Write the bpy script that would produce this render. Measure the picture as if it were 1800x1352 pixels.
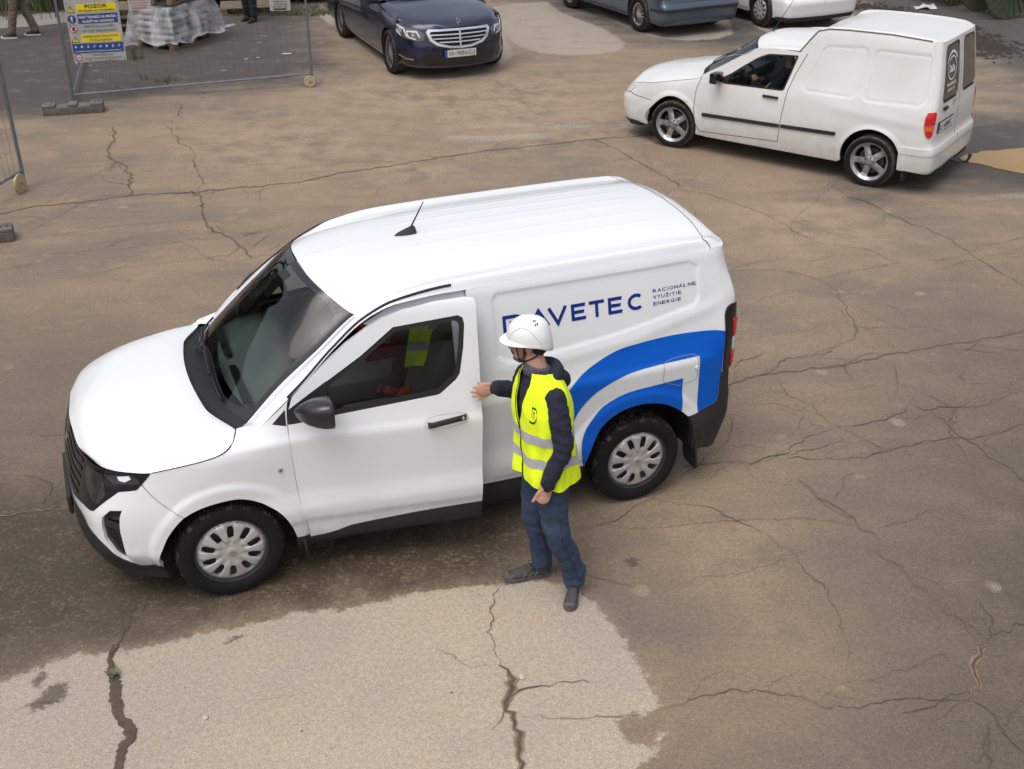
import bpy, bmesh, math, random
import numpy as np
from mathutils import Vector, Matrix, geometry as mgeo

for _o in list(bpy.data.objects): bpy.data.objects.remove(_o)
SC = bpy.context.scene
COL = SC.collection
R_ = math.radians
# ---------------------------------------------------------------- camera
CAMH = 4.4623
cam_d = bpy.data.cameras.new('camera'); cam = bpy.data.objects.new('camera', cam_d); COL.objects.link(cam)
cam.location = (0, 0, CAMH); cam.rotation_euler = (R_(90-28.9447), 0, 0)
cam_d.sensor_width = 36; cam_d.lens = 2004.6/1800*36; cam_d.clip_end = 600; cam_d.clip_start = .05
cam_d.dof.use_dof = True; cam_d.dof.focus_distance = 7.0; cam_d.dof.aperture_fstop = 5.6
SC.camera = cam
# ---------------------------------------------------------------- world and sun (bright overcast)
SUN_EL, SUN_AZ = 66, 215          # azimuth: degrees clockwise from +y
w = bpy.data.worlds.new('World'); SC.world = w; w.use_nodes = True
nt = w.node_tree; bg = nt.nodes['Background']
sky = nt.nodes.new('ShaderNodeTexSky'); sky.sky_type = 'NISHITA'; sky.sun_disc = False
sky.sun_elevation = R_(SUN_EL); sky.sun_rotation = R_(SUN_AZ); sky.air_density = 1.0; sky.dust_density = 5.0; sky.ozone_density = 1.0
hs = nt.nodes.new('ShaderNodeHueSaturation'); hs.inputs['Saturation'].default_value = .46
nt.links.new(sky.outputs[0], hs.inputs['Color']); nt.links.new(hs.outputs[0], bg.inputs['Color'])
bg.inputs['Strength'].default_value = .15
sd = bpy.data.lights.new('sun', 'SUN'); sun = bpy.data.objects.new('sun', sd); COL.objects.link(sun)
sd.energy = .6; sd.angle = R_(48); sd.color = (1, .985, .96)
a, e = R_(SUN_AZ), R_(SUN_EL)
sun.rotation_euler = Vector((math.sin(a)*math.cos(e), math.cos(a)*math.cos(e), math.sin(e))).to_track_quat('Z', 'Y').to_euler()
vs_ = SC.view_settings; vs_.view_transform = 'Standard'; vs_.look = 'None'; vs_.gamma = 1; vs_.use_curve_mapping = False; vs_.exposure = 0.31
# ---------------------------------------------------------------- materials
MATS = {}
def mat(name, col=(.5, .5, .5), rough=.5, metal=0, coat=0, var=0, vscale=8, bump=0, bscale=60, col2=None, trans=0, emit=None, spec=.5, rvar=0, sheen=0):
    if name in MATS: return MATS[name]
    m = bpy.data.materials.new(name); m.use_nodes = True; n = m.node_tree.nodes; l = m.node_tree.links
    b = n['Principled BSDF']; MATS[name] = m
    b.inputs['Base Color'].default_value = (*col, 1); b.inputs['Roughness'].default_value = rough; b.inputs['Metallic'].default_value = metal
    b.inputs['Coat Weight'].default_value = coat; b.inputs['Coat Roughness'].default_value = .05; b.inputs['Specular IOR Level'].default_value = spec
    if sheen: b.inputs['Sheen Weight'].default_value = sheen
    m.diffuse_color = (*col, 1)
    if var or bump or rvar:
        tc = n.new('ShaderNodeTexCoord')
    if var or rvar:
        nz = n.new('ShaderNodeTexNoise'); nz.inputs['Scale'].default_value = vscale; nz.inputs['Detail'].default_value = 7; nz.inputs['Roughness'].default_value = .62
        l.new(tc.outputs['Object'], nz.inputs['Vector'])
        rp = n.new('ShaderNodeMapRange'); rp.inputs['From Min'].default_value = .3; rp.inputs['From Max'].default_value = .7; l.new(nz.outputs['Fac'], rp.inputs['Value'])
    if var:
        mx = n.new('ShaderNodeMix'); mx.data_type = 'RGBA'; c2 = col2 or tuple(c*(1-var) for c in col)
        mx.inputs['A'].default_value = (*col, 1); mx.inputs['B'].default_value = (*c2, 1)
        l.new(rp.outputs[0], mx.inputs['Factor']); l.new(mx.outputs['Result'], b.inputs['Base Color'])
    if rvar:
        m2 = n.new('ShaderNodeMapRange'); m2.inputs['To Min'].default_value = max(rough-rvar, .02); m2.inputs['To Max'].default_value = min(rough+rvar, 1); l.new(rp.outputs[0], m2.inputs['Value']); l.new(m2.outputs[0], b.inputs['Roughness'])
    if bump:
        nb = n.new('ShaderNodeTexNoise'); nb.inputs['Scale'].default_value = bscale; nb.inputs['Detail'].default_value = 4; l.new(tc.outputs['Object'], nb.inputs['Vector'])
        bp = n.new('ShaderNodeBump'); bp.inputs['Strength'].default_value = bump; bp.inputs['Distance'].default_value = .01; l.new(nb.outputs['Fac'], bp.inputs['Height']); l.new(bp.outputs[0], b.inputs['Normal'])
    if emit: b.inputs['Emission Color'].default_value = (*emit[:3], 1); b.inputs['Emission Strength'].default_value = emit[3]
    return m

def dirt(m, z0, z1, col, amount=.5, scale=7):
    """road film: fades out with height above the ground in the thing's own coordinates"""
    n = m.node_tree.nodes; l = m.node_tree.links; b = n['Principled BSDF']; src = b.inputs['Base Color'].links[0].from_socket if b.inputs['Base Color'].links else None
    tc = n.new('ShaderNodeTexCoord'); sp = n.new('ShaderNodeSeparateXYZ'); l.new(tc.outputs['Object'], sp.inputs[0]); h = n.new('ShaderNodeMapRange'); h.inputs['From Min'].default_value = z0; h.inputs['From Max'].default_value = z1; h.inputs['To Min'].default_value = 1; h.inputs['To Max'].default_value = 0; l.new(sp.outputs['Z'], h.inputs['Value'])
    nz = n.new('ShaderNodeTexNoise'); nz.inputs['Scale'].default_value = scale; nz.inputs['Detail'].default_value = 8; nz.inputs['Roughness'].default_value = .7; l.new(tc.outputs['Object'], nz.inputs['Vector']); r = n.new('ShaderNodeMapRange'); r.inputs['From Min'].default_value = .35; r.inputs['From Max'].default_value = .70; l.new(nz.outputs['Fac'], r.inputs['Value'])
    q = n.new('ShaderNodeMath'); q.operation = 'MULTIPLY'; l.new(h.outputs[0], q.inputs[0]); l.new(r.outputs[0], q.inputs[1]); q2 = n.new('ShaderNodeMath'); q2.operation = 'MULTIPLY'; q2.inputs[1].default_value = amount*2; l.new(q.outputs[0], q2.inputs[0]); q2.use_clamp = True
    mx = n.new('ShaderNodeMix'); mx.data_type = 'RGBA'; mx.inputs['A'].default_value = b.inputs['Base Color'].default_value; mx.inputs['B'].default_value = (*col, 1); l.new(q2.outputs[0], mx.inputs['Factor'])
    if src: l.new(src, mx.inputs['A'])
    l.new(mx.outputs['Result'], b.inputs['Base Color'])

def glass(name, tint, refl=1.0, rough=0):
    if name in MATS: return MATS[name]
    m = bpy.data.materials.new(name); m.use_nodes = True; n = m.node_tree.nodes; l = m.node_tree.links; n.remove(n['Principled BSDF']); MATS[name] = m
    t = n.new('ShaderNodeBsdfTransparent'); t.inputs['Color'].default_value = (*tint, 1)
    g = n.new('ShaderNodeBsdfGlossy'); g.inputs['Roughness'].default_value = rough; g.inputs['Color'].default_value = (refl, refl, refl, 1)
    f = n.new('ShaderNodeFresnel'); f.inputs['IOR'].default_value = 1.52
    mx = n.new('ShaderNodeMixShader'); l.new(f.outputs[0], mx.inputs[0]); l.new(t.outputs[0], mx.inputs[1]); l.new(g.outputs[0], mx.inputs[2]); l.new(mx.outputs[0], n['Material Output'].inputs['Surface'])
    return m

def wetdrops(name, col, rough):
    """black plastic or glass border with fine rain droplets"""
    m = mat(name, col, rough, coat=.3); n = m.node_tree.nodes; l = m.node_tree.links; b = n['Principled BSDF']
    tc = n.new('ShaderNodeTexCoord'); v = n.new('ShaderNodeTexVoronoi'); v.inputs['Scale'].default_value = 140; l.new(tc.outputs['Object'], v.inputs['Vector'])
    r = n.new('ShaderNodeMapRange'); r.inputs['From Min'].default_value = .0; r.inputs['From Max'].default_value = .35; r.inputs['To Min'].default_value = 1; r.inputs['To Max'].default_value = 0; l.new(v.outputs['Distance'], r.inputs['Value'])
    bp = n.new('ShaderNodeBump'); bp.inputs['Strength'].default_value = .5; bp.inputs['Distance'].default_value = .002; l.new(r.outputs[0], bp.inputs['Height']); l.new(bp.outputs[0], b.inputs['Normal'])
    return m

# ---------------------------------------------------------------- object helpers
def link(o, parent=None, label=None, cat=None, group=None, kind=None):
    COL.objects.link(o)
    if parent: o.parent = parent
    if label: o['label'] = label
    if cat: o['category'] = cat
    if group: o['group'] = group
    if kind: o['kind'] = kind
    return o

def thing(name, label, cat, loc=(0, 0, 0), rz=0, group=None, kind=None):
    o = bpy.data.objects.new(name, None); o.location = loc; o.rotation_euler = (0, 0, rz); o.empty_display_size = .1
    return link(o, None, label, cat, group, kind)

def mesh_obj(name, V, F, m, parent=None, smooth=True, normals=None, angle=None, **kw):
    me = bpy.data.meshes.new(name); me.from_pydata([tuple(map(float, v)) for v in V], [], [tuple(int(i) for i in f) for f in F]); me.validate()
    ms = m if isinstance(m, (list, tuple)) else [m]
    for x in ms: me.materials.append(x)
    if smooth: me.shade_smooth()
    if angle is not None: me.set_sharp_from_angle(angle=R_(angle))
    if normals is not None and len(me.vertices) == len(normals): me.normals_split_custom_set_from_vertices([tuple(x) for x in normals])
    me.update()
    return link(bpy.data.objects.new(name, me), parent, **kw)

class MB:
    """mesh collector"""
    def __init__(s): s.V = []; s.F = []; s.M = []
    def add(s, V, F, mi=0):
        b = len(s.V); s.V += [tuple(v) for v in V]; s.F += [tuple(i+b for i in f) for f in F]; s.M += [mi]*len(F); return s
    def box(s, c, d, rz=0, mi=0, rot=None, bev=0):
        M = rot if rot is not None else Matrix.Rotation(rz, 3, 'Z')
        x, y, z = [k/2 for k in d]
        if bev:
            b = min(bev, x*.49, y*.49, z*.49); V = []; 
            bm = bmesh.new(); bmesh.ops.create_cube(bm, size=1)
            for v in bm.verts: v.co = Vector((v.co.x*d[0], v.co.y*d[1], v.co.z*d[2]))
            bmesh.ops.bevel(bm, geom=bm.edges[:], offset=b, segments=2, profile=.6, affect='EDGES')
            bm.verts.index_update(); V = [M@v.co+Vector(c) for v in bm.verts]; F = [[v.index for v in f.verts] for f in bm.faces]; bm.free()
            return s.add(V, F, mi)
        V = [M@Vector(p)+Vector(c) for p in ((-x, -y, -z), (x, -y, -z), (x, y, -z), (-x, y, -z), (-x, -y, z), (x, -y, z), (x, y, z), (-x, y, z))]
        return s.add(V, [(0, 3, 2, 1), (4, 5, 6, 7), (0, 1, 5, 4), (1, 2, 6, 5), (2, 3, 7, 6), (3, 0, 4, 7)], mi)
    def tube(s, pts, r, n=8, caps=True, mi=0, closed=False):
        pts = [Vector(p) for p in pts]; k = len(pts); rr = r if hasattr(r, '__len__') else [r]*k; V = []; F = []
        up = None
        for i, p in enumerate(pts):
            a = pts[(i-1) % k] if (i or closed) else pts[0]; b = pts[(i+1) % k] if (i < k-1 or closed) else pts[-1]
            t = (b-a).normalized()
            if up is None: up = t.orthogonal().normalized()
            up = (up-t*up.dot(t)); up = up.normalized() if up.length > 1e-6 else t.orthogonal().normalized()
            q = t.cross(up)
            for j in range(n):
                a_ = 2*math.pi*j/n; V.append(p+(up*math.cos(a_)+q*math.sin(a_))*rr[i])
        for i in range(k if closed else k-1):
            for j in range(n):
                i2 = (i+1) % k; F.append((i*n+j, i*n+(j+1) % n, i2*n+(j+1) % n, i2*n+j))
        if caps and not closed: F += [tuple(range(n))[::-1], tuple((k-1)*n+j for j in range(n))]
        return s.add(V, F, mi)
    def cyl(s, c, axis, r, h, n=16, mi=0, r2=None):
        c = Vector(c); a = Vector(axis).normalized()*h/2
        return s.tube([c-a, c+a], [r, r if r2 is None else r2], n, True, mi)
    def lathe(s, prof, n=32, axis='y', c=(0, 0, 0), mi=0, close=False, jit=None):
        """prof: list of (radius, height along axis)"""
        V = []; F = []; k = len(prof)
        for i in range(n):
            a = 2*math.pi*i/n; ca, sa = math.cos(a), math.sin(a)
            for j, (r, h) in enumerate(prof):
                if jit: r = r+jit(i, j)
                p = (r*ca, h, r*sa) if axis == 'y' else ((r*ca, r*sa, h) if axis == 'z' else (h, r*ca, r*sa))
                V.append(Vector(p)+Vector(c))
        for i in range(n):
            i2 = (i+1) % n
            for j in range(k if close else k-1):
                j2 = (j+1) % k; f = (i*k+j, i*k+j2, i2*k+j2, i2*k+j); F.append(f if axis != 'y' else f)
        return s.add(V, F, mi)
    def prism(s, poly, z0, z1, mi=0, f=None):
        """extruded polygon; f maps (x,y,z) to a point"""
        n = len(poly); V = [(x, y, z0) for x, y in poly]+[(x, y, z1) for x, y in poly]
        if f: V = [f(*v) for v in V]
        return s.add(V, [tuple(range(n))[::-1], tuple(range(n, 2*n))]+[(i, (i+1) % n, n+(i+1) % n, n+i) for i in range(n)], mi)
    def obj(s, name, m, parent=None, smooth=True, angle=35, **kw):
        bm = bmesh.new(); vs = [bm.verts.new(v) for v in s.V]; bm.verts.ensure_lookup_table()
        for f, mi in zip(s.F, s.M):
            try: fc = bm.faces.new([vs[i] for i in f]); fc.material_index = mi
            except ValueError: pass
        bmesh.ops.recalc_face_normals(bm, faces=bm.faces[:])
        me = bpy.data.meshes.new(name); bm.to_mesh(me); bm.free()
        for x in (m if isinstance(m, (list, tuple)) else [m]): me.materials.append(x)
        if smooth: me.shade_smooth(); me.set_sharp_from_angle(angle=R_(angle))
        return link(bpy.data.objects.new(name, me), parent, **kw)

def densify(poly, step, closed=True):
    out = []; n = len(poly)
    for i in range(n if closed else n-1):
        a = np.array(poly[i][:2], float); b = np.array(poly[(i+1) % n][:2], float); k = max(1, int(math.ceil(np.linalg.norm(b-a)/step)))
        out += [tuple(a+(b-a)*t/k) for t in range(k)]
    if not closed: out.append(tuple(poly[-1][:2]))
    return out

def rounded(poly, r, n=4):
    """round the corners of a polygon; r may be a list"""
    out = []; k = len(poly)
    for i in range(k):
        p = np.array(poly[i][:2], float); a = np.array(poly[i-1][:2], float); b = np.array(poly[(i+1) % k][:2], float)
        rr = r[i] if hasattr(r, '__len__') else r
        la, lb = np.linalg.norm(a-p), np.linalg.norm(b-p); d = min(rr, la*.45, lb*.45)
        if d < 1e-4: out.append(tuple(p)); continue
        p0 = p+(a-p)/la*d; p1 = p+(b-p)/lb*d
        for t in range(n+1):
            t /= n; out.append(tuple((1-t)**2*p0+2*t*(1-t)*p+t*t*p1))
    return out

def spline(pts, n=6, closed=False):
    P = [np.array(p, float) for p in pts]; k = len(P); out = []
    for i in range(k if closed else k-1):
        p0 = P[(i-1) % k] if (i or closed) else P[0]; p1 = P[i]; p2 = P[(i+1) % k]; p3 = P[(i+2) % k] if (i+2 < k or closed) else P[-1]
        for t in range(n):
            t /= n; out.append(tuple(.5*((2*p1)+(-p0+p2)*t+(2*p0-5*p1+4*p2-p3)*t*t+(-p0+3*p1-3*p2+p3)*t**3)))
    if not closed: out.append(tuple(P[-1]))
    return out

def tri2d(outer, holes=(), step=.03, bstep=None):
    bstep = bstep or step
    loops = [densify(outer, bstep)]+[densify(h, bstep) for h in holes]
    V = []; E = []
    for L in loops:
        b = len(V); V += L; E += [(b+i, b+(i+1) % len(L)) for i in range(len(L))]
    nb = len(V); o = np.array(loops[0]); x0, y0 = o.min(0); x1, y1 = o.max(0)
    gx, gy = np.meshgrid(np.arange(x0+step/2, x1, step), np.arange(y0+step/2, y1, step*.9), indexing='ij'); gx = gx+(np.arange(gy.shape[1]) % 2)[None, :]*step*.5
    gx, gy = gx.ravel(), gy.ravel(); ok = np.ones(len(gx), bool)
    for q, L in enumerate(loops):
        d = sd_poly(gx, gy, L); ok &= (d < -step*.35) if q == 0 else (d > step*.35)
    V += list(zip(gx[ok], gy[ok]))
    vo, eo, fo, ov, oe, of = mgeo.delaunay_2d_cdt([Vector((float(a), float(b))) for a, b in V], E, [], 0, 1e-6)
    vo = np.array([tuple(v) for v in vo]); fo = np.array([f for f in fo if len(f) == 3])
    c = vo[fo].mean(1); keep = sd_poly(c[:, 0], c[:, 1], loops[0]) < 0
    for h in loops[1:]: keep &= sd_poly(c[:, 0], c[:, 1], h) > 0
    fo = fo[keep]; ar = np.abs(np.cross(vo[fo[:, 1]]-vo[fo[:, 0]], vo[fo[:, 2]]-vo[fo[:, 0]])); fo = fo[ar > 1e-10]
    return vo, fo, loops

def panel(name, at, outer, holes=(), m=None, parent=None, off=0, rim=0, step=.03, bstep=None, sym=False, mir=False, back=None, xf=None, rimm=None, lip=True, **kw):
    """skin cut from a patch: at(u,v,off)->(P,N). rim: depth of the edge turned inwards; back: material index for an inner skin"""
    vo, fo, loops = tri2d(outer, holes, step, bstep)
    P, N = at(vo[:, 0], vo[:, 1], off); P = P.copy(); N = N.copy(); F = fo.copy()
    fn = np.cross(P[F[:, 1]]-P[F[:, 0]], P[F[:, 2]]-P[F[:, 0]]); s = (fn*N[F].mean(1)).sum(1) < 0; F[s] = F[s][:, ::-1]
    V = [P]; NN = [N]; FF = [tuple(f) for f in F]; MI = [0]*len(F); base = len(P)
    if rim:
        for q, L in enumerate(loops):
            L = np.array(L); n = len(L); a, na = at(L[:, 0], L[:, 1], off); b, _ = at(L[:, 0], L[:, 1], off-rim)
            t = np.roll(a, -1, 0)-np.roll(a, 1, 0); sn = np.cross(t, na); sn /= np.maximum(np.linalg.norm(sn, axis=1, keepdims=True), 1e-9)
            cc = np.array(L).mean(0); cp, _ = at([cc[0]], [cc[1]], off)
            area = .5*np.sum(L[:, 0]*np.roll(L[:, 1], -1)-np.roll(L[:, 0], -1)*L[:, 1])
            # orient outward for the outer loop, inward for holes
            e = 1e-3; mid = L[0]; tt = (L[1]-L[0])/max(np.linalg.norm(L[1]-L[0]), 1e-9); out2 = np.array([tt[1], -tt[0]])*(1 if area > 0 else -1)*(1 if q == 0 else -1)
            pe, _ = at([mid[0]+out2[0]*e], [mid[1]+out2[1]*e], off)
            if ((pe[0]-a[0])@sn[0]) < 0: sn = -sn
            V += [a, b]; NN += [sn, sn]
            for i in range(n):
                j = (i+1) % n; f = (base+i, base+j, base+n+j, base+n+i); q0 = np.cross(a[j]-a[i], b[j]-a[i])
                if q0@sn[i] < 0: f = f[::-1]
                FF.append(f); MI.append(1 if rimm else 0)
            base += 2*n
    if back is not None:
        Pb, Nb = at(vo[:, 0], vo[:, 1], off-rim); V.append(Pb); NN.append(-Nb); FF += [tuple((f+base)[::-1]) for f in F]; MI += [1 if rimm else 0]*len(F); base += len(Pb)
    V = np.concatenate(V); NN = np.concatenate(NN)
    if xf is not None: V, NN = xf(V, NN)
    if mir: V = V*[1, -1, 1]; NN = NN*[1, -1, 1]; FF = [f[::-1] for f in FF]
    if sym:
        n = len(V); FF = FF+[tuple(i+n for i in f[::-1]) for f in FF]; MI = MI*2; NN = np.concatenate([NN, NN*[1, -1, 1]]); V = np.concatenate([V, V*[1, -1, 1]])
    me = bpy.data.meshes.new(name); me.from_pydata(V.tolist(), [], [tuple(int(i) for i in f) for f in FF])
    me.materials.append(m)
    if rimm: me.materials.append(rimm)
    me.polygons.foreach_set('material_index', MI); me.shade_smooth(); me.normals_split_custom_set_from_vertices(NN.tolist()); me.update()
    return link(bpy.data.objects.new(name, me), parent, **kw)

def ribbon(name, at, path, width, m, parent=None, off=.0015, step=.02, mir=False, sym=False, xf=None, **kw):
    """narrow strip following a path on a patch"""
    L = np.array(densify(path, step, False)); t = np.gradient(L, axis=0); t /= np.maximum(np.linalg.norm(t, axis=1, keepdims=True), 1e-9)
    n2 = np.stack([-t[:, 1], t[:, 0]], 1); wd = np.full(len(L), width) if np.isscalar(width) else np.interp(np.linspace(0, 1, len(L)), np.linspace(0, 1, len(width)), width)
    a = L+n2*wd[:, None]/2; b = L-n2*wd[:, None]/2
    A_, NA = at(a[:, 0], a[:, 1], off); B_, NB = at(b[:, 0], b[:, 1], off); n = len(L)
    V = np.concatenate([A_, B_]); NN = np.concatenate([NA, NB]); F = []
    for i in range(n-1):
        f = (i, i+1, n+i+1, n+i)
        if np.cross(V[i+1]-V[i], V[n+i]-V[i])@NN[i] < 0: f = f[::-1]
        F.append(f)
    if xf is not None: V, NN = xf(V, NN)
    if mir: V = V*[1, -1, 1]; NN = NN*[1, -1, 1]; F = [f[::-1] for f in F]
    if sym:
        k = len(V); F = F+[tuple(i+k for i in f[::-1]) for f in F]; NN = np.concatenate([NN, NN*[1, -1, 1]]); V = np.concatenate([V, V*[1, -1, 1]])
    return mesh_obj(name, V, F, m, parent, normals=NN, **kw)

def curve3(at, path, off=0, step=.03, mir=False):
    L = np.array(densify(path, step, False)); P, _ = at(L[:, 0], L[:, 1], off)
    return [tuple(p*([1, -1, 1] if mir else [1, 1, 1])) for p in P]

def flat_at(o, ux, uy, un):
    """a flat patch: origin, unit vectors for u and v, normal"""
    o, ux, uy, un = [np.array(k, float) for k in (o, ux, uy, un)]
    def at(u, v, off=0):
        u = np.atleast_1d(u)[:, None]; v = np.atleast_1d(v)[:, None]
        return o+u*ux+v*uy+un*off, np.repeat(un[None], len(u), 0)
    return at

TXT = {}
def text_mesh(s, bold=0):
    k = (s, bold)
    if k not in TXT:
        c = bpy.data.curves.new('t', 'FONT'); c.body = s; c.size = 1; c.resolution_u = 3; c.offset = bold
        o = bpy.data.objects.new('t', c); COL.objects.link(o); dg = bpy.context.evaluated_depsgraph_get(); me = o.evaluated_get(dg).to_mesh()
        V = np.array([v.co[:2] for v in me.vertices]); me.calc_loop_triangles(); F = [tuple(t.vertices) for t in me.loop_triangles]
        bpy.data.objects.remove(o); bpy.data.curves.remove(c); TXT[k] = (V, F)
    return TXT[k]
def text_on(name, at, s, u0, v0, h, wid, m, parent=None, off=.002, bold=.02, align='L', mir=False, xf=None, capref='H', **kw):
    """lettering laid on a patch; h is the capital height, wid the total width (None keeps the natural one)"""
    V, F = text_mesh(s, bold); cap = text_mesh(capref, bold)[0][:, 1].max()
    x0, x1 = V[:, 0].min(), V[:, 0].max(); k = h/cap; kx = wid/(x1-x0) if wid else k
    W = (x1-x0)*kx; ox = u0-(W/2 if align == 'C' else 0)
    u = ox+(V[:, 0]-x0)*kx; v = v0+V[:, 1]*k; P, N = at(u, v, off); F = [f for f in F]
    F2 = [f if np.cross(P[f[1]]-P[f[0]], P[f[2]]-P[f[0]])@N[f[0]] > 0 else f[::-1] for f in F]
    if xf is not None: P, N = xf(P, N)
    if mir: P = P*[1, -1, 1]; N = N*[1, -1, 1]; F2 = [f[::-1] for f in F2]
    return mesh_obj(name, P, F2, m, parent, normals=N, **kw)

def poly_on(name, at, polys, m, parent=None, off=.002, xf=None, step=.05, **kw):
    """several flat polygons (list of outer, or (outer, holes)) joined into one decal"""
    V = []; NN = []; F = []; b = 0
    for q in polys:
        out, ho = (q if isinstance(q, tuple) and len(q) == 2 and isinstance(q[1], list) and q[1] and isinstance(q[1][0], list) else (q, []))
        vo, fo, _ = tri2d(out, ho, step); P, N = at(vo[:, 0], vo[:, 1], off)
        for f in fo:
            F.append(tuple(f+b) if np.cross(P[f[1]]-P[f[0]], P[f[2]]-P[f[0]])@N[f[0]] > 0 else tuple((f+b)[::-1]))
        V.append(P); NN.append(N); b += len(P)
    V = np.concatenate(V); NN = np.concatenate(NN)
    if xf is not None: V, NN = xf(V, NN)
    return mesh_obj(name, V, F, m, parent, normals=NN, **kw)

def stroke(pts, w, closed=False):
    """polygon outline of a thick polyline with mitred joints"""
    P = np.array(pts, float); n = len(P); L = []; Rr = []
    for i in range(n):
        a = P[i]-P[i-1] if i else P[1]-P[0]; b = P[i+1]-P[i] if i < n-1 else P[-1]-P[-2]
        a = a/np.linalg.norm(a); b = b/np.linalg.norm(b); na = np.array([-a[1], a[0]]); nb = np.array([-b[1], b[0]]); mt = na+nb; mt = mt/max(mt@na, .3)
        L.append(tuple(P[i]+mt*w/2)); Rr.append(tuple(P[i]-mt*w/2))
    return L+Rr[::-1]
def circle(cx, cy, r, n=24, ry=None, a0=0, a1=2*math.pi, end=False):
    return [(cx+r*math.cos(a0+(a1-a0)*i/n), cy+(ry or r)*math.sin(a0+(a1-a0)*i/n)) for i in range(n+(1 if end else 0))]
def copy_tree(o, parent=None, depth=0):
    c = o.copy(); COL.objects.link(c); c.parent = parent
    for ch in [x for x in o.children]: copy_tree(ch, c)
    return c
# ---------------------------------------------------------------- smooth surface patches
def pchip(xs, Y, xq):
    """monotone cubic through rows of Y (n,k) at xs, evaluated at xq"""
    xs = np.asarray(xs, float); Y = np.asarray(Y, float)
    h = np.diff(xs); d = np.diff(Y, axis=0) / h[:, None]
    m = np.zeros_like(Y); m[0] = d[0]; m[-1] = d[-1]
    if len(xs) > 2:
        w1 = (2*h[1:] + h[:-1])[:, None]; w2 = (h[1:] + 2*h[:-1])[:, None]
        ok = d[:-1]*d[1:] > 0
        with np.errstate(divide='ignore', invalid='ignore'):
            hm = (w1+w2) / (w1/d[:-1] + w2/d[1:])
        m[1:-1] = np.where(ok, hm, 0)
    i = np.clip(np.searchsorted(xs, xq, side='right')-1, 0, len(xs)-2)
    t = ((xq - xs[i]) / h[i])[:, None]; hh = h[i][:, None]
    return ((2*t**3-3*t**2+1)*Y[i] + (t**3-2*t**2+t)*hh*m[i] + (-2*t**3+3*t**2)*Y[i+1] + (t**3-t**2)*hh*m[i+1])

def smooth(a, b, x):
    t = np.clip((x-a)/(b-a), 0, 1); return t*t*(3-2*t)

def sd_poly(px, py, poly):
    """signed distance to polygon, negative inside"""
    poly = np.asarray(poly, float); d = np.full(px.shape, 1e9); ins = np.zeros(px.shape, bool)
    for a, b in zip(poly, np.roll(poly, -1, 0)):
        e = b-a; wx = px-a[0]; wy = py-a[1]
        t = np.clip((wx*e[0]+wy*e[1])/max(e@e, 1e-12), 0, 1)
        d = np.minimum(d, (wx-e[0]*t)**2+(wy-e[1]*t)**2)
        c = (a[1] > py) != (b[1] > py)
        with np.errstate(divide='ignore', invalid='ignore'):
            ins ^= c & (px < (b[0]-a[0])*(py-a[1])/(b[1]-a[1]+1e-30)+a[0])
    return np.where(ins, -1, 1)*np.sqrt(d)

class Patch:
    """grid of 3-D points over a rectangular (u,v) domain, sampled bilinearly with smooth normals"""
    def __init__(s, us, vs, P, flip=1):
        s.u0, s.u1, s.v0, s.v1 = us[0], us[-1], vs[0], vs[-1]
        s.nu, s.nv = len(us), len(vs); s.us, s.vs = us, vs
        s.P = P; s.flip = flip; s.norm()
    def norm(s):
        du = np.gradient(s.P, axis=0); dv = np.gradient(s.P, axis=1)
        n = np.cross(du, dv)*s.flip
        s.N = n/np.maximum(np.linalg.norm(n, axis=2, keepdims=True), 1e-9)
    def displace(s, f):
        U, V = np.meshgrid(s.us, s.vs, indexing='ij')
        s.P = s.P + s.N*f(U, V, s.P)[..., None]; s.norm()
    def at(s, u, v, off=0.0):
        u = np.atleast_1d(np.asarray(u, float)); v = np.atleast_1d(np.asarray(v, float))
        a = np.clip((u-s.u0)/(s.u1-s.u0)*(s.nu-1), 0, s.nu-1.0001); b = np.clip((v-s.v0)/(s.v1-s.v0)*(s.nv-1), 0, s.nv-1.0001)
        i = a.astype(int); j = b.astype(int); a = (a-i)[:, None]; b = (b-j)[:, None]
        def smp(G): return (G[i, j]*(1-a)+G[i+1, j]*a)*(1-b)+(G[i, j+1]*(1-a)+G[i+1, j+1]*a)*b
        P = smp(s.P); N = smp(s.N); N /= np.maximum(np.linalg.norm(N, axis=1, keepdims=True), 1e-9)
        return P+N*off, N
    def pt(s, u, v, off=0.0): return s.at(u, v, off)[0][0]

def tensor(us, vs, T, du=.01, dv=.01, flip=1):
    """T (nu,nv,3) control points interpolated in u then v"""
    T = np.asarray(T, float); us = np.asarray(us, float); vs = np.asarray(vs, float)
    uq = np.linspace(us[0], us[-1], max(2, int(round((us[-1]-us[0])/du))+1)); vq = np.linspace(vs[0], vs[-1], max(2, int(round((vs[-1]-vs[0])/dv))+1))
    G = pchip(us, T.reshape(len(us), -1), uq).reshape(len(uq), len(vs), 3)
    G = pchip(vs, G.transpose(1, 0, 2).reshape(len(vs), -1), vq).reshape(len(vq), len(uq), 3).transpose(1, 0, 2)
    return Patch(uq, vq, G, flip)
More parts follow.
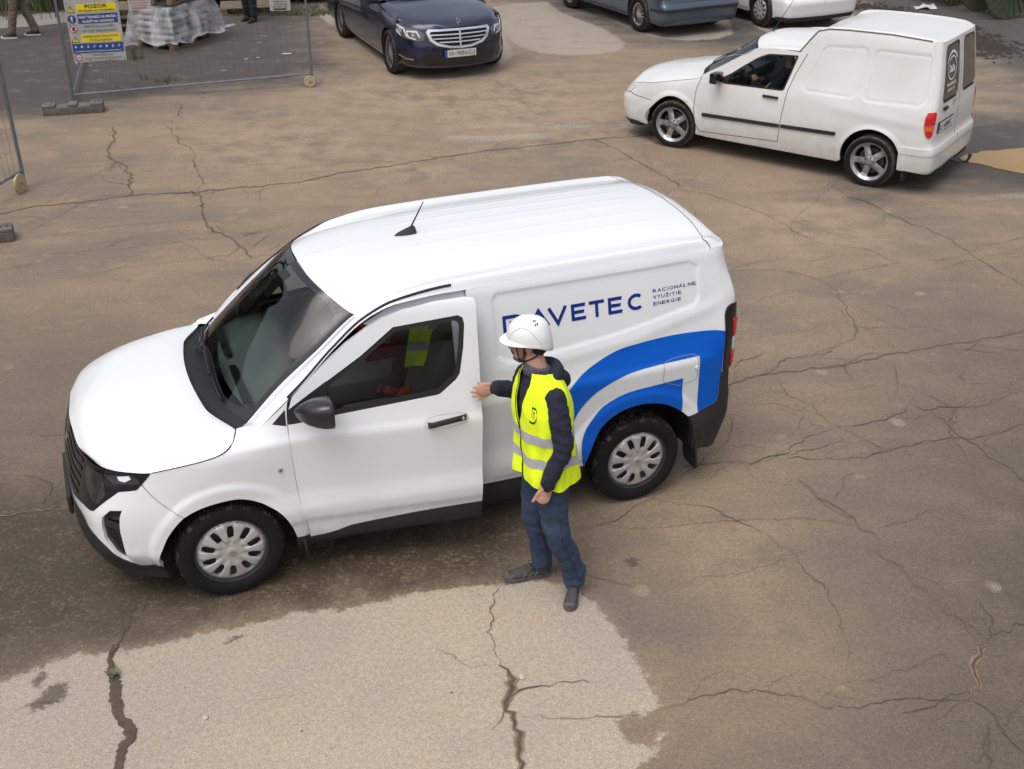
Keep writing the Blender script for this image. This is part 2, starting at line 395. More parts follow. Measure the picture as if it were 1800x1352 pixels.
# ---------------------------------------------------------------- measured ground marks (world metres)
CRACKS = [(0.016, [(-5.947, 11.73), (-5.67, 11.974), (-5.377, 12.208), (-4.907, 12.335), (-4.397, 12.579), (-3.763, 12.673), (-3.64, 12.711), (-3.142, 12.868), (-2.566, 13.027), (-2.07, 13.381), (-1.407, 13.706), (-0.858, 14.021), (-0.286, 14.278), (0.302, 14.468), (0.83, 14.688), (1.214, 14.813), (1.52, 14.862), (1.836, 14.989), (2.306, 15.091)]), (0.007, [(-6.007, 13.362), (-5.575, 13.511), (-5.064, 13.662)]), (0.007, [(-2.443, 13.109), (-1.777, 13.23), (-1.388, 13.485), (-1.109, 13.483)]), (0.006, [(-3.702, 12.972), (-3.089, 13.28), (-2.084, 13.489)]), (0.022, [(-5.456, 15.332), (-5.272, 14.806), (-5.231, 14.383), (-5.006, 13.887), (-4.803, 13.682), (-4.649, 13.397), (-4.461, 12.776), (-4.423, 12.579)]), (0.009, [(-4.928, 16.698), (-4.767, 16.328), (-4.703, 15.885), (-4.526, 15.656)]), (0.012, [(-4.798, 15.519), (-4.489, 14.929), (-4.358, 14.623), (-4.148, 14.375), (-4.046, 14.136), (-4.004, 13.903), (-3.777, 13.285), (-3.621, 12.972)]), (0.02, [(-3.74, 12.712), (-3.594, 12.575), (-3.435, 12.015), (-3.304, 11.613), (-3.11, 11.379), (-2.92, 11.2), (-2.735, 10.932), (-2.631, 10.705)]), (0.007, [(-5.149, 10.645), (-4.643, 10.836), (-4.094, 10.94), (-3.557, 11.124), (-2.888, 11.328), (-2.34, 11.659)]), (0.006, [(-4.076, 14.231), (-3.228, 14.369), (-2.525, 14.586), (-1.504, 14.831), (-0.379, 15.216), (0.475, 15.4), (0.869, 15.479)]), (0.006, [(-4.91, 11.258), (-4.352, 11.585), (-3.543, 11.786), (-2.896, 11.662)]), (0.005, [(-4.902, 10.014), (-4.624, 10.147), (-4.214, 10.241), (-3.788, 10.492), (-3.258, 10.635), (-2.889, 10.781)]), (0.03, [(-3.572, 6.231), (-3.432, 6.263), (-3.225, 6.322), (-2.952, 6.367), (-2.724, 6.441)]), (0.005, [(-3.855, 7.341), (-3.668, 7.3), (-3.312, 7.258)]), (0.01, [(-2.418, 5.693), (-2.358, 5.526), (-2.266, 5.365), (-2.232, 5.211), (-2.255, 5.062), (-2.265, 4.966)]), (0.009, [(-0.072, 5.519), (-0.132, 5.306), (-0.103, 5.204), (-0.151, 5.095), (-0.107, 5.008), (-0.083, 4.89), (-0.073, 4.821)]), (0.03, [(-0.073, 4.821), (-0.035, 4.776), (0.012, 4.709), (0.003, 4.643), (-0.04, 4.537), (0.012, 4.425), (0.041, 4.313), (0.031, 4.235), (0.048, 4.077), (0.065, 3.837)]), (0.004, [(-0.424, 4.952), (-0.373, 4.905), (-0.29, 4.844), (-0.194, 4.812), (-0.073, 4.817)]), (0.004, [(0.033, 4.425), (0.147, 4.441), (0.297, 4.42), (0.478, 4.424), (0.553, 4.424), (0.753, 4.464)]), (0.004, [(-2.699, 4.392), (-2.642, 4.44), (-2.597, 4.523), (-2.391, 4.543)]), (0.003, [(-1.411, 4.541), (-1.294, 4.57), (-1.173, 4.582)]), (0.006, [(0.791, 4.477), (1.007, 4.582), (1.091, 4.582), (1.219, 4.632), (1.317, 4.64), (1.384, 4.614), (1.503, 4.606), (1.609, 4.548)]), (0.01, [(1.609, 4.548), (1.667, 4.49), (1.787, 4.498), (1.914, 4.53), (2.04, 4.555), (2.222, 4.562), (2.392, 4.537), (2.457, 4.553)]), (0.005, [(1.641, 4.58), (1.834, 4.681), (2.026, 4.714), (2.238, 4.809), (2.459, 4.916)]), (0.03, [(2.445, 4.553), (2.498, 4.636), (2.571, 4.773), (2.641, 4.898), (2.725, 5.026)]), (0.012, [(2.457, 4.553), (2.535, 4.472), (2.558, 4.377), (2.58, 4.254), (2.608, 4.18)]), (0.012, [(2.5, 4.377), (2.455, 4.225), (2.399, 4.072), (2.366, 3.967)]), (0.012, [(2.752, 5.064), (2.886, 5.082), (2.958, 5.168), (2.994, 5.159), (3.087, 5.197)]), (0.014, [(2.014, 6.704), (2.085, 6.492), (2.164, 6.39), (2.238, 6.279), (2.29, 6.235), (2.284, 6.118), (2.368, 6.014), (2.348, 5.813), (2.403, 5.755), (2.454, 5.706), (2.456, 5.538), (2.523, 5.421), (2.574, 5.264), (2.624, 5.213), (2.697, 5.137), (2.751, 5.072)]), (0.006, [(1.047, 5.543), (1.171, 5.598), (1.327, 5.616), (1.475, 5.653), (1.606, 5.719), (1.758, 5.815), (1.916, 5.874)]), (0.01, [(1.215, 6.816), (1.333, 6.89), (1.501, 6.914), (1.641, 6.939), (1.701, 6.888), (1.84, 6.976), (1.972, 7.014), (2.103, 7.17), (2.24, 7.277), (2.401, 7.358), (2.555, 7.399), (2.747, 7.469), (2.916, 7.553), (3.044, 7.64), (3.083, 7.743)]), (0.008, [(2.011, 7.001), (2.208, 7.078), (2.383, 7.169), (2.544, 7.249)]), (0.01, [(1.986, 6.95), (2.327, 6.944), (2.582, 6.974), (2.78, 7.089), (2.931, 7.128), (3.092, 7.193), (3.309, 7.251), (3.385, 7.227), (3.576, 7.286), (3.738, 7.34), (3.828, 7.422), (3.974, 7.464)]), (0.01, [(3.12, 7.743), (3.24, 7.654), (3.402, 7.697), (3.549, 7.696), (3.708, 7.725), (3.8, 7.815), (4.093, 7.951)]), (0.009, [(3.25, 7.595), (3.32, 7.41), (3.335, 7.286), (3.382, 7.219), (3.424, 7.099), (3.482, 6.92), (3.552, 6.783), (3.586, 6.662), (3.656, 6.51)]), (0.006, [(3.47, 7.682), (3.387, 7.48), (3.32, 7.41)]), (0.008, [(2.348, 7.746), (2.366, 7.57), (2.433, 7.428), (2.509, 7.331), (2.608, 7.222), (2.721, 7.076)]), (0.005, [(2.974, 7.553), (3.079, 7.516), (3.231, 7.581)]), (0.006, [(1.742, 7.763), (1.935, 7.762), (2.081, 7.747), (2.21, 7.658), (2.35, 7.628)]), (0.016, [(1.73, 8.055), (2.021, 8.214), (2.349, 8.295), (2.683, 8.377), (3.004, 8.512), (3.221, 8.598), (3.49, 8.685), (3.769, 8.791), (3.939, 8.808), (4.232, 8.936), (4.518, 9.028), (4.708, 9.084)]), (0.01, [(2.052, 8.214), (2.207, 8.362), (2.302, 8.515), (2.489, 8.566), (2.676, 8.61), (2.831, 8.777), (2.988, 8.904), (3.051, 9.111), (3.066, 9.365), (3.077, 9.61), (3.089, 9.865), (3.011, 10.065)]), (0.006, [(2.124, 10.382), (2.436, 10.399), (2.662, 10.403), (2.825, 10.294), (2.983, 10.178), (3.147, 10.246), (3.369, 10.385), (3.573, 10.446), (3.855, 10.574), (4.082, 10.573), (4.407, 10.694), (4.662, 10.818), (4.832, 11.022), (5.145, 11.125), (5.406, 11.284)]), (0.009, [(1.912, 12.771), (2.124, 12.703), (2.401, 12.507), (2.569, 12.223), (2.815, 11.95), (2.899, 11.744), (3.06, 11.351), (3.21, 11.135), (3.44, 11.029), (3.666, 10.924), (3.771, 10.747), (3.855, 10.574)]), (0.011, [(3.754, 12.961), (3.867, 12.531), (4.007, 12.402), (4.106, 12.215), (4.189, 11.912), (4.402, 11.593), (4.589, 11.234), (4.671, 10.843), (4.756, 10.497), (4.837, 10.215), (4.904, 10.011), (4.953, 9.685)]), (0.005, [(3.059, 9.111), (3.37, 9.109), (3.707, 9.108), (3.914, 8.974)]), (0.005, [(3.138, 8.477), (3.168, 8.308), (3.111, 8.065), (3.209, 8.033), (3.312, 7.878), (3.407, 7.712)]), (0.005, [(3.798, 8.543), (3.786, 8.372), (3.666, 8.208), (3.673, 8.095), (3.913, 8.078)]), (0.005, [(2.466, 7.866), (2.605, 7.942), (2.904, 8.035), (2.969, 8.05)]), (0.005, [(2.163, 8.149), (2.195, 7.867), (2.344, 7.731)]), (0.012, [(1.06, 14.763), (1.212, 14.586), (1.452, 14.1), (1.627, 13.686), (1.801, 13.357), (2.009, 12.837)]), (0.006, [(1.52, 14.862), (1.704, 15.364), (1.673, 15.697), (1.458, 15.986)]), (0.006, [(-0.256, 17.826), (0.009, 17.077), (0.33, 15.994), (0.637, 15.564), (0.86, 15.288), (1.067, 14.891)]), (0.005, [(1.046, 18.175), (1.421, 17.743), (1.737, 17.329)]), (0.005, [(-0.423, 13.88), (-0.134, 13.477), (0.141, 13.155)]), (0.006, [(-0.206, 22.783), (0.634, 21.237), (1.139, 20.994), (1.539, 20.85)]), (0.005, [(0.482, 24.218), (0.859, 23.33), (0.892, 22.663), (1.286, 21.823), (1.618, 20.528)]), (0.005, [(-1.074, 15.221), (-0.944, 14.956), (-0.965, 14.65)]), (0.01, [(7.279, 18.609), (7.533, 18.05), (7.795, 17.349)]), (0.006, [(5.486, 13.227), (5.875, 12.814)])]
CRACK_BIG = [(-2.266, 4.99), (-2.269, 4.873), (-2.224, 4.76), (-2.163, 4.649), (-2.118, 4.522), (-2.075, 4.431), (-2.004, 4.35), (-1.968, 4.279), (-1.995, 4.21), (-1.974, 4.083), (-1.913, 3.842)]
DRY_FRONT = [(-3.535, 4.568), (-2.991, 4.66), (-2.762, 4.712), (-2.662, 4.783), (-2.486, 4.92), (-2.353, 4.906), (-2.215, 4.929), (-1.962, 5.013), (-1.816, 5.085), (-1.568, 5.158), (-1.347, 5.233), (-1.152, 5.278), (-0.953, 5.309), (-0.724, 5.402), (-0.557, 5.466), (-0.35, 5.498), (-0.177, 5.53), (-0.002, 5.551), (0.173, 5.573), (0.295, 5.55), (0.413, 5.463), (0.508, 5.325), (0.581, 5.177), (0.65, 5.006), (0.724, 4.774), (0.775, 4.607), (0.788, 4.505), (0.706, 4.452), (0.63, 4.44), (0.55, 4.391), (0.585, 4.272), (0.698, 4.226), (0.781, 4.311), (0.786, 4.411), (0.804, 4.331), (0.771, 4.233), (0.674, 4.139), (0.608, 4.047), (0.497, 3.575), (-3.174, 3.584)]
DRY_FAR = [[(-0.556, 23.691), (0.074, 24.161), (0.718, 24.338), (0.968, 23.215), (1.703, 21.718), (1.995, 20.479), (1.871, 19.952), (1.46, 19.658), (0.974, 19.578), (0.496, 19.75), (0.062, 20.318), (-0.143, 21.245)], [(-3.739, 22.818), (-3.096, 21.272), (-2.528, 19.904), (-2.014, 18.609), (-1.605, 18.087), (-1.058, 17.904), (-0.53, 18.151), (-0.174, 18.594), (0.011, 19.67), (-0.202, 22.248), (-2.517, 26.572)], [(1.403, 24.027), (1.776, 22.763), (2.221, 21.614), (2.566, 20.934), (3.147, 20.697), (3.674, 20.831), (4.039, 21.302), (4.151, 22.47), (3.467, 23.886)], [(4.353, 23.013), (4.567, 21.792), (4.872, 20.727), (5.277, 20.723), (6.47, 22.184), (7.068, 24.457)]]
GREY = [[(-8.859, 14.455), (-7.21, 15.903), (-6.738, 15.929), (-6.253, 16.159), (-5.775, 16.457), (-5.112, 17.084), (-4.33, 17.41), (-3.659, 17.541), (-3.075, 17.605), (-2.992, 18.694), (-3.511, 21.276), (-4.915, 28.939), (-17.893, 29.098)], [(0.015, 23.338), (1.128, 23.045), (2.242, 20.751), (3.908, 19.848), (5.384, 21.193), (6.834, 24.459), (6.495, 27.206), (0.668, 27.274)], [(6.756, 23.27), (7.114, 22.178), (7.497, 20.703), (7.793, 19.814), (7.999, 17.867), (9.011, 17.173), (14.307, 28.703), (8.204, 28.778)], [(5.958, 15.953), (6.497, 15.663), (7.357, 16.239), (8.042, 15.938), (6.587, 12.612), (5.875, 12.814), (5.308, 12.717), (4.81, 12.82), (4.243, 12.245), (3.907, 12.435), (5.147, 13.89)]]
WET = [[(-4.416, 6.727), (-3.066, 6.65), (-2.352, 6.508), (-1.435, 6.173), (-0.158, 6.5), (0.228, 6.297), (0.25, 5.8), (0.102, 5.518), (-0.072, 5.552), (-0.691, 5.413), (-1.662, 5.134), (-2.486, 4.92), (-3.102, 4.63), (-3.689, 4.568)]]
SPOTS = [((-1.648, 5.022), (-1.615, 5.022), 0.5), ((-1.565, 5.05), (-1.532, 5.05), 0.5), ((-2.605, 4.712), (-2.567, 4.712), 0.9), ((-2.48, 4.599), (-2.413, 4.598), 0.8), ((-2.553, 4.502), (-2.504, 4.502), 0.45), ((-0.614, 5.096), (-0.597, 5.096), 0.6), ((-0.325, 4.905), (-0.306, 4.905), 0.6), ((0.758, 5.752), (0.816, 5.752), 0.5), ((-2.202, 4.606), (-2.184, 4.606), 0.6), ((-2.098, 4.882), (-2.082, 4.882), 0.5), ((-0.933, 5.283), (-0.906, 5.283), 0.4)]
PUDDLE = [(5.655, 13.956), (5.843, 14.142), (6.14, 14.26), (6.459, 14.33), (6.844, 14.376), (7.326, 14.3), (7.183, 13.651), (6.835, 13.177), (6.494, 13.179), (6.212, 13.329), (6.028, 13.482), (5.884, 13.659), (5.685, 13.796)]
TAN = [((-1.179, 13.483), 0.5), ((0.008, 16.599), 1.6), ((3.285, 11.713), 0.7), ((1.27, 6.1), 0.35), ((1.446, 5.625), 0.3), ((1.66, 5.003), 0.3), ((1.777, 4.816), 0.25), ((1.942, 7.001), 0.12), ((-0.505, 21.248), 0.5), ((-1.685, 16.928), 1.2), ((-2.985, 14.664), 1.2)]
LIME = [[(-0.967, 15.382), (-0.385, 15.488), (0.479, 15.537), (1.104, 15.478), (1.016, 15.314), (0.007, 15.214), (-0.917, 15.167)], [(-0.828, 14.904), (0.007, 15.002), (0.62, 15.103), (0.577, 14.946), (-0.295, 14.797)], [(5.174, 12.523), (5.515, 12.56), (5.93, 12.615), (6.63, 12.709), (6.587, 12.612), (5.465, 12.425), (5.128, 12.389)], [(1.542, 15.558), (1.881, 15.417), (1.819, 15.201), (1.559, 15.31)]]
# ---------------------------------------------------------------- white panel van: surfaces (x forward, y left, z up, origin under the front axle)
WB = 2.692
SHUT = [(.46, .925), (.74, .932), (.905, .935), (1.10, .937), (1.30, .960), (1.48, .986), (1.57, 1.018), (1.622, 1.072)]
def van_surfaces():
    zs = [.18, .24, .30, .42, .47, .53, .60, .66, .80, .93, .99, 1.005, 1.05, 1.12, 1.35, 1.60, 1.70, 1.76]
    side = [.79, .83, .855, .876, .893, .899, .890, .884, .889, .896, .8985, .8965, .880, .862, .812, .752, .722, .672]
    us = [0, .30, .523, .70, .866, 1.05, 1.2, 1.5, 1.95, 3.0, 4.19, 4.55, 4.78, 4.92, 5.05, 5.33, 5.73]
    lo = [(.775, 0), (.76, .28), (.69, .50), (.61, .62), (.50, .72), (.37, .78)]
    bm = [(.832, 0), (.82, .30), (.785, .52), (.73, .67), (.615, .775), (.45, .848)]
    md = [(.815, 0), (.80, .30), (.765, .51), (.71, .655), (.60, .765), (.44, .838)]
    hi = [(.745, 0), (.730, .30), (.692, .465), (.63, .62), (.53, .73), (.40, .805)]
    top = [(.67, 0), (.655, .30), (.63, .45), (.58, .59), (.49, .70), (.38, .775)]
    key = {.18: lo, .24: [(a[0]+.012, a[1]*1.01) for a in lo], .30: [(.5*a[0]+.5*b[0], .5*a[1]+.5*b[1]) for a, b in zip(lo, bm)], .42: bm, .62: bm, .72: md, .93: hi, 1.12: top, 1.70: [(a[0]-.4, a[1]*.9) for a in top], 1.76: [(a[0]-.45, a[1]*.85) for a in top]}
    ks = sorted(key); KT = np.array([key[k] for k in ks]).reshape(len(ks), -1)
    fr = pchip(ks, KT, np.array(zs)).reshape(len(zs), 6, 2)
    rl = [(-3.28, .855), (-3.395, .79), (-3.435, .68), (-3.455, .40), (-3.465, 0)]
    rh = [(-3.25, .70), (-3.325, .665), (-3.36, .58), (-3.38, .35), (-3.385, 0)]
    T = np.zeros((len(us), len(zs), 3))
    for j, z in enumerate(zs):
        y = side[j]; w = smooth(1.25, 1.74, z)
        for i in range(6): T[i, j] = (fr[j, i, 0], fr[j, i, 1], z)
        T[6, j] = (.30, min(y, fr[j, 5, 1]+.030) if z < 1.13 else y-.02, z)
        for i, x in ((7, 0), (8, -.45), (9, -1.5), (10, -2.69), (11, -3.05)):
            T[i, j] = (x, y-(.012 if i == 11 else 0)-(float(np.interp(z, [.8, .93, 1.0, 1.05, 1.12, 1.35, 2], [.004, .014, .036, .085, .15, .17, .17])) if i == 7 else 0), z)
        for k in range(5):
            a = np.array(rl[k]); b = np.array(rh[k]); c = a*(1-w)+b*w
            if z < .5: c = c*np.array([1-.006*(.5-z)/.1, 1-.02*(.5-z)/.1])
            T[12+k, j] = (c[0], min(c[1], y-.012*(k+1)), z)
    A = tensor(us, zs, T, .0075, .0075)
    panel = [(3.23, 1.655), (4.55, 1.655), (4.62, 1.62), (4.62, 1.42), (4.58, 1.36), (4.0, 1.27), (3.40, 1.215), (3.27, 1.225), (3.20, 1.27), (3.20, 1.62)]
    def disp(U, V, P):
        d = np.zeros(U.shape)
        for cx in (1.5, 1.5+WB):
            r = np.hypot(U-cx-(0 if cx < 2 else -.02), V-.335)
            d += (.016*smooth(.485, .430, r) if cx < 2 else .016*smooth(.555, .50, r))*smooth(.10, .2, V)
        sd = sd_poly(U, V, panel)
        d -= .007*smooth(.004, -.020, sd)
        # long crease running up under the recessed panel towards the rear
        zc = np.interp(U, [3.1, 3.6, 4.1, 4.65, 4.9], [1.19, 1.185, 1.22, 1.33, 1.40]); d += .006*smooth(3.05, 3.4, U)*smooth(4.9, 4.6, U)*np.exp(-((V-zc)/.040)**2)
        # bowl behind the door handle
        return d
    A.displace(disp)
    # --- bonnet: from the shut line on the left to the one on the right
    sl = [tuple(A.pt(u, z)) for u, z in SHUT]
    cr = [(.728, .36, .935), (.655, .55, .957), (.54, .645, .985), (.38, .70, 1.02), (.20, .725, 1.047), (.03, .735, 1.066), (-.06, .74, 1.068), (-.13, .745, 1.062)]
    md_ = [(.745, .20, .942), (.685, .33, .975), (.56, .40, 1.017), (.39, .44, 1.053), (.20, .45, 1.080), (.08, .46, 1.091), (.03, .46, 1.090), (0, .46, 1.085)]
    ce = [(.757, 0, .945), (.70, 0, .987), (.57, 0, 1.032), (.39, 0, 1.068), (.20, 0, 1.095), (.10, 0, 1.106), (.065, 0, 1.107), (.04, 0, 1.105)]
    ss = [0, .13, .27, .45, .63, .80, .88, .93]
    HT = np.zeros((8, 7, 3))
    for i in range(8):
        for j, r in enumerate((sl, cr, md_, ce)):
            HT[i, j] = r[i]; HT[i, 6-j] = (r[i][0], -r[i][1], r[i][2])
    Hd = tensor(ss, [0, .11, .40, .85, 1.30, 1.59, 1.70], HT, .01, .01, 1)
    # --- top: pillar, windscreen and roof
    def Ay(x, z): return A.pt(1.5-x, z)
    st = [0, .30, .60, .93, 1.05, 1.40, 2.0, 2.8, 3.25, 3.40, 3.49]
    rt = [0, .10, .20, .42, .62, .82]
    R = []
    for (xl, zl), E, b, c, d in [
        ((-.27, 1.105), (-.205, .700, 1.078), (-.105, .46, 1.100), (-.08, .22, 1.132), (-.08, 0, 1.142)),
        ((-.52, 1.32), (-.415, .672, 1.262), (-.325, .44, 1.322), (-.285, .21, 1.345), (-.275, 0, 1.352)),
        ((-.74, 1.50), (-.645, .645, 1.425), (-.53, .42, 1.510), (-.485, .205, 1.538), (-.472, 0, 1.547)),
        ((-.97, 1.642), (-.90, .602, 1.600), (-.765, .40, 1.697), (-.715, .20, 1.727), (-.700, 0, 1.737)),
        ((-1.12, 1.683), (-1.03, .603, 1.675), (-.90, .40, 1.737), (-.86, .20, 1.760), (-.85, 0, 1.768)),
        ((-1.45, 1.70), (-1.40, .600, 1.742), (-1.30, .40, 1.777), (-1.27, .20, 1.795), (-1.26, 0, 1.80)),
        ((-2.0, 1.70), (-2.0, .605, 1.763), (-1.97, .40, 1.797), (-1.96, .20, 1.815), (-1.96, 0, 1.822)),
        ((-2.75, 1.70), (-2.78, .600, 1.765), (-2.78, .40, 1.798), (-2.78, .20, 1.815), (-2.78, 0, 1.822)),
        ((-3.10, 1.70), (-3.17, .595, 1.755), (-3.19, .40, 1.785), (-3.20, .20, 1.80), (-3.20, 0, 1.806)),
        ((-3.20, 1.695), (-3.285, .575, 1.735), (-3.315, .39, 1.757), (-3.325, .19, 1.77), (-3.33, 0, 1.775))]:
        L = Ay(xl, zl); E = np.array(E); m = (L+E)/2
        q = np.array([0, .5, .86]); m = m+q/np.linalg.norm(q)*(.012+.028*smooth(-.6, -1.4, xl))
        R.append([L, m, E, b, c, d])
    last = [A.pt(u, 1.70) for u in (4.72, 4.86, 4.98, 5.23, 5.48, 5.73)]
    R.append(last)
    B = tensor(st, rt, np.array(R), .01, .0075)
    def ribs(U, V, P):
        d = np.zeros(U.shape)
        for t_ in (.32, .47, .62, .77): d += .0017*smooth(.028, .008, np.abs(V-t_))*smooth(1.35, 1.6, U)*smooth(3.15, 2.95, U)
        return d
    B.displace(ribs)
    return A, Hd, B
# ---------------------------------------------------------------- the yard: one asphalt sheet with measured stain masks
from mathutils import noise as mnoise
def axis_pts(a, b, s, far):
    c = list(np.arange(a, b+1e-6, s)); o = []; d = s; x = b
    while x < far: d *= 1.35; x += d; o.append(x)
    i = []; d = s; x = a
    while x > -far: d *= 1.35; x -= d; i.append(x)
    return np.array(i[::-1]+c+o)
def make_ground():
    xs = axis_pts(-12.5, 12.5, .06, 250); ys = axis_pts(3.2, 27, .06, 250)
    X, Y = np.meshgrid(xs, ys, indexing='ij'); nx, ny = X.shape
    co = np.stack([X, Y, np.zeros_like(X)], -1).reshape(-1, 3)
    i = np.arange(nx*ny).reshape(nx, ny); F = np.stack([i[:-1, :-1], i[1:, :-1], i[1:, 1:], i[:-1, 1:]], -1).reshape(-1, 4)
    me = bpy.data.meshes.new('ground'); me.vertices.add(len(co)); me.vertices.foreach_set('co', co.ravel())
    me.loops.add(F.size); me.loops.foreach_set('vertex_index', F.ravel().astype(np.int32)); me.polygons.add(len(F)); me.polygons.foreach_set('loop_start', np.arange(0, F.size, 4, dtype=np.int32)); me.update(calc_edges=True)
    def sd(poly, m=1.5):
        p = np.array(poly); o = np.full(X.shape, float(m)); a, b = p.min(0)-m, p.max(0)+m; k = (X > a[0]) & (X < b[0]) & (Y > a[1]) & (Y < b[1])
        if k.any(): o[k] = np.minimum(sd_poly(X[k], Y[k], poly), m)
        return o
    dry = sd(DRY_FRONT)
    dark = np.full(X.shape, 1.5)
    for (c, e, ry) in SPOTS:
        r = abs(e[0]-c[0]); dark = np.minimum(dark, (np.sqrt(((X-c[0])/r)**2+((Y-c[1])/(r*ry*1.7))**2)-1)*r*.5)
    far = np.minimum.reduce([sd(p) for p in DRY_FAR]); grey = np.minimum.reduce([sd(p, 3) for p in GREY]); wet = np.minimum.reduce([sd(p, 3) for p in WET]); lime = np.minimum.reduce([sd(p) for p in LIME])
    tan = np.zeros(X.shape)
    for c, r in TAN: tan = np.maximum(tan, np.exp(-((X-c[0])**2+(Y-c[1])**2)/(2*r*r)))
    pud = sd(PUDDLE)
    dark_zone = smooth(1.0, 3.6, X-.25*(Y-5))*smooth(12.5, 6.5, Y)*.95+smooth(-1.2, -3.2, X)*smooth(10.5, 8, Y)*.55+smooth(7.5, 5.2, Y)*.25  # darker ground tone towards the near right, the near left and the front
    for n_, a in (('dry', dry), ('far', far), ('grey', grey), ('wet', wet), ('lime', lime), ('tan', tan), ('pud', pud), ('spot', dark), ('dark_zone', dark_zone)):
        at = me.attributes.new(n_, 'FLOAT', 'POINT'); at.data.foreach_set('value', a.ravel().astype(np.float32))
    m = bpy.data.materials.new('dusty worn asphalt'); m.use_nodes = True; n = m.node_tree.nodes; l = m.node_tree.links; b = n['Principled BSDF']
    tc = n.new('ShaderNodeTexCoord')
    def noise(scale, det=6, rough=.6, vec=None):
        q = n.new('ShaderNodeTexNoise'); q.inputs['Scale'].default_value = scale; q.inputs['Detail'].default_value = det; q.inputs['Roughness'].default_value = rough; l.new(vec or tc.outputs['Object'], q.inputs['Vector']); return q.outputs['Fac']
    def attr(k): q = n.new('ShaderNodeAttribute'); q.attribute_name = k; return q.outputs['Fac']
    def math(op, a, c=None, d=None):
        q = n.new('ShaderNodeMath'); q.operation = op
        for i_, v in enumerate((a, c, d)):
            if v is None: continue
            if isinstance(v, (int, float)): q.inputs[i_].default_value = v
            else: l.new(v, q.inputs[i_])
        return q.outputs[0]
    def rng(v, a, c, lo=0, hi=1, sm=True):
        if a > c: a, c, lo, hi = c, a, hi, lo
        q = n.new('ShaderNodeMapRange'); q.inputs['From Min'].default_value = a; q.inputs['From Max'].default_value = c; q.inputs['To Min'].default_value = lo; q.inputs['To Max'].default_value = hi
        if sm: q.interpolation_type = 'SMOOTHSTEP'
        l.new(v, q.inputs['Value']); return q.outputs[0]
    def mix(f, a, c, mode='MIX'):
        q = n.new('ShaderNodeMix'); q.data_type = 'RGBA'; q.blend_type = mode
        for k, v in (('Factor', f), ('A', a), ('B', c)):
            if isinstance(v, (int, float)): q.inputs[k].default_value = v
            elif isinstance(v, tuple): q.inputs[k].default_value = (*v, 1)
            else: l.new(v, q.inputs[k])
        return q.outputs['Result']
    mp = n.new('ShaderNodeMapping'); mp.inputs['Rotation'].default_value = (0, 0, R_(-22)); mp.inputs['Scale'].default_value = (.45, 1.2, 1); l.new(tc.outputs['Object'], mp.inputs['Vector'])
    big = noise(.55, 5, .6); streak = noise(1.5, 6, .62, mp.outputs[0]); mid = noise(3.0, 7, .65); fine = noise(34, 5, .75); vfine = noise(105, 3, .85); edge = noise(9, 5, .7); edge2 = noise(28, 3, .7)
    base = mix(rng(big, .35, .65), (.245, .184, .130), (.180, .146, .116))
    base = mix(rng(streak, .38, .70, 0, .7), base, (.300, .220, .150))
    base = mix(math('MULTIPLY', rng(mid, .54, .68), .45), base, (.345, .25, .162))
    tn = math('MULTIPLY', attr('tan'), rng(mid, .35, .6)); base = mix(math('MULTIPLY', tn, .8), base, (.35, .262, .178))
    dm = math('MULTIPLY', attr('dark_zone'), rng(mid, .25, .6, .65, 1)); base = mix(math('MULTIPLY', dm, .95), base, (.112, .089, .070))
    g = rng(math('ADD', attr('grey'), math('MULTIPLY', math('SUBTRACT', math('ADD', math('MULTIPLY', big, .5), math('MULTIPLY', streak, .5)), .5), 4.5)), .8, -.8)
    gcol = mix(rng(mid, .52, .72, 0, .7), (.080, .071, .066), (.17, .135, .105)); base = mix(g, base, gcol)
    wt = rng(math('ADD', attr('wet'), math('MULTIPLY', math('SUBTRACT', math('ADD', math('MULTIPLY', mid, .5), math('MULTIPLY', big, .5)), .5), 2.6)), .5, -.5)
    wcol = mix(rng(math('MULTIPLY', math('ADD', noise(7, 9, .75), fine), .5), .50, .60), (.078, .056, .037), (.20, .145, .09)); wcol = mix(rng(big, .4, .6, 0, .6), wcol, (.060, .048, .037)); base = mix(wt, base, wcol)
    # light scuffs and dried splashes
    vo = n.new('ShaderNodeTexVoronoi'); vo.inputs['Scale'].default_value = 1.7; l.new(tc.outputs['Object'], vo.inputs['Vector'])
    spl = math('MULTIPLY', rng(math('ADD', vo.outputs['Distance'], math('MULTIPLY', edge, .16)), .20, .13), rng(big, .38, .55)); base = mix(math('MULTIPLY', spl, .55), base, (.36, .28, .20))
    lm = math('MULTIPLY', rng(math('ADD', attr('lime'), math('MULTIPLY', math('SUBTRACT', streak, .5), 1.2)), .10, -.12), rng(fine, .35, .6, .3, 1)); base = mix(math('MULTIPLY', lm, .55), base, (.40, .37, .34))
    # dry pale patches with ragged edges
    rag = math('ADD', math('MULTIPLY', math('SUBTRACT', edge, .5), .20), math('MULTIPLY', math('SUBTRACT', edge2, .5), .07))
    dcol = mix(rng(big, .42, .6), (.415, .345, .268), (.365, .315, .258)); dcol = mix(math('MULTIPLY', rng(mid, .55, .7), .5), dcol, (.42, .325, .225))
    d = rng(math('ADD', attr('dry'), rag), .018, -.018); halo = math('MULTIPLY', rng(math('ADD', attr('dry'), rag), .10, 0), .35)
    base = mix(halo, base, (.27, .20, .14)); base = mix(d, base, dcol)
    spt = rng(math('ADD', attr('spot'), math('MULTIPLY', math('SUBTRACT', edge2, .5), .05)), .008, -.008); base = mix(math('MULTIPLY', spt, .9), base, (.115, .090, .070))
    fd = rng(math('ADD', attr('far'), rag), .05, -.05); base = mix(math('MULTIPLY', fd, .75), base, mix(rng(mid, .5, .7), (.36, .31, .255), (.28, .24, .20)))
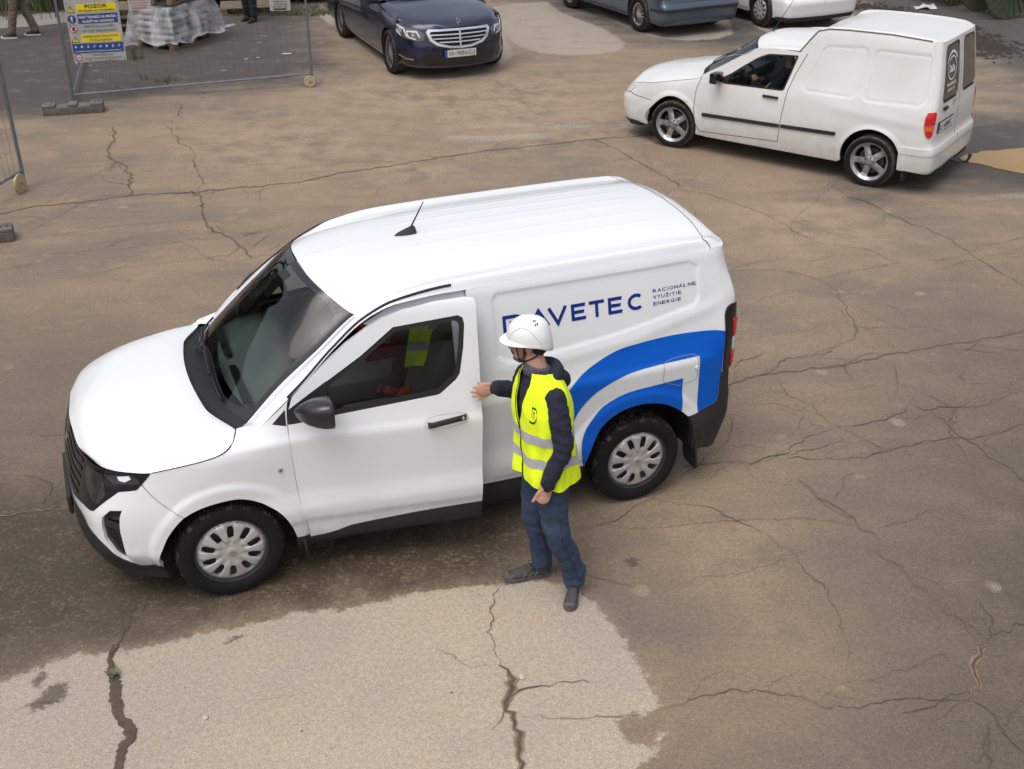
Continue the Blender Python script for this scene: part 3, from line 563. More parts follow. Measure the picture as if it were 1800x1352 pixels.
    # around the puddle
    pw = rng(math('ADD', attr('pud'), math('MULTIPLY', math('SUBTRACT', edge, .5), .7)), .9, .1); base = mix(math('MULTIPLY', pw, .75), base, (.075, .065, .058))
    # aggregate grain
    sp = rng(vfine, .33, .67, .64, 1.33, False); base = mix(1.0, base, sp, 'MULTIPLY'); sp2 = rng(fine, .35, .65, .84, 1.14, False); base = mix(1.0, base, sp2, 'MULTIPLY')
    v2 = n.new('ShaderNodeTexVoronoi'); v2.inputs['Scale'].default_value = 150; l.new(tc.outputs['Object'], v2.inputs['Vector']); chips = math('MULTIPLY', rng(v2.outputs['Distance'], .22, .12), rng(fine, .5, .62)); base = mix(math('MULTIPLY', chips, .55), base, (.42, .36, .30))
    dk = math('MULTIPLY', rng(v2.outputs['Distance'], .62, .80), .20); base = mix(dk, base, (.05, .042, .036))
    l.new(base, b.inputs['Base Color'])
    l.new(rng(wt, 0, 1, .88, .62), b.inputs['Roughness']); b.inputs['Specular IOR Level'].default_value = .35
    h = math('ADD', math('MULTIPLY', vfine, .5), math('MULTIPLY', fine, .8)); h = math('ADD', h, math('MULTIPLY', mid, 2.0)); bp = n.new('ShaderNodeBump'); bp.inputs['Strength'].default_value = .55; bp.inputs['Distance'].default_value = .006; l.new(h, bp.inputs['Height']); l.new(bp.outputs[0], b.inputs['Normal'])
    me.materials.append(m); o = bpy.data.objects.new('ground', me); link(o, kind='structure', label='cracked dusty brown asphalt yard with pale dry patches'); 
make_ground()

def jag(path, step, amp, rnd):
    P = np.array(path, float); out = [P[0]]
    for a, b in zip(P[:-1], P[1:]):
        L = np.linalg.norm(b-a); k = max(1, int(L/step)); t = (b-a)/max(L, 1e-6); nn = np.array([-t[1], t[0]])
        for i in range(1, k+1):
            q = a+(b-a)*i/k; m = 0 if i == k else 1
            w_ = mnoise.noise(Vector((q[0]*7, q[1]*7, 3)))*2.2+rnd.uniform(-1, 1)*.8; out.append(q+nn*amp*w_*(.4+.6*m))
    return np.array(out)
def strip_flat(P, W, z):
    t = np.gradient(P, axis=0); t /= np.maximum(np.linalg.norm(t, axis=1, keepdims=True), 1e-9); nn = np.stack([-t[:, 1], t[:, 0]], 1)
    rq = np.random.RandomState(int(abs(P[0, 0]*1000)) % 9999); ra = 1+rq.uniform(-.3, .3, len(P)); rb_ = 1+rq.uniform(-.3, .3, len(P))
    A = P+nn*(W*ra)[:, None]/2; B = P-nn*(W*rb_)[:, None]/2; n = len(P)
    V = [(x, y, z) for x, y in A]+[(x, y, z) for x, y in B]; return V, [(i, n+i, n+i+1, i+1) for i in range(n-1)]
def make_cracks():
    rnd = random.Random(4); mb = MB(); mud = MB()
    def crack(w, path, depth=0):
        w = w*.86; P = jag(path, .030, .012+w*.5, rnd); n = len(P)
        if n < 3: return
        W = np.array([w*max(.42, .62+1.0*mnoise.noise(Vector((p[0]*3.1, p[1]*3.1, 9)))+rnd.uniform(-.25, .25)) for p in P]); W *= np.minimum(1, .35+np.minimum(np.arange(n), np.arange(n)[::-1])/4)
        if w > .012 and depth == 0: V, F = strip_flat(P+rnd.uniform(-.004, .004), W*2.2, .0035); mud.add(V, F)
        V, F = strip_flat(P, W, .006+depth*.0007); mb.add(V, F)
        if depth < 2 and w > .004:
            for _ in range(int(n*.075*(1.6-depth))):
                i = rnd.randrange(n); a = rnd.uniform(0, 6.28); q = P[i].copy(); br = [q.copy()]
                for s in range(rnd.randint(3, 7)): a += rnd.uniform(-.6, .6); q = q+np.array([math.cos(a), math.sin(a)])*rnd.uniform(.05, .12); br.append(q.copy())
                crack(w*.42, br, depth+1)
    for w_, p in CRACKS: crack(w_, p)
    for _ in range(150):                                     # faint hairlines over the rest of the yard
        x, y = rnd.uniform(-7, 9), 5+14*rnd.random()**1.3
        if (-5.5 < x < 0 and 5 < y < 9) or (x > 1 and y < 7.5 and rnd.random() < .6): continue
        a = rnd.choice((.35, .35, 1.9))+rnd.uniform(-.5, .5); br = [np.array([x, y])]
        for s in range(rnd.randint(4, 10)): a += rnd.uniform(-.5, .5); br.append(br[-1]+np.array([math.cos(a), math.sin(a)])*.22)
        crack(rnd.choice((.0035, .0045, .006)), br, 1)
    CR = mat('crack soil', (.060, .044, .032), .95, var=.6, vscale=9, col2=(.13, .095, .065)); MD = mat('crack silt', (.25, .185, .125), .95, var=.5, vscale=12, col2=(.17, .13, .09))
    o = mesh_obj('ground_cracks', mb.V, mb.F, CR, smooth=False, label='dark branching cracks running across the asphalt yard', kind='stuff'); o['category'] = 'cracks'
    o = mesh_obj('crack_silt', mud.V, mud.F, MD, smooth=False, label='pale silt along the edges of the wider cracks', kind='stuff'); o['category'] = 'silt'
    P = jag(CRACK_BIG, .018, .007, rnd); n = len(P); W = np.array([.050*(.8+.9*mnoise.noise(Vector((p[0]*5, p[1]*5, 1)))+rnd.uniform(-.12, .12)) for p in P]); W *= np.clip(.45+np.arange(n)*.02, 0, 1)
    V, F = strip_flat(P, W+.018, .0035); o = mesh_obj('wide_crack', V, F, CR, smooth=False, label='wide muddy crack at lower left with a small weed in it', cat='crack')
    V, F = strip_flat(P+.002, W, .0065); mesh_obj('mud_fill', V, F, mat('wet crack mud', (.105, .075, .048), .85, var=.4, vscale=20, bump=.4, bscale=90), o)
    # puddle of muddy water
    pd = spline(PUDDLE, 5, True); pd = [(x+.05*mnoise.noise(Vector((x*6, y*6, 0))), y+.05*mnoise.noise(Vector((x*6, y*6, 5)))) for x, y in pd]
    at = flat_at((0, 0, .008), (1, 0, 0), (0, 1, 0), (0, 0, 1)); panel('puddle', at, pd, (), mat('muddy water', (.34, .205, .065), .14, spec=.18, var=.2, vscale=1.2), None, 0, step=.15, label='muddy brown puddle behind the old white van', kind='structure')
    rb = MB()
    for i in range(2600):
        x = rnd.gauss(0, 5.5); y = 4+abs(rnd.gauss(0, 9))
        if abs(x) > 11 or y > 26: continue
        s = rnd.uniform(.002, .0065)*(1+(rnd.random() < .04)*1.8); q = []
        for k in range(6): q.append((rnd.uniform(.6, 1)*s))
        V = [(x+q[0], y, s*.3), (x, y+q[1], s*.3), (x-q[2], y, s*.3), (x, y-q[3], s*.3), (x, y, s*.3+q[4]*.8), (x, y, 0)]
        rb.add(V, [(0, 1, 4), (1, 2, 4), (2, 3, 4), (3, 0, 4), (1, 0, 5), (2, 1, 5), (3, 2, 5), (0, 3, 5)])
    o = mesh_obj('grit', rb.V, rb.F, mat('grit stone', (.36, .31, .26), .9, var=.6, vscale=2), smooth=False, label='loose grit and small stones over the yard', kind='stuff'); o['category'] = 'grit'
make_cracks()
# ---------------------------------------------------------------- shared materials
WHITE = mat('white paint', (.76, .77, .785), .26, coat=.8)
dirt(WHITE, .18, .62, (.30, .24, .18), .30)
PLBLK = mat('black plastic trim', (.014, .014, .017), .6, var=.35, vscale=6, col2=(.026, .024, .023))
GLOSSBLK = mat('gloss black', (.008, .008, .010), .12, coat=.5)
RUBBER = mat('rubber seal', (.012, .012, .014), .5)
DARKIN = mat('dark interior trim', (.018, .018, .020), .7)
GREYIN = mat('grey seat cloth', (.13, .138, .135), .9)
GAP = mat('shut line shadow gap', (.02, .02, .024), .9)
CHROME = mat('chrome', (.75, .75, .77), .12, metal=1)
SILVER = mat('silver hubcap paint', (.56, .55, .56), .34, metal=.45, coat=.4, var=.2, vscale=14, col2=(.44, .41, .38))
ALLOY = mat('alloy wheel', (.50, .50, .52), .36, metal=.65, var=.25, vscale=10, col2=(.26, .25, .24))
REDLENS = mat('red lens', (.55, .012, .015), .12, coat=.6)
ORLENS = mat('orange lens', (.65, .12, .02), .15, coat=.6)
CLEARL = mat('clear lens', (.62, .62, .64), .15, coat=.5)
def tyre_mat():
    m = mat('muddy tyre rubber', (.010, .0095, .0095), .85, spec=.25); n = m.node_tree.nodes; l = m.node_tree.links; b = n['Principled BSDF']
    tc = n.new('ShaderNodeTexCoord'); nz = n.new('ShaderNodeTexNoise'); nz.inputs['Scale'].default_value = 26; nz.inputs['Detail'].default_value = 8; nz.inputs['Roughness'].default_value = .7; l.new(tc.outputs['Object'], nz.inputs['Vector'])
    a = n.new('ShaderNodeAttribute'); a.attribute_name = 'mud'
    ad = n.new('ShaderNodeMath'); ad.operation = 'ADD'; l.new(nz.outputs['Fac'], ad.inputs[0]); l.new(a.outputs['Fac'], ad.inputs[1])
    r = n.new('ShaderNodeMapRange'); r.inputs['From Min'].default_value = .92; r.inputs['From Max'].default_value = 1.22; l.new(ad.outputs[0], r.inputs['Value'])
    mx = n.new('ShaderNodeMix'); mx.data_type = 'RGBA'; mx.inputs['A'].default_value = (.010, .0095, .0095, 1); mx.inputs['B'].default_value = (.13, .10, .075, 1); l.new(r.outputs[0], mx.inputs['Factor']); l.new(mx.outputs['Result'], b.inputs['Base Color'])
    return m
TYRE = tyre_mat()

def tyre_obj(R, rim, wid, parent, nt=72, mud=.5):
    """tyre round the y axis, outer face at y=0 (towards +y), with cut tread blocks and grooves"""
    n = nt*4; prof = []
    h = R-rim; w2 = wid
    P = [(rim-.004, -.018, 0), (rim+.006, -.006, 0), (rim+.25*h, .004, 0), (rim+.55*h, .006, 0), (rim+.80*h, -.004, 0), (R-.012, -.016, .5), (R-.003, -.026, 1)]
    gw = .005
    for g in (.27, .44, .60, .77):
        y = -.026-(w2-.05)*g
        P += [(R, y+gw, 1), (R-.008, y+gw*.7, .4), (R-.008, y-gw*.7, .4), (R, y-gw, 1)]
    P += [(R-.003, -w2+.026, 1), (R-.012, -w2+.016, .5), (rim+.6*h, -w2+.0, 0), (rim, -w2+.015, 0)]
    k = len(P); V = []; F = []; mu = []
    for i in range(n):
        a = 2*math.pi*i/n; ph = i % 4
        for j, (r, y, tr) in enumerate(P):
            cut = .007*tr if ((ph == 0 and j % 4 != 1) and tr >= .5) else 0
            aa = a+(.012*math.sin(y*60) if tr else 0)
            rr = r-cut; V.append((rr*math.cos(aa), y, rr*math.sin(aa))); mu.append((.46 if tr else .40 if j == 4 else .12)*mud*2+(-.1 if cut else 0))
    for i in range(n):
        i2 = (i+1) % n
        for j in range(k-1): F.append((i*k+j, i*k+j+1, i2*k+j+1, i2*k+j))
    o = mesh_obj('tyre', V, F, TYRE, parent, smooth=True, angle=32)
    at = o.data.attributes.new('mud', 'FLOAT', 'POINT'); at.data.foreach_set('value', mu)
    return o

def disc_at(f):
    """polar patch in the x-z plane facing +y; f(r, theta)->y"""
    def at(u, v, off=0):
        u = np.atleast_1d(u).astype(float); v = np.atleast_1d(v).astype(float)
        def P(u, v):
            r = np.hypot(u, v); th = np.arctan2(v, u); return np.stack([u, f(r, th), v], 1)
        e = 8e-4; p = P(u, v); n = np.cross(P(u, v+e)-p, P(u+e, v)-p); n /= np.linalg.norm(n, axis=1, keepdims=True)+1e-12
        return p+n*off, n
    return at

def wheel_obj(name, parent, loc, R, rim, wid, style, steer=0, side=1, nt=72, spin=0, mud=.5):
    w = bpy.data.objects.new(name, None); w.location = loc; w.rotation_euler = (0, 0, steer+(0 if side > 0 else math.pi)); link(w, parent)
    tyre_obj(R, rim, wid, w, nt, mud)
    if style == 'cap10':
        def f(r, th):
            k = np.cos(10*(th-spin)); ridge = .009*smooth(-.6, .5, k)*smooth(.05, .10, r)*smooth(rim*.93, rim*.80, r)
            return -.030+.024*np.sqrt(np.clip(1-(r/rim)**2, 0, 1))+ridge-.010*smooth(rim*.88, rim*.93, r)+.016*smooth(rim*.92, rim, r)*0
        holes = []
        for i in range(10):
            a = spin+(i+.5)*math.pi/5; r0, r1 = rim*.45, rim*.83
            pts = [(r0, -.10), (r0*1.15, -.19), (r1*.86, -.165), (r1, -.10), (r1, .10), (r1*.86, .165), (r0*1.15, .19), (r0, .10)]
            holes.append(rounded([(r*math.cos(a+d*.80), r*math.sin(a+d*.80)) for r, d in pts], .005, 2))
        panel('hubcap', disc_at(f), circle(0, 0, rim-.003, 72), holes, SILVER, w, 0, rim=.016, step=.0095, bstep=.012)
        b = MB(); b.lathe([(0, -.001), (.026, -.001), (.031, -.004), (.033, -.013)], 28); b.obj('centre_cap', SILVER, w)
        cp = mat('centre cap badge', (.30, .30, .31), .4, metal=.5); poly_on('badge', lambda u, v, off=0: (np.stack([np.atleast_1d(u), np.full(np.size(u), .0), np.atleast_1d(v)], 1)+np.array([0, off, 0]), np.repeat([[0, 1., 0]], np.size(u), 0)), [circle(0, 0, .021, 20, .010)], cp, w, off=.001)
        b = MB(); b.lathe([(.0, -.060), (rim*.72, -.058), (rim*.80, -.045), (rim*.93, -.030), (rim+.002, -.024)], 40)
        b.lathe([(rim+.004, -.017), (rim-.002, -.012), (rim-.006, -.022), (rim-.008, -.04)], 60)
        b.obj('steel_rim', mat('dark steel rim', (.035, .036, .04), .6), w)
    elif style == 'alloy5':
        def f(r, th):
            k = np.cos(5*(th-spin)); return -.035-.022*smooth(rim*.15, rim*.75, r)*smooth(rim*.98, rim*.7, r)+.008*np.clip(k, 0, 1)*smooth(.05, .1, r)*smooth(rim*.95, rim*.8, r)+.022*smooth(rim*.86, rim, r)+.010*smooth(.06, .04, r)
        holes = []
        for i in range(5):
            a = spin+(i+.5)*2*math.pi/5; pts = [(.075, -.12), (rim*.50, -.30), (rim*.80, -.44), (rim*.865, -.34), (rim*.875, 0), (rim*.865, .34), (rim*.80, .44), (rim*.50, .30), (.075, .12)]
            holes.append(rounded([(r*math.cos(a+d), r*math.sin(a+d)) for r, d in pts], .014, 3))
        holes = holes
        panel('alloy_rim', disc_at(f), circle(0, 0, rim-.001, 72), holes, ALLOY, w, 0, rim=.03, step=.012, bstep=.012)
        b = MB(); b.lathe([(0, -.022), (.030, -.022), (.034, -.028), (.034, -.04)], 24)
        for i in range(5):
            a = spin+(i+.5)*2*math.pi/5; b.cyl((.052*math.cos(a), -.028, .052*math.sin(a)), (0, 1, 0), .010, .018, 8, 1)
        b.obj('centre_cap', [ALLOY, mat('wheel bolt', (.06, .06, .06), .5, metal=.5)], w)
        b = MB(); b.lathe([(0, -.11), (.14, -.105), (.15, -.10)], 32, mi=1); b.lathe([(rim*.9, -.12), (rim*.93, -.06), (rim+.002, -.03)], 48); b.lathe([(rim+.004, -.017), (rim-.002, -.012), (rim-.006, -.03)], 60)
        b.obj('brake_disc', [ALLOY, mat('brake disc', (.10, .085, .075), .5, metal=.6)], w)
    elif style == 'multi':
        def f(r, th): return -.03-.02*smooth(.03, rim*.8, r)+.014*smooth(rim*.88, rim, r)
        holes = []
        N = 12
        for i in range(N):
            a = spin+(i+.5)*2*math.pi/N; hw = math.pi/N
            pts = [(rim*.34, -.35*hw), (rim*.84, -.74*hw), (rim*.87, 0), (rim*.84, .74*hw), (rim*.34, .35*hw)]; holes.append([(r*math.cos(a+d), r*math.sin(a+d)) for r, d in pts])
        panel('alloy_rim', disc_at(f), circle(0, 0, rim-.001, 60), holes, mat('bright alloy', (.55, .55, .57), .22, metal=.9), w, 0, rim=.02, step=.02, bstep=.02)
        b = MB(); b.lathe([(0, -.09), (.15, -.085), (.155, -.08)], 32); b.lathe([(rim*.9, -.12), (rim*.93, -.06), (rim+.002, -.03)], 48); b.obj('brake_disc', mat('brake disc', (.10, .085, .075), .5, metal=.6), w)
    return w

# ---------------------------------------------------------------- the white van with blue graphics
PV = (-1.9816, 6.2425); PA = 3.5216
VA, VH, VB = van_surfaces()
van = thing('panel_van', 'white panel van with blue swoosh and lettering on its side, driver door ajar', 'van', (*PV, 0), PA)
def make_van():
    A, Hd, B = VA, VH, VB
    arch_f = [(1.077, .30), (1.082, .36), (1.118, .447), (1.164, .541), (1.226, .617), (1.294, .66), (1.387, .690), (1.497, .703), (1.588, .697), (1.675, .658), (1.752, .599), (1.818, .529), (1.861, .441), (1.889, .341), (1.892, .325)]
    arch_r = [(3.790, .385), (3.802, .461), (3.828, .543), (3.866, .619), (3.913, .685), (3.968, .727), (4.034, .759), (4.1, .775), (4.186, .780), (4.271, .767), (4.344, .744), (4.419, .703), (4.487, .651), (4.533, .607)]
    arch_f = spline(arch_f, 4); arch_r = spline(arch_r, 4)
    shut = [(1.10, .937), (1.20, .948), (1.30, .960), (1.40, .973), (1.48, .986), (1.53, 1.000), (1.57, 1.018), (1.60, 1.042), (1.622, 1.072), (1.63, 1.088)]
    Lx = [(-.27, 1.105), (-.52, 1.32), (-.74, 1.50), (-.97, 1.642), (-1.12, 1.683), (-1.45, 1.70)]
    L = [(1.5-x, z) for x, z in spline(Lx, 6)]
    Lf = [p for p in L if p[0] < 1.93]
    seam = [(1.925, 1.245), (1.912, 1.18), (1.904, 1.069), (1.904, .924), (1.923, .636), (1.967, .339), (1.972, .318)]
    wing = [(1.028, .872), (1.097, .936)]+shut[1:]+[(1.68, 1.098), (1.72, 1.102)]+Lf+seam+[(1.892, .325)]+[p for p in arch_f[::-1] if p[1] > .32 and p[0] > 1.26]+[(1.262, .645)]
    for s in (0, 1): panel('front_wing', A.at, wing, (), WHITE, van, 0, rim=.03, step=.014, mir=bool(s))
    Lr = [(3.050, 1.70), (3.3, 1.70), (4.72, 1.70), (5.0, 1.70), (5.73, 1.70)]
    cargo = [(3.052, .412), (3.052, 1.699)]+Lr[1:4]+[(5.729, 1.70), (5.729, .62), (5.0, .62), (4.80, .63), (4.751, .645), (4.62, .612), (4.545, .60)]+arch_r[::-1]+[(3.781, .394), (3.205, .409)]
    for s in (0, 1): panel('cargo_side', A.at, cargo, (), WHITE, van, 0, rim=.03, step=.017, mir=bool(s))
    # --- roof, pillars, windscreen (patch B). s along, t across
    panel('roof', B.at, [(.93, .18), (3.47, .18), (3.47, .8199), (.94, .8199), (.935, .6), (.93, .4)], (), WHITE, van, 0, step=.017, sym=True)
    for s in (0, 1): panel('side_rail', B.at, [(.0, .001), (3.4901, .0), (3.4901, .18), (.93, .1801), (.925, .2001), (0, .2001)], (), WHITE, van, 0, step=.03, mir=bool(s))
    panel('roof_rear_edge', B.at, [(3.47, .18), (3.4899, .18), (3.4899, .8199), (3.47, .8199)], (), WHITE, van, 0, step=.02, sym=True)
    ribbon('tailgate_shut_line', B.at, [(3.30, .10), (3.30, .8199)], .006, GAP, van, .0015, sym=True)
    for s in (0, 1): ribbon('roof_shut_line', B.at, [(3.30, .10), (3.40, .04), (3.489, .001)], .006, GAP, van, .0015, mir=bool(s))
    WS = glass('tinted windscreen glass', (.62, .70, .66), 1.0, 0)
    FRIT = wetdrops('windscreen black border', (.014, .013, .016), .16)
    op = [(.05, .36), (.10, .30), (.18, .275), (.85, .265), (.875, .29), (.858, .45), (.85, .65), (.85, .8199), (.03, .8199), (.03, .6), (.035, .45)]
    panel('windscreen', B.at, [(-.0, .2), (.93, .2), (.93, .8199), (0, .8199)], (), WS, van, .0015, step=.04, sym=True)
    ring = [(0.0, .2005), (.9305, .2005), (.9305, .8199), (.885, .8199), (.885, .65), (.888, .45), (.885, .33), (.872, .29), (.84, .262), (.3, .236), (.12, .236), (.085, .245), (.065, .28), (.045, .36), (.035, .45), (.055, .6), (.075, .8199), (0, .8199)]
    panel('windscreen_border', B.at, ring, (), FRIT, van, .004, step=.03, sym=True)
    # sensor patch behind the mirror
    panel('sensor_cover', B.at, [(.62, .74), (.85, .70), (.85, .8199), (.62, .8199)], (), FRIT, van, -.004, step=.03, sym=True)
    # bonnet
    hb = [(0.0, .0), (.93, 0), (.9299, 1.699), (0, 1.699)]
    panel('bonnet', Hd.at, hb, (), WHITE, van, .001, rim=.02, step=.03)
    # cowl panel between the bonnet and the glass
    V = []; n = 41
    for i in range(n):
        t = i/(n-1); ph = Hd.pt(.925, 1.70*t, -.012); y = ph[1]
        tt = np.interp(abs(y), [0, .22, .46, .695], [.82, .62, .42, .20]); pb = B.pt(.0, tt)*np.array([1, 1 if y >= 0 else -1, 1])
        for k in range(5):
            f = k/4; p = ph*(1-f)+pb*f; p = p+np.array([0, 0, -.022*math.sin(math.pi*f)]); V.append(p)
    F = [(i*5+k, (i+1)*5+k, (i+1)*5+k+1, i*5+k+1) for i in range(n-1) for k in range(4)]
    mesh_obj('cowl_panel', V, F, mat('cowl plastic', (.006, .006, .007), .6), van)
    # corner between bonnet, cowl and pillar foot
    for s in (1, -1):
        q = [A.pt(u, z) for u, z in [(1.63, 1.088), (1.655, 1.095), (1.68, 1.098), (1.72, 1.102), (1.77, 1.105)]]+[B.pt(0, t) for t in (.03, .10, .15, .20)]+[Hd.pt(.93, .06), Hd.pt(.93, .0)]
        q = [p*np.array([1, s, 1]) for p in q]; c = (q[0]+q[4]+q[8])/3+np.array([0, 0, .006]); k = len(q)
        MB().add(q+[c], [((i_, (i_+1) % k, k) if s < 0 else ((i_+1) % k, i_, k)) for i_ in range(k)]).obj('pillar_foot', WHITE, van, angle=60)
    # wipers
    for ya, yb, sa, sb in ((-.16, .45, .05, .012), (-.17, -.66, .05, .07)):
        w = bpy.data.objects.new('wiper', None); link(w, van); P0 = []
        for t in np.linspace(0, 1, 14):
            y = ya*(1-t)+yb*t; tt = float(np.interp(abs(y), [0, .22, .46, .695], [.82, .62, .42, .20])); p, nn = B.at(sa*(1-t)+sb*t, tt, .016); P0.append(p[0]*np.array([1, np.sign(y) or 1, 1]))
        MB().tube(P0, .0065, 6).obj('wiper_blade', RUBBER, w)
        P1 = [p+np.array([.010, 0, .012]) for p in P0[1:9]]; MB().tube([P1[0]+np.array([.05, (ya-yb)*.15, -.02])]+P1[1:], .006, 6).obj('wiper_arm', RUBBER, w)
    # --- front end
    bump = [(.0, .62), (.40, .64), (.52, .665), (.60, .675), (.684, .671), (.725, .679), (.81, .76), (.881, .819), (.997, .837), (1.026, .868), (1.262, .645)]+[p for p in arch_f[::-1] if p[0] < 1.255]+[(1.077, .322), (.95, .302), (.915, .306), (.866, .346), (.839, .389), (.78, .454), (.711, .506), (.631, .54), (.59, .585), (.554, .60), (.40, .585), (0, .58)]
    intake = [(.841, .707), (.919, .715), (.906, .67), (.897, .578), (.902, .466), (.908, .40), (.905, .335), (.866, .375), (.787, .504), (.78, .583), (.787, .654)]
    panel('front_bumper', A.at, bump, [intake], WHITE, van, .0, rim=.03, step=.016, sym=True)
    for s in (0, 1):
        panel('bumper_intake', A.at, rounded(intake, .008), (), GLOSSBLK, van, -.022, step=.03, mir=bool(s)); ribbon('intake_vane', A.at, [(.80, .62), (.90, .60)], .05, PLBLK, van, -.012, mir=bool(s))
    lip = [(0, .60), (.40, .60), (.554, .605), (.59, .59), (.631, .545), (.711, .51), (.78, .458), (.839, .393), (.866, .352), (.915, .31), (.95, .306), (1.077, .325), (1.072, .185), (0, .185)]
    panel('bumper_lower_trim', A.at, lip, (), PLBLK, van, .006, rim=.05, step=.03, sym=True)
    face = [(0, .645), (.40, .645), (.52, .67), (.60, .68), (.684, .676), (.725, .684), (.81, .765), (.881, .824), (.997, .841), (1.028, .872), (1.092, .936), (.944, .937), (.799, .932), (.64, .918), (.499, .915), (0, .93)]
    panel('grille_surround', A.at, face, (), GLOSSBLK, van, .0035, rim=.02, step=.03, sym=True)
    for k in range(5): ribbon('grille_bar', A.at, [(0.0, .70+.045*k), (.50-.0*k, .705+.045*k)], .022, mat('grille bar', (.03, .03, .034), .4), van, .008, sym=True)
    for s in (0, 1):
        h = bpy.data.objects.new('headlamp', None); link(h, van)
        panel('lamp_lens', A.at, rounded([(.563, .885), (.733, .893), (.778, .843), (.802, .791), (.757, .724), (.694, .744), (.62, .791), (.583, .829)], .012), (), mat('smoked lamp glass', (.035, .030, .027), .04, coat=1), h, .006, rim=.01, step=.03, mir=bool(s))
        panel('day_lamp', A.at, [(.752, .897), (.937, .921), (.995, .905), (1.02, .874), (.96, .868), (.843, .862), (.794, .879)], (), mat('lamp reflector', (.10, .10, .11), .12, metal=.7), h, .006, rim=.01, step=.03, mir=bool(s))
        panel('indicator', A.at, [(.855, .905), (.935, .917), (.955, .900), (.915, .880), (.875, .885)], (), mat('lamp crystal', (.75, .76, .80), .2, coat=1), h, .010, rim=.006, step=.02, mir=bool(s))
    # number plate on the nose and a badge
    P = A.pt(0, .50)
    pl = flat_at((P[0]+.028, -.26, .43), (0, 1, 0), (0, 0, 1), (1, 0, 0)); b = MB(); b.box((P[0]+.014, 0, .487), (.024, .54, .125), bev=.004); b.obj('plate_holder', PLBLK, van)
    panel('number_plate', pl, rounded([(0, 0), (.52, 0), (.52, .112), (0, .112)], .01), (), mat('plate white', (.75, .75, .74), .35), van, 0, step=.1)
    panel('lamp_badge', A.at, circle(0, .80, .045, 20, .045)[:11]+[(-.0, .80)], (), CHROME, van, .014, rim=.004, step=.03, sym=True)
    # --- lower sides
    for s in (0, 1):
        m_ = bool(s)
        panel('sill_trim', A.at, [(1.892, .33), (1.967, .325), (1.972, .30), (3.045, .30), (3.052, .405), (3.205, .405), (3.781, .391), (3.775, .20), (1.895, .20)], (), PLBLK, van, .004, rim=.05, step=.04, mir=m_)
        rb = [(4.545, .598), (4.62, .610), (4.751, .643), (4.772, .66), (4.782, .70), (4.783, .872), (4.86, .875), (4.88, .72), (4.93, .66), (5.729, .64), (5.729, .26), (4.85, .26), (4.70, .30), (4.60, .335)]+[p for p in [(4.60, .36), (4.585, .45), (4.57, .52)]]
        panel('rear_bumper', A.at, rb, (), PLBLK, van, .010, rim=.05, step=.03, mir=m_)
        ribbon('bumper_crease', A.at, [(4.66, .50), (4.85, .545), (5.3, .56), (5.72, .56)], .008, GAP, van, .0115, mir=m_)
        tl = rounded([(4.80, .878), (4.795, 1.27), (4.815, 1.318), (4.86, 1.335), (4.945, 1.33), (4.945, .878)], [.01, .01, .03, .02, .01, .01])
        lamp = bpy.data.objects.new('tail_lamp', None); link(lamp, van)
        panel('lamp_housing', A.at, tl, (), GLOSSBLK, lamp, .012, rim=.015, step=.03, mir=m_)
        panel('lamp_lens', A.at, [(4.862, .90), (4.862, 1.00), (4.94, 1.00), (4.94, .90)], (), REDLENS, lamp, .020, rim=.008, step=.03, mir=m_)
        panel('lamp_lens', A.at, [(4.862, 1.115), (4.866, 1.235), (4.94, 1.235), (4.94, 1.115)], (), REDLENS, lamp, .020, rim=.008, step=.03, mir=m_)
        panel('lamp_lens', A.at, [(4.868, 1.005), (4.868, 1.110), (4.945, 1.110), (4.945, 1.005)], (), CLEARL, lamp, .019, rim=.008, step=.03, mir=m_)
        # wheel well liners and mudflaps
        for cx, yw in ((0, .60), (-WB, .60)):
            b = MB(); n = 20; V = []; F = []; rr = .41 if cx == 0 else .455; cc = cx-(0 if cx == 0 else -.02)
            ys = (.868, .50)
            for i in range(n+1):
                a = -.12+(math.pi+.24)*i/n
                for y in ys: V.append((cc+rr*math.cos(a)*(1.0), y, .335+rr*math.sin(a)*1.0))
            F = [(2*i, 2*i+1, 2*i+3, 2*i+2) for i in range(n)]; F.append(tuple(2*i+1 for i in range(n+1)))
            V = [(x, y if not s else -y, z) for x, y, z in V]; b.add(V, F); b.obj('wheel_arch_liner', mat('arch liner', (.008, .008, .009), .95), van)
        mf = [(-.445, -.05), (-.39, -.05)]
        for x0, z1 in ((-.425, .33), (-3.13, .42)):
            b = MB(); b.prism([(.70, z1), (.865, z1), (.885, z1-.04), (.880, .17), (.86, .14), (.73, .14), (.70, .17)], -.006, .006, f=lambda a_, b_, c_: (x0+c_-(.33-b_)*.12, a_ if not s else -a_, b_)); b.obj('mudflap', PLBLK, van)
    # underside
    b = MB(); b.box((-1.35, 0, .26), (3.9, 1.1, .12)); b.box((-1.35, 0, .31), (1.7, 1.62, .06)); b.box((-3.25, 0, .38), (.2, 1.4, .1)); b.box((.55, 0, .30), (.25, .9, .08)); b.box((-.0, 0, .32), (.06, 1.3, .06)); b.box((-WB, 0, .32), (.08, 1.3, .08)); b.obj('underbody', mat('underbody', (.012, .012, .012), .9), van)
    b = MB(); b.box((-3.40, 0, .9), (.02, 1.3, .8)); 
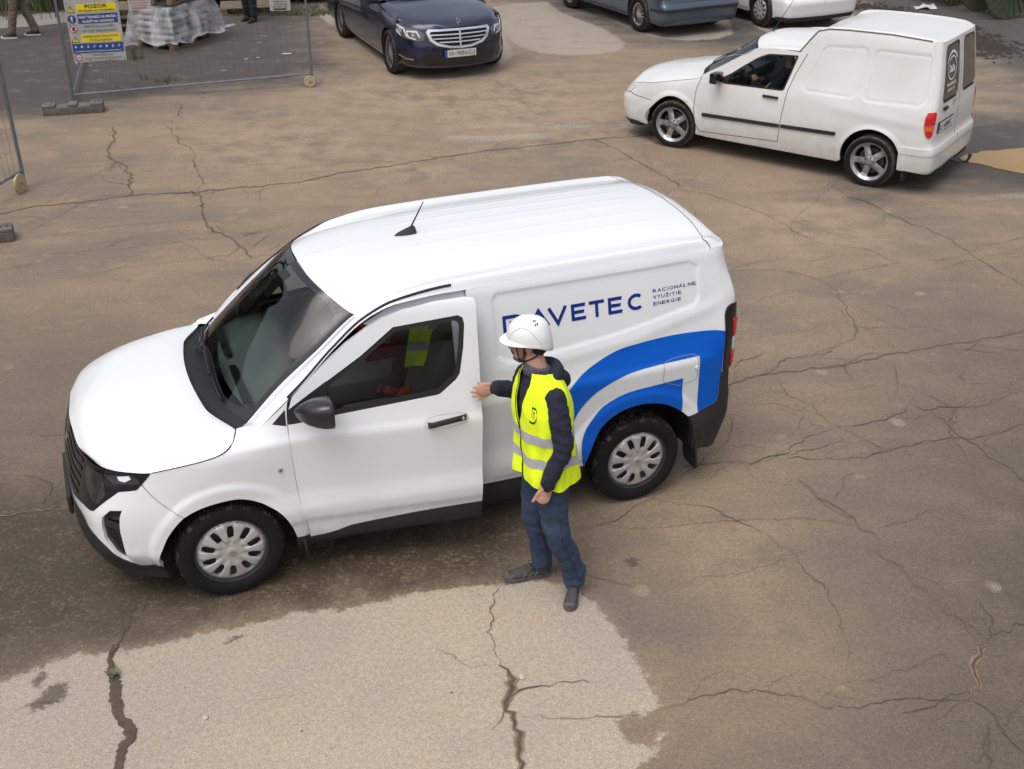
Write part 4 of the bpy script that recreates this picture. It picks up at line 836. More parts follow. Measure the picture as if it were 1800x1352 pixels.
    # --- shut lines on the body
    for s in (0, 1):
        m_ = bool(s)
        ribbon('bonnet_shut_line', A.at, shut, .006, GAP, van, .002, mir=m_)
        ribbon('bumper_shut_line', A.at, [(1.022, .873), (1.262, .645)], .004, mat('faint shut line', (.25, .25, .27), .8), van, .0015, mir=m_)
        mk = circle(1.834, .832, .018, 18); panel('side_marker', A.at, mk, (), mat('marker lens', (.50, .45, .42), .2, coat=.6), van, .006, rim=.006, step=.02, mir=m_); panel('marker_centre', A.at, circle(1.834, .832, .008, 12), (), mat('marker bulb', (.22, .09, .05), .4), van, .008, rim=.003, step=.02, mir=m_)
        MB().tube(curve3(B.at, [(.20, -.0+.012), (.45, .02), (.93, .035), (1.10, .045), (1.43, .052)], .002, .04, m_), .008, 6).obj('door_weather_seal', RUBBER, van)
    for s in (0, 1):
        panel('door_jamb', A.at, [(2.42, 1.60), (2.56, 1.66), (2.72, 1.70), (3.05, 1.70), (3.05, .40), (2.95, .40), (2.95, 1.58), (2.5, 1.56)], (), WHITE, van, -.028, step=.06, mir=bool(s))
    # --- driver door aperture and its seals
    # door outline on the closed body
    dfr = [(1.972, .262), (1.972, .335), (1.929, .636), (1.910, .924), (1.909, 1.069), (1.918, 1.18), (1.95, 1.258), (2.01, 1.318), (2.129, 1.416), (2.279, 1.532), (2.40, 1.605), (2.50, 1.653), (2.62, 1.69), (2.80, 1.715), (2.98, 1.722), (3.035, 1.715), (3.046, 1.68), (3.044, 1.60), (3.043, 1.127), (3.036, .402), (3.036, .270)]
    win = [(2.06, 1.275), (2.36, 1.457), (2.555, 1.598), (2.935, 1.628), (2.962, 1.612), (2.970, 1.573), (2.955, 1.44), (2.925, 1.29), (2.90, 1.255), (2.805, 1.183), (2.785, 1.176), (2.18, 1.127), (2.06, 1.118)]
    gl = [(2.135, 1.165), (2.15, 1.292), (2.37, 1.428), (2.565, 1.572), (2.915, 1.598), (2.935, 1.585), (2.940, 1.56), (2.928, 1.44), (2.900, 1.31), (2.885, 1.285), (2.790, 1.212), (2.18, 1.158)]
    tri_d = [(1.913, 1.103), (1.93, 1.212), (2.06, 1.305), (2.09, 1.31), (2.16, 1.295), (2.06, 1.275), (2.06, 1.118)]
    hx, hy, al = -.44, .86, R_(8.2)
    glossy = glass('door window glass', (.62, .64, .64), 1.0, 0)
    for side in (1, -1):
        opened = side > 0
        d = bpy.data.objects.new('door', None); d.location = (hx, hy*side, 0); d.rotation_euler = (0, 0, -al if opened else 0); link(d, van)
        if opened: d['label'] = 'driver door standing slightly open'
        def xf(V, N): return V-np.array([hx, hy, 0]), N
        m_ = side < 0
        white_d = [p for p in dfr if p[1] > .33]; 
        lowline = [(3.036, .402), (2.8, .395), (2.6, .385), (2.32, .363), (2.22, .352), (2.14, .325), (2.06, .308), (1.972, .30)]
        outer = [(1.972, .302)]+dfr[1:-2]+lowline[:-1]
        kw = dict(xf=xf, mir=m_)
        panel('door_skin', A.at, outer, [win], WHITE, d, .001, rim=.045, step=.025, **kw)
        panel('lower_trim', A.at, [(1.972, .30)]+[p for p in lowline[::-1][1:]]+[(3.036, .272), (1.972, .262)], (), PLBLK, d, .006, rim=.04, step=.03, **kw)
        panel('window_frame', A.at, win+[], [gl], RUBBER, d, -.004, rim=.012, step=.03, **kw)
        panel('window_pane', A.at, gl, (), glossy, d, -.010, step=.05, **kw)
        panel('mirror_sail', A.at, [(1.913, 1.103), (1.915, 1.187), (2.06, 1.278), (2.15, 1.333), (2.15, 1.292), (2.135, 1.165), (2.18, 1.158), (2.18, 1.127), (2.06, 1.114)], (), RUBBER, d, .0015, step=.03, **kw)
        inner = [(1.985, .32)]+[(u+.012, z) for u, z in dfr[2:7]]+[(2.06, 1.118), (2.785, 1.176), (2.90, 1.255), (3.03, 1.24), (3.025, .33)]
        panel('door_card', A.at, inner, (), DARKIN, d, -.055, step=.06, **kw)
        fr = dfr[6:18]; frin = [(u, z) for u, z in [(2.925, 1.29), (2.955, 1.44), (2.970, 1.573), (2.935, 1.628), (2.555, 1.598), (2.36, 1.457), (2.06, 1.275)]]
        panel('frame_inner', A.at, fr+[(3.04, 1.24), (2.91, 1.27)]+frin, (), DARKIN, d, -.042, step=.05, **kw)
        # handle: bowl and bar
        hb_ = rounded([(2.690, .985), (2.70, 1.035), (2.76, 1.055), (2.90, 1.058), (2.955, 1.045), (2.955, 1.005), (2.90, .985), (2.76, .972)], .02)
        hd_ = bpy.data.objects.new('door_handle', None); link(hd_, d)
        P = [A.pt(u, z, o)-np.array([hx, hy, 0]) for u, z, o in ((2.712, 1.008, .004), (2.722, 1.010, .030), (2.745, 1.012, .038), (2.80, 1.018, .040), (2.86, 1.024, .040), (2.90, 1.028, .038), (2.935, 1.031, .028), (2.945, 1.032, .004))]
        P = [p*np.array([1, side, 1]) for p in P]
        bb = MB(); k = len(P); V = []; prof = circle(0, 0, .020, 10, .012)
        for p in P:
            for (a_, b_) in prof: V.append((p[0], p[1]+b_*side, p[2]+a_))
        F = [(i*10+j, i*10+(j+1) % 10, (i+1)*10+(j+1) % 10, (i+1)*10+j) for i in range(k-1) for j in range(10)]+[tuple(range(10)), tuple(range((k-1)*10, k*10))]
        bb.add(V, F); bb.obj('handle_bar', PLBLK, hd_); hd_.parent = d
        lk = A.pt(2.918, 1.030, .052)-np.array([hx, hy, 0]); MB().cyl((lk[0], lk[1]*side, lk[2]), (0, 1, 0), .009, .006, 12).obj('lock_barrel', CHROME, hd_)
        # recess ring drawn as a flat grey line, its shade put in the colour
        ribbon('handle_recess_shade', A.at, hb_+[hb_[0]], .004, mat('recess edge shade', (.55, .56, .58), .4), d, .0022, **kw)
        if m_: ribbon('door_shut_line', A.at, dfr+[dfr[0]], .006, GAP, d, .002, **kw)
        # wing mirror
        mo = A.pt(2.02, 1.20, .0)-np.array([hx, hy, 0]); mo = mo*np.array([1, side, 1]); V = []; F = []; nn = 28
        secs = [(.125, .04, -.045, -.01), (.118, .22, -.040, -.01), (.095, .46, -.028, -.008), (.06, .70, -.014, -.004), (.02, .87, -.005, 0), (-.025, .97, 0, 0), (-.06, 1.0, 0, 0), (-.078, .985, 0, 0), (-.083, .94, 0, 0), (-.080, .88, 0, 0), (-.062, .86, 0, 0)]
        for (x, k_, dy, dz) in secs:
            for q in range(nn):
                a_ = 2*math.pi*q/nn; c_, s_ = math.cos(a_), math.sin(a_); e_ = .62; Y = math.copysign(abs(c_)**e_, c_)*.118*k_; Z = math.copysign(abs(s_)**e_, s_)*.080*k_; Z *= 1+.12*Y/.118
                V.append((x-.02*abs(Y)/.118*0-.10*max(Y, 0)*.6, (Y+dy)*side, Z+dz+.012*Y/.118))
        ns = len(secs); F = [(a_*nn+b_, a_*nn+(b_+1) % nn, (a_+1)*nn+(b_+1) % nn, (a_+1)*nn+b_) for a_ in range(ns-1) for b_ in range(nn)]+[tuple(range(nn)), tuple((ns-1)*nn+b_ for b_ in range(nn))]
        mh = MB().add(V, F).obj('wing_mirror', wetdrops('wet mirror housing', (.020, .018, .021), .28), d, angle=50); mh.location = (mo[0]-.055, mo[1]+(.165 if side > 0 else -.125), mo[2]+(.045 if side > 0 else -.015))
        MB().tube([(0, -.13*side, -.05), (.0, -.08*side, -.045), (0, -.02*side, -.02)], [.035, .03, .03], 10).obj('mirror_stalk', RUBBER, mh)
        pv = flat_at((-.064, -.09, -.055), (0, 1, 0), (0, 0, 1), (-1, 0, 0)); panel('mirror_glass', pv, rounded([(0, 0), (.18, .01), (.18, .12), (0, .11)], .025), (), mat('mirror glass', (.8, .8, .8), .02, metal=1), mh, 0, step=.1)
    for s in (0, 1): panel('pillar_sail', A.at, [(1.825, 1.112), (1.905, 1.195), (1.900, 1.100)], (), RUBBER, van, .002, step=.03, mir=bool(s))
    # --- blue graphics and lettering on both flanks
    BLUE = mat('blue vinyl', (.000, .105, .56), .38, coat=.1, spec=.25); NAVY = mat('navy vinyl', (.006, .028, .20), .5, spec=.2)
    o_out = spline([(4.794, 1.168), (4.675, 1.190), (4.419, 1.204), (4.25, 1.203), (4.147, 1.196), (4.039, 1.185), (3.954, 1.162), (3.878, 1.132), (3.813, 1.101), (3.746, 1.060), (3.658, .985), (3.59, .88), (3.55, .76), (3.535, .62), (3.545, .50), (3.56, .408)], 4)
    w_out = [(4.597, 1.036), (4.30, 1.036)]+spline([(4.189, 1.030), (4.08, 1.018), (3.995, .996), (3.921, .966), (3.848, .926), (3.775, .862), (3.723, .79), (3.69, .70), (3.675, .60), (3.683, .50), (3.712, .397)], 4)
    w_in = [(4.48, .901), (4.35, .898)]+spline([(4.24, .893), (4.151, .889), (4.055, .876), (3.982, .852), (3.899, .808), (3.837, .744), (3.785, .671), (3.758, .595), (3.751, .531), (3.762, .461), (3.779, .397)], 4)
    outer_b = o_out+w_out[::-1]+[(4.597, 1.036), (4.616, .614), (4.62, .6145), (4.751, .648), (4.768, .662), (4.778, .70), (4.780, .873), (4.794, .878)]
    inner_b = w_in+[p for p in arch_r]+[(4.50, .64), (4.492, .655)]
    inner_b = w_in+[p for p in arch_r if p[0] < 4.485]+[(4.490, .652)]
    for s in (0, 1):
        m_ = bool(s)
        panel('blue_swoosh', A.at, outer_b, (), BLUE, van, .002, step=.022, mir=m_)
        panel('blue_swoosh', A.at, inner_b, (), BLUE, van, .002, step=.022, mir=m_)
        fl = rounded([(4.330, .905), (4.328, 1.040), (4.40, 1.058), (4.555, 1.058), (4.588, 1.03), (4.588, .87), (4.458, .851)], .02, 4)
        if not m_: ribbon('fuel_flap_shut_line', A.at, fl+[fl[0]], .0035, mat('flap shut line', (.30, .32, .36), .6), van, .0035); panel('fuel_flap_catch', A.at, circle(4.578, .962, .014, 14), (), WHITE, van, .012, rim=.01, step=.02)
        def AT(u, v, off=0): return A.at(np.clip(u, 0, 5.7) if not m_ else 7.52-np.atleast_1d(u)-.0, v, off)
        z0, z1 = 1.408, 1.511; h = z1-z0; t = .021
        def glyph(name, polys): poly_on(name, AT, polys, NAVY, van, off=.0025, xf=(lambda V, N: (V*[1, -1, 1], N*[1, -1, 1])) if m_ else None, step=.04)
        def arcp(cx, cy, rx, ry, a0, a1, n=14): return [(cx+rx*math.cos(R_(a0+(a1-a0)*i/n)), cy+ry*math.sin(R_(a0+(a1-a0)*i/n))) for i in range(n+1)]
        xD = 3.262
        glyph('letter_d', [stroke([(xD+t/2, z0), (xD+t/2, z1-t/2), (xD+.06, z1-t/2)]+arcp(xD+.075, (z0+z1)/2, .062, h/2-t/2, 88, -88)+[(xD+.045, z0+t/2)], t), stroke([(xD+.050, z0+.030), (xD+.050, z1-.042), (xD+.075, z1-.042)]+arcp(xD+.075, (z0+z1)/2-.004, .024, .018, 60, -80, 6), .012)])
        glyph('letter_a', [stroke([(3.434, z0), (3.497, z1-.004), (3.560, z0)], t), [(3.463, z0+.026), (3.532, z0+.026), (3.526, z0+.042), (3.469, z0+.042)]])
        glyph('letter_v', [stroke([(3.566, z1), (3.622, z0+.004), (3.678, z1)], t)])
        for x0 in (3.713, 3.964):
            glyph('letter_e', [[(x0, z0), (x0+.095, z0), (x0+.099, z0+t), (x0+t, z0+t), (x0+t, z1-t), (x0+.094, z1-t), (x0+.098, z1), (x0, z1)], [(x0+t, (z0+z1-t)/2), (x0+.085, (z0+z1-t)/2), (x0+.089, (z0+z1+t)/2), (x0+t, (z0+z1+t)/2)]])
        glyph('letter_t', [[(3.834, z1-t), (3.938, z1-t), (3.938, z1), (3.834, z1)], [(3.8755, z0), (3.8965, z0), (3.8965, z1-t), (3.8755, z1-t)]])
        glyph('letter_c', [stroke(arcp(4.160, (z0+z1)/2, .050, h/2-t/2, 52, 308, 20), t)])
        for k, (s_, wd, zz) in enumerate((('RACIONÁLNE', .318, 1.497), ('VYUŽITIE', .205, 1.457), ('ENERGIE', .203, 1.416))):
            # spread lettering: one character at a time
            adv = {'I': .45}; ws = [adv.get(c, 1.0) for c in s_]; tot = sum(ws)+.25*(len(s_)-1); x = 4.279
            Vs = []; b = 0
            P_, N_, F_ = [], [], []
            for c, wc in zip(s_, ws):
                V, F = text_mesh(c, .012); cap = text_mesh('H', .012)[0][:, 1].max(); cw = wd*wc/tot; xa, xb = V[:, 0].min(), V[:, 0].max(); cwd = cw if c != 'I' else .0042
                u = x+(V[:, 0]-xa)/(xb-xa)*cwd+(0 if c != 'I' else cw*.3); v = zz+V[:, 1]*.0205/cap; p, n = AT(u, v, .0025)
                for f in F: F_.append(tuple(i+b for i in (f if np.cross(p[f[1]]-p[f[0]], p[f[2]]-p[f[0]])@n[f[0]] > 0 else f[::-1])))
                b += len(p); P_.append(p); N_.append(n); x += cw+wd*.25/tot
            P_ = np.concatenate(P_); N_ = np.concatenate(N_)
            if m_: P_ = P_*[1, -1, 1]; N_ = N_*[1, -1, 1]; F_ = [f[::-1] for f in F_]
            mesh_obj('lettering', P_, F_, NAVY, van, normals=N_)
    # --- wheels
    for (x, s, sp) in ((0, 1, .05), (-WB, 1, .25), (0, -1, .1), (-WB, -1, .4)):
        wheel_obj('wheel', van, (x, .872*s, .318), .322, .219, .20, 'cap10', steer=0, side=s, spin=sp)
    # --- antenna
    an = bpy.data.objects.new('antenna', None); link(an, van); an.location = (-1.42, 0, 1.800)
    V = []; F = []; secs = [(.085, .0, .004), (.06, .012, .02), (.02, .024, .035), (-.02, .028, .05), (-.05, .026, .050), (-.06, .020, .02)]
    for x, hw, hh in secs: V += [(x, hw+.004, 0), (x, hw*.75, hh*.5), (x, 0.0, hh+.006), (x, -hw*.75, hh*.5), (x, -hw-.004, 0)]
    F = [(i*5+j, i*5+j+1, (i+1)*5+j+1, (i+1)*5+j) for i in range(5) for j in range(4)]+[(0, 1, 2, 3, 4), (25, 26, 27, 28, 29)]
    MB().add(V, F).obj('antenna_base', PLBLK, an); MB().tube([(-.025, 0, .045), (-.115, 0, .205)], [.006, .003], 6).obj('antenna_rod', RUBBER, an)
    # --- cabin
    fl = MB(); fl.box((-.85, 0, .42), (1.7, 1.50, .06)); fl.box((-1.60, 0, 1.05), (.03, 1.44, 1.25)); fl.obj('cab_floor_and_bulkhead', DARKIN, van)
    prof = [(-.17, 1.06), (-.27, 1.10), (-.42, 1.12), (-.56, 1.09), (-.62, 1.04), (-.60, .92), (-.52, .80), (-.50, .60)]
    V = []; n = 15
    for i in range(n):
        y = -.76+1.52*i/(n-1); q = .14*(abs(y)/.76)**2
        for x, z in prof: V.append((x-q, y, z-(.01 if abs(y) > .7 else 0)+(.035*math.exp(-((y-.38)/.2)**2) if -.6 < x < -.3 else 0)))
    k = len(prof); mesh_obj('dashboard', V, [(i*k+j, i*k+j+1, (i+1)*k+j+1, (i+1)*k+j) for i in range(n-1) for j in range(k-1)], mat('dashboard plastic', (.15, .165, .157), .8, bump=.1, bscale=200), van)
    for a_, b_ in ((-.62, -.12), (.05, .55)):
        vb = MB(); 
        for i in range(14): y = a_+(b_-a_)*i/13; vb.box((-.235-.04*(y/.7)**2, y, 1.121), (.035, .012, .004))
        vb.box((-.235, (a_+b_)/2, 1.1185), (.045, b_-a_+.02, .003)); vb.obj('demist_vent', RUBBER, van)
    sw = bpy.data.objects.new('steering_wheel', None); link(sw, van); sw.location = (-.70, .38, 1.02); sw.rotation_euler = (0, R_(-62), 0)
    MB().tube([(.185*math.cos(a), .185*math.sin(a), 0) for a in np.linspace(0, 2*math.pi, 32, endpoint=False)], .015, 8, closed=True).obj('wheel_rim', DARKIN, sw)
    hub = MB(); hub.cyl((0, 0, -.02), (0, 0, 1), .06, .05, 16); hub.box((0, .09, -.01), (.04, .16, .02)); hub.box((0, -.09, -.01), (.04, .16, .02)); hub.box((.09, 0, -.01), (.16, .04, .02)); hub.obj('wheel_hub', DARKIN, sw)
    for y in (.38, -.38):
        st = bpy.data.objects.new('seat', None); link(st, van); st.location = (-1.18, y, .45)
        b = MB(); b.box((.06, 0, .22), (.50, .50, .16), bev=.05); b.obj('seat_cushion', GREYIN, st)
        b = MB(); b.box((-.24, 0, .55), (.14, .48, .66), bev=.06, rot=Matrix.Rotation(R_(-14), 3, 'Y')); b.obj('seat_back', GREYIN, st)
        b = MB(); b.box((-.34, 0, .96), (.10, .26, .19), bev=.04, rot=Matrix.Rotation(R_(-10), 3, 'Y')); b.obj('headrest', GREYIN, st)
    b = MB(); b.box((-.60, 0, 1.60), (.02, .24, .07), bev=.01); b.tube([(-.60, 0, 1.60), (-.55, 0, 1.68)], .012, 6); b.obj('rear_view_mirror', RUBBER, van)
make_van()
# ---------------------------------------------------------------- other vehicles: one shared way of shaping, each with its own measurements
def car_wrap(c):
    """side/front/rear skin. u = 1.5 - x along the side, v = height"""
    zs = c['zs']; side = c['side']; W = c['W']; us = [0, .30, .523, .70, .866, 1.05, 1.2, 1.5, 1.9]; xe = c['xe']
    us += [1.5-c['wb']*.5, 1.5+c['wb'], 1.5-xe, 1.5-xe+.20, 1.5-xe+.34, 1.5-xe+.47, 1.5-xe+.75, 1.5-xe+1.12]; us = sorted(set(us)); us = us
    us = [0, .30, .523, .70, .866, 1.05, 1.2, 1.5, 1.95, 1.5+c['wb']*.6, 1.5+c['wb'], 1.5-xe, 1.7-xe, 1.84-xe, 1.97-xe, 2.25-xe, 2.62-xe]
    T = np.zeros((len(us), len(zs), 3)); fk = c.get('fk', 1.0)
    fr = [(0, 0), (.018, .335), (.075, .585), (.155, .76), (.27, .875), (.42, .945)]
    for j, z in enumerate(zs):
        y = side[j]; xf = float(np.interp(z, *zip(*c['front']))); xr = float(np.interp(z, *zip(*c['rear'])))
        for i, (a, b) in enumerate(fr): T[i, j] = (xf-a*fk, b*min(y, W)*1.0, z)
        T[6, j] = (.30, y*.985, z)
        wf = c.get('wing', None); dy = float(np.interp(z, *zip(*wf))) if wf else 0
        for i, x in ((7, 0), (8, -.45), (9, -c['wb']*.6), (10, -c['wb']), (11, xe)): T[i, j] = (x, y-(.012 if i == 11 else 0)-(dy if i == 7 else 0), z)
        if dy: T[6, j][1] -= dy
        for k, (a, b) in enumerate(c.get('rp', [(.17, .985), (.055, .93), (.022, .80), (.006, .48), (0, 0)])):
            xx = xr+a*c.get('rk', 1); T[12+k, j] = (min(xx, xe-.02*(k+1)) if k == 0 else xx, b*(y-.015), z)
    P = tensor(us, zs, T, .01, .01)
    if c.get('disp'): P.displace(c['disp'])
    return P
def car_loft(rows, rt, st, A=None, last=None):
    R = []
    for r in rows:
        (xl, zl) = r[0]; L = A.pt(1.5-xl, zl); E = np.array(r[1]); m = (L+E)/2; q = np.array([0, .5, .86]); m = m+q/np.linalg.norm(q)*r[5] if len(r) > 5 else m+q*.02
        R.append([L, m, E, r[2], r[3], r[4]])
    if last is not None: R.append([A.pt(u, last[1]) for u in last[0]])
    return tensor(st, rt, np.array(R), .015, .015)
def bonnet_patch(A, shut, cr, md, ce, rt=(0, .11, .40, .85, 1.30, 1.59, 1.70)):
    n = len(shut); T = np.zeros((n, 7, 3)); sl = [tuple(A.pt(u, z)) for u, z in shut]
    for i in range(n):
        for j, r in enumerate((sl, cr, md, ce)): T[i, j] = r[i]; T[i, 6-j] = (r[i][0], -r[i][1], r[i][2])
    s = [0]; 
    for a, b in zip(ce[:-1], ce[1:]): s.append(s[-1]+max(.03, float(np.linalg.norm(np.array(a)-np.array(b)))))
    return tensor(s, list(rt), T, .015, .02), s[-1]
def arch_pts(cx, r, zc, zb, n=22, rx=None):
    rx = rx or r; a0 = math.asin(max(-1, min(1, (zb-zc)/r))); return [(cx-rx*math.cos(a0+(math.pi-2*a0)*i/n), zc+r*math.sin(a0+(math.pi-2*a0)*i/n)) for i in range(n+1)]
def well(parent, cx, r, W, zc=.32, both=True):
    for s in (1, -1):
        V = []; n = 16
        for i in range(n+1):
            a = -.15+(math.pi+.3)*i/n
            for y in (W-.02, W-.33): V.append((cx+r*math.cos(a), y*s, zc+r*math.sin(a)))
        MB().add(V, [(2*i, 2*i+1, 2*i+3, 2*i+2) for i in range(n)]+[tuple(2*i+1 for i in range(n+1))]).obj('wheel_arch_liner', mat('arch liner', (.008, .008, .009), .95), parent)

# ---- the small white van of an older make with the tall box body
def make_box_van():
    pose = (2.5337, 15.0859, 2.51467)
    PW = mat('aged white paint', (.72, .73, .72), .30, coat=.45, var=.08, vscale=2.2, col2=(.66, .65, .62))
    dirt(PW, .15, .85, (.36, .29, .21), .20)
    v = thing('box_van', 'older small white van with tall box body, five spoke alloy wheels and a tow bar', 'van', (pose[0], pose[1], 0), pose[2])
    p1 = [(3.36, 1.50), (3.82, 1.535), (3.86, 1.50), (3.80, 1.02), (3.75, .995), (3.22, .985), (3.19, 1.02)]; p2 = [(3.96, 1.53), (4.55, 1.545), (4.60, 1.51), (4.64, 1.09), (4.56, 1.015), (3.95, .99), (3.92, 1.03)]
    def disp(U, V, P):
        d = np.zeros(U.shape)
        for p in (p1, p2): q_ = sd_poly(U, V, rounded(p, .06, 3)); d -= .003*smooth(.004, -.016, q_)+.006*np.exp(-(q_/.014)**2)
        for cx in (1.5, 4.1): r = np.hypot(U-cx, V-.31); d += .014*smooth(.43, .37, r)*smooth(.1, .2, V)
        d += .006*smooth(3.3, 3.8, U)*smooth(4.75, 4.5, U)*np.exp(-((V-np.interp(U, [3.3, 4.7], [.86, .80]))/.05)**2); return d
    c = dict(zs=[.16, .22, .30, .40, .50, .62, .75, .88, .96, 1.10, 1.40, 1.62, 1.72, 1.80], side=[.76, .79, .812, .828, .835, .838, .832, .822, .808, .772, .712, .675, .645, .60], W=.80, wb=2.6, xe=-3.06, fk=.66, rk=.45, rp=[(.17, .965), (.055, .90), (.022, .77), (.006, .46), (0, 0)],
             front=[(.16, .85), (.25, .92), (.40, .955), (.52, .96), (.58, .94), (.62, .88), (.70, .83), (.80, .74), (1.0, .6), (1.8, .4)], rear=[(.16, -3.22), (.30, -3.31), (.52, -3.315), (.58, -3.28), (.9, -3.275), (1.2, -3.25), (1.45, -3.21), (1.72, -3.16), (1.8, -3.12)],
             wing=[(.6, 0), (.80, .02), (.90, .06), (.96, .12), (1.1, .16), (1.8, .16)], disp=disp)
    A = car_wrap(c)
    shut = [(.50, .695), (.72, .70), (.90, .725), (1.10, .765), (1.30, .81), (1.55, .865), (1.72, .905), (1.80, .925)]
    H, hs_ = bonnet_patch(A, shut, [(.79, .33, .71), (.73, .47, .74), (.60, .57, .775), (.40, .615, .825), (.20, .65, .865), (-.05, .675, .905), (-.20, .68, .93), (-.29, .66, .94)],
                          [(.82, .17, .715), (.77, .26, .76), (.64, .34, .81), (.40, .36, .865), (.20, .38, .905), (-.04, .39, .945), (-.15, .40, .960), (-.20, .40, .962)],
                          [(.83, 0, .718), (.79, 0, .77), (.66, 0, .825), (.40, 0, .88), (.20, 0, .92), (-.02, 0, .96), (-.10, 0, .972), (-.15, 0, .975)])
    rt = [0, .09, .18, .36, .52, .70]
    B1 = car_loft([((-.36, .975), (-.33, .66, .955), (-.25, .42, .985), (-.205, .2, .998), (-.19, 0, 1.0), .01), ((-.58, 1.10), (-.56, .645, 1.09), (-.47, .41, 1.13), (-.43, .2, 1.145), (-.42, 0, 1.15), .012), ((-.82, 1.25), (-.80, .62, 1.235), (-.70, .39, 1.285), (-.66, .19, 1.30), (-.65, 0, 1.305), .015),
                   ((-1.0, 1.355), (-.98, .60, 1.335), (-.87, .38, 1.385), (-.82, .19, 1.402), (-.81, 0, 1.408), .018), ((-1.12, 1.385), (-1.09, .595, 1.378), (-.98, .38, 1.425), (-.94, .19, 1.445), (-.93, 0, 1.45), .02), ((-1.35, 1.405), (-1.33, .60, 1.415), (-1.28, .38, 1.46), (-1.27, .19, 1.478), (-1.26, 0, 1.485), .022), ((-1.62, 1.415), (-1.66, .60, 1.43), (-1.68, .38, 1.475), (-1.68, .19, 1.495), (-1.68, 0, 1.50), .022)],
                  rt, [0, .27, .55, .78, .90, 1.15, 1.50], A)
    B2 = car_loft([((-1.56, 1.40), (-1.60, .60, 1.42), (-1.62, .38, 1.47), (-1.62, .19, 1.49), (-1.62, 0, 1.49), .02), ((-1.65, 1.54), (-1.70, .575, 1.60), (-1.72, .38, 1.64), (-1.73, .19, 1.655), (-1.73, 0, 1.66), .03), ((-1.74, 1.655), (-1.81, .56, 1.675), (-1.84, .38, 1.685), (-1.85, .19, 1.688), (-1.85, 0, 1.69), .025), ((-1.86, 1.69), (-1.96, .555, 1.708), (-1.99, .38, 1.713), (-2.0, .19, 1.715), (-2.0, 0, 1.716), .02),
                   ((-2.10, 1.705), (-2.15, .555, 1.722), (-2.16, .38, 1.726), (-2.16, .19, 1.727), (-2.16, 0, 1.728), .02), ((-2.6, 1.715), (-2.6, .555, 1.728), (-2.6, .38, 1.732), (-2.6, .19, 1.733), (-2.6, 0, 1.734), .02), ((-2.92, 1.70), (-2.95, .55, 1.720), (-2.96, .38, 1.723), (-2.96, .19, 1.724), (-2.96, 0, 1.725), .02), ((-3.02, 1.695), (-3.09, .54, 1.708), (-3.105, .37, 1.712), (-3.11, .18, 1.713), (-3.11, 0, 1.714), .012)],
                  rt, [0, .16, .33, .48, .64, 1.08, 1.50, 1.66, 1.74], A, last=((4.66, 4.80, 4.93, 5.20, 5.44, 5.699), 1.69))
    win = rounded([(2.15, .93), (2.19, 1.00), (2.37, 1.135), (2.56, 1.27), (2.68, 1.325), (3.045, 1.352), (3.04, 1.33), (2.945, .955)], [.03, .05, .05, .05, .05, .02, .01, .03], 3)
    top = [(1.80, .925), (1.86, .975), (2.08, 1.10), (2.32, 1.25), (2.50, 1.355), (2.62, 1.385), (2.85, 1.405), (3.055, 1.40), (3.15, 1.54), (3.24, 1.655), (3.36, 1.69), (3.60, 1.705), (4.10, 1.715), (4.42, 1.70), (4.52, 1.695), (4.66, 1.69), (5.10, 1.69), (5.6985, 1.69)]
    body = [(0, .30), (0, .70), (.50, .695)]+shut[1:]+top[1:]+[(5.6985, .25), (4.75, .26), (4.43, .27)]+arch_pts(4.1, .355, .33, .26)[::-1]+[(3.70, .225), (1.95, .215)]+arch_pts(1.5, .345, .325, .24)[::-1]+[(1.10, .25), (.9, .23), (0, .23)]
    rw = rounded([(5.03, 1.08), (5.03, 1.58), (5.07, 1.63), (5.53, 1.645), (5.58, 1.61), (5.58, 1.08), (5.53, 1.04), (5.08, 1.04)], .02, 2)
    panel('body_shell', A.at, body, [win, rw], PW, v, 0, rim=.02, step=.024, bstep=.024, sym=True)
    panel('bonnet', H.at, [(0, 0), (hs_, 0), (hs_, 1.70), (0, 1.70)], (), PW, v, .001, rim=.012, step=.05)
    for s in (0, 1): panel('pillar', B1.at, [(0, 0), (1.50, 0), (1.50, .18), (0, .18)], (), PW, v, 0, step=.04, mir=bool(s))
    panel('cab_roof', B1.at, [(.78, .18), (1.50, .18), (1.50, .6999), (.78, .6999)], (), PW, v, 0, step=.04, sym=True)
    panel('windscreen', B1.at, [(.03, .195), (.76, .195), (.77, .6999), (.02, .6999)], (), glass('small van windscreen', (.80, .85, .84)), v, .002, step=.06, sym=True)
    ribbon('windscreen_seal', B1.at, [(.02, .69), (.03, .19), (.77, .19), (.78, .6999)], .022, RUBBER, v, .004, sym=True)
    panel('box_roof', B2.at, [(0, 0), (1.74, 0), (1.74, .6999), (0, .6999)], (), PW, v, 0, step=.04, sym=True)
    for s in (0, 1):
        m_ = bool(s); ribbon('roof_gutter', A.at, top[7:15], .016, mat('gutter sealant', (.09, .09, .10), .6), v, .003, mir=m_)
        ribbon('door_shut_line', A.at, [(1.86, .955), (1.81, .80), (1.80, .60), (1.83, .38), (1.90, .28), (2.95, .335), (2.965, .60), (3.0, .95), (3.055, 1.15), (3.155, 1.385), (3.16, 1.40)], .007, GAP, v, .002, mir=m_)
        ribbon('window_seal', A.at, win+[win[0]], .018, RUBBER, v, .003, mir=m_)
        panel('window_pane', A.at, win, (), glass('small van side glass', (.80, .84, .86)), v, -.006, step=.06, mir=m_)
        panel('mirror_sail', A.at, [(2.13, .93), (2.145, .99), (2.24, 1.05), (2.22, .94)], (), RUBBER, v, .004, step=.04, mir=m_)
        sgn = -1 if s else 1; b = MB(); q = A.pt(2.13, .985); b.box((q[0]+.02, (q[1]+.11)*sgn, q[2]+.02), (.10, .20, .13), bev=.035); b.obj('wing_mirror', GLOSSBLK, v)
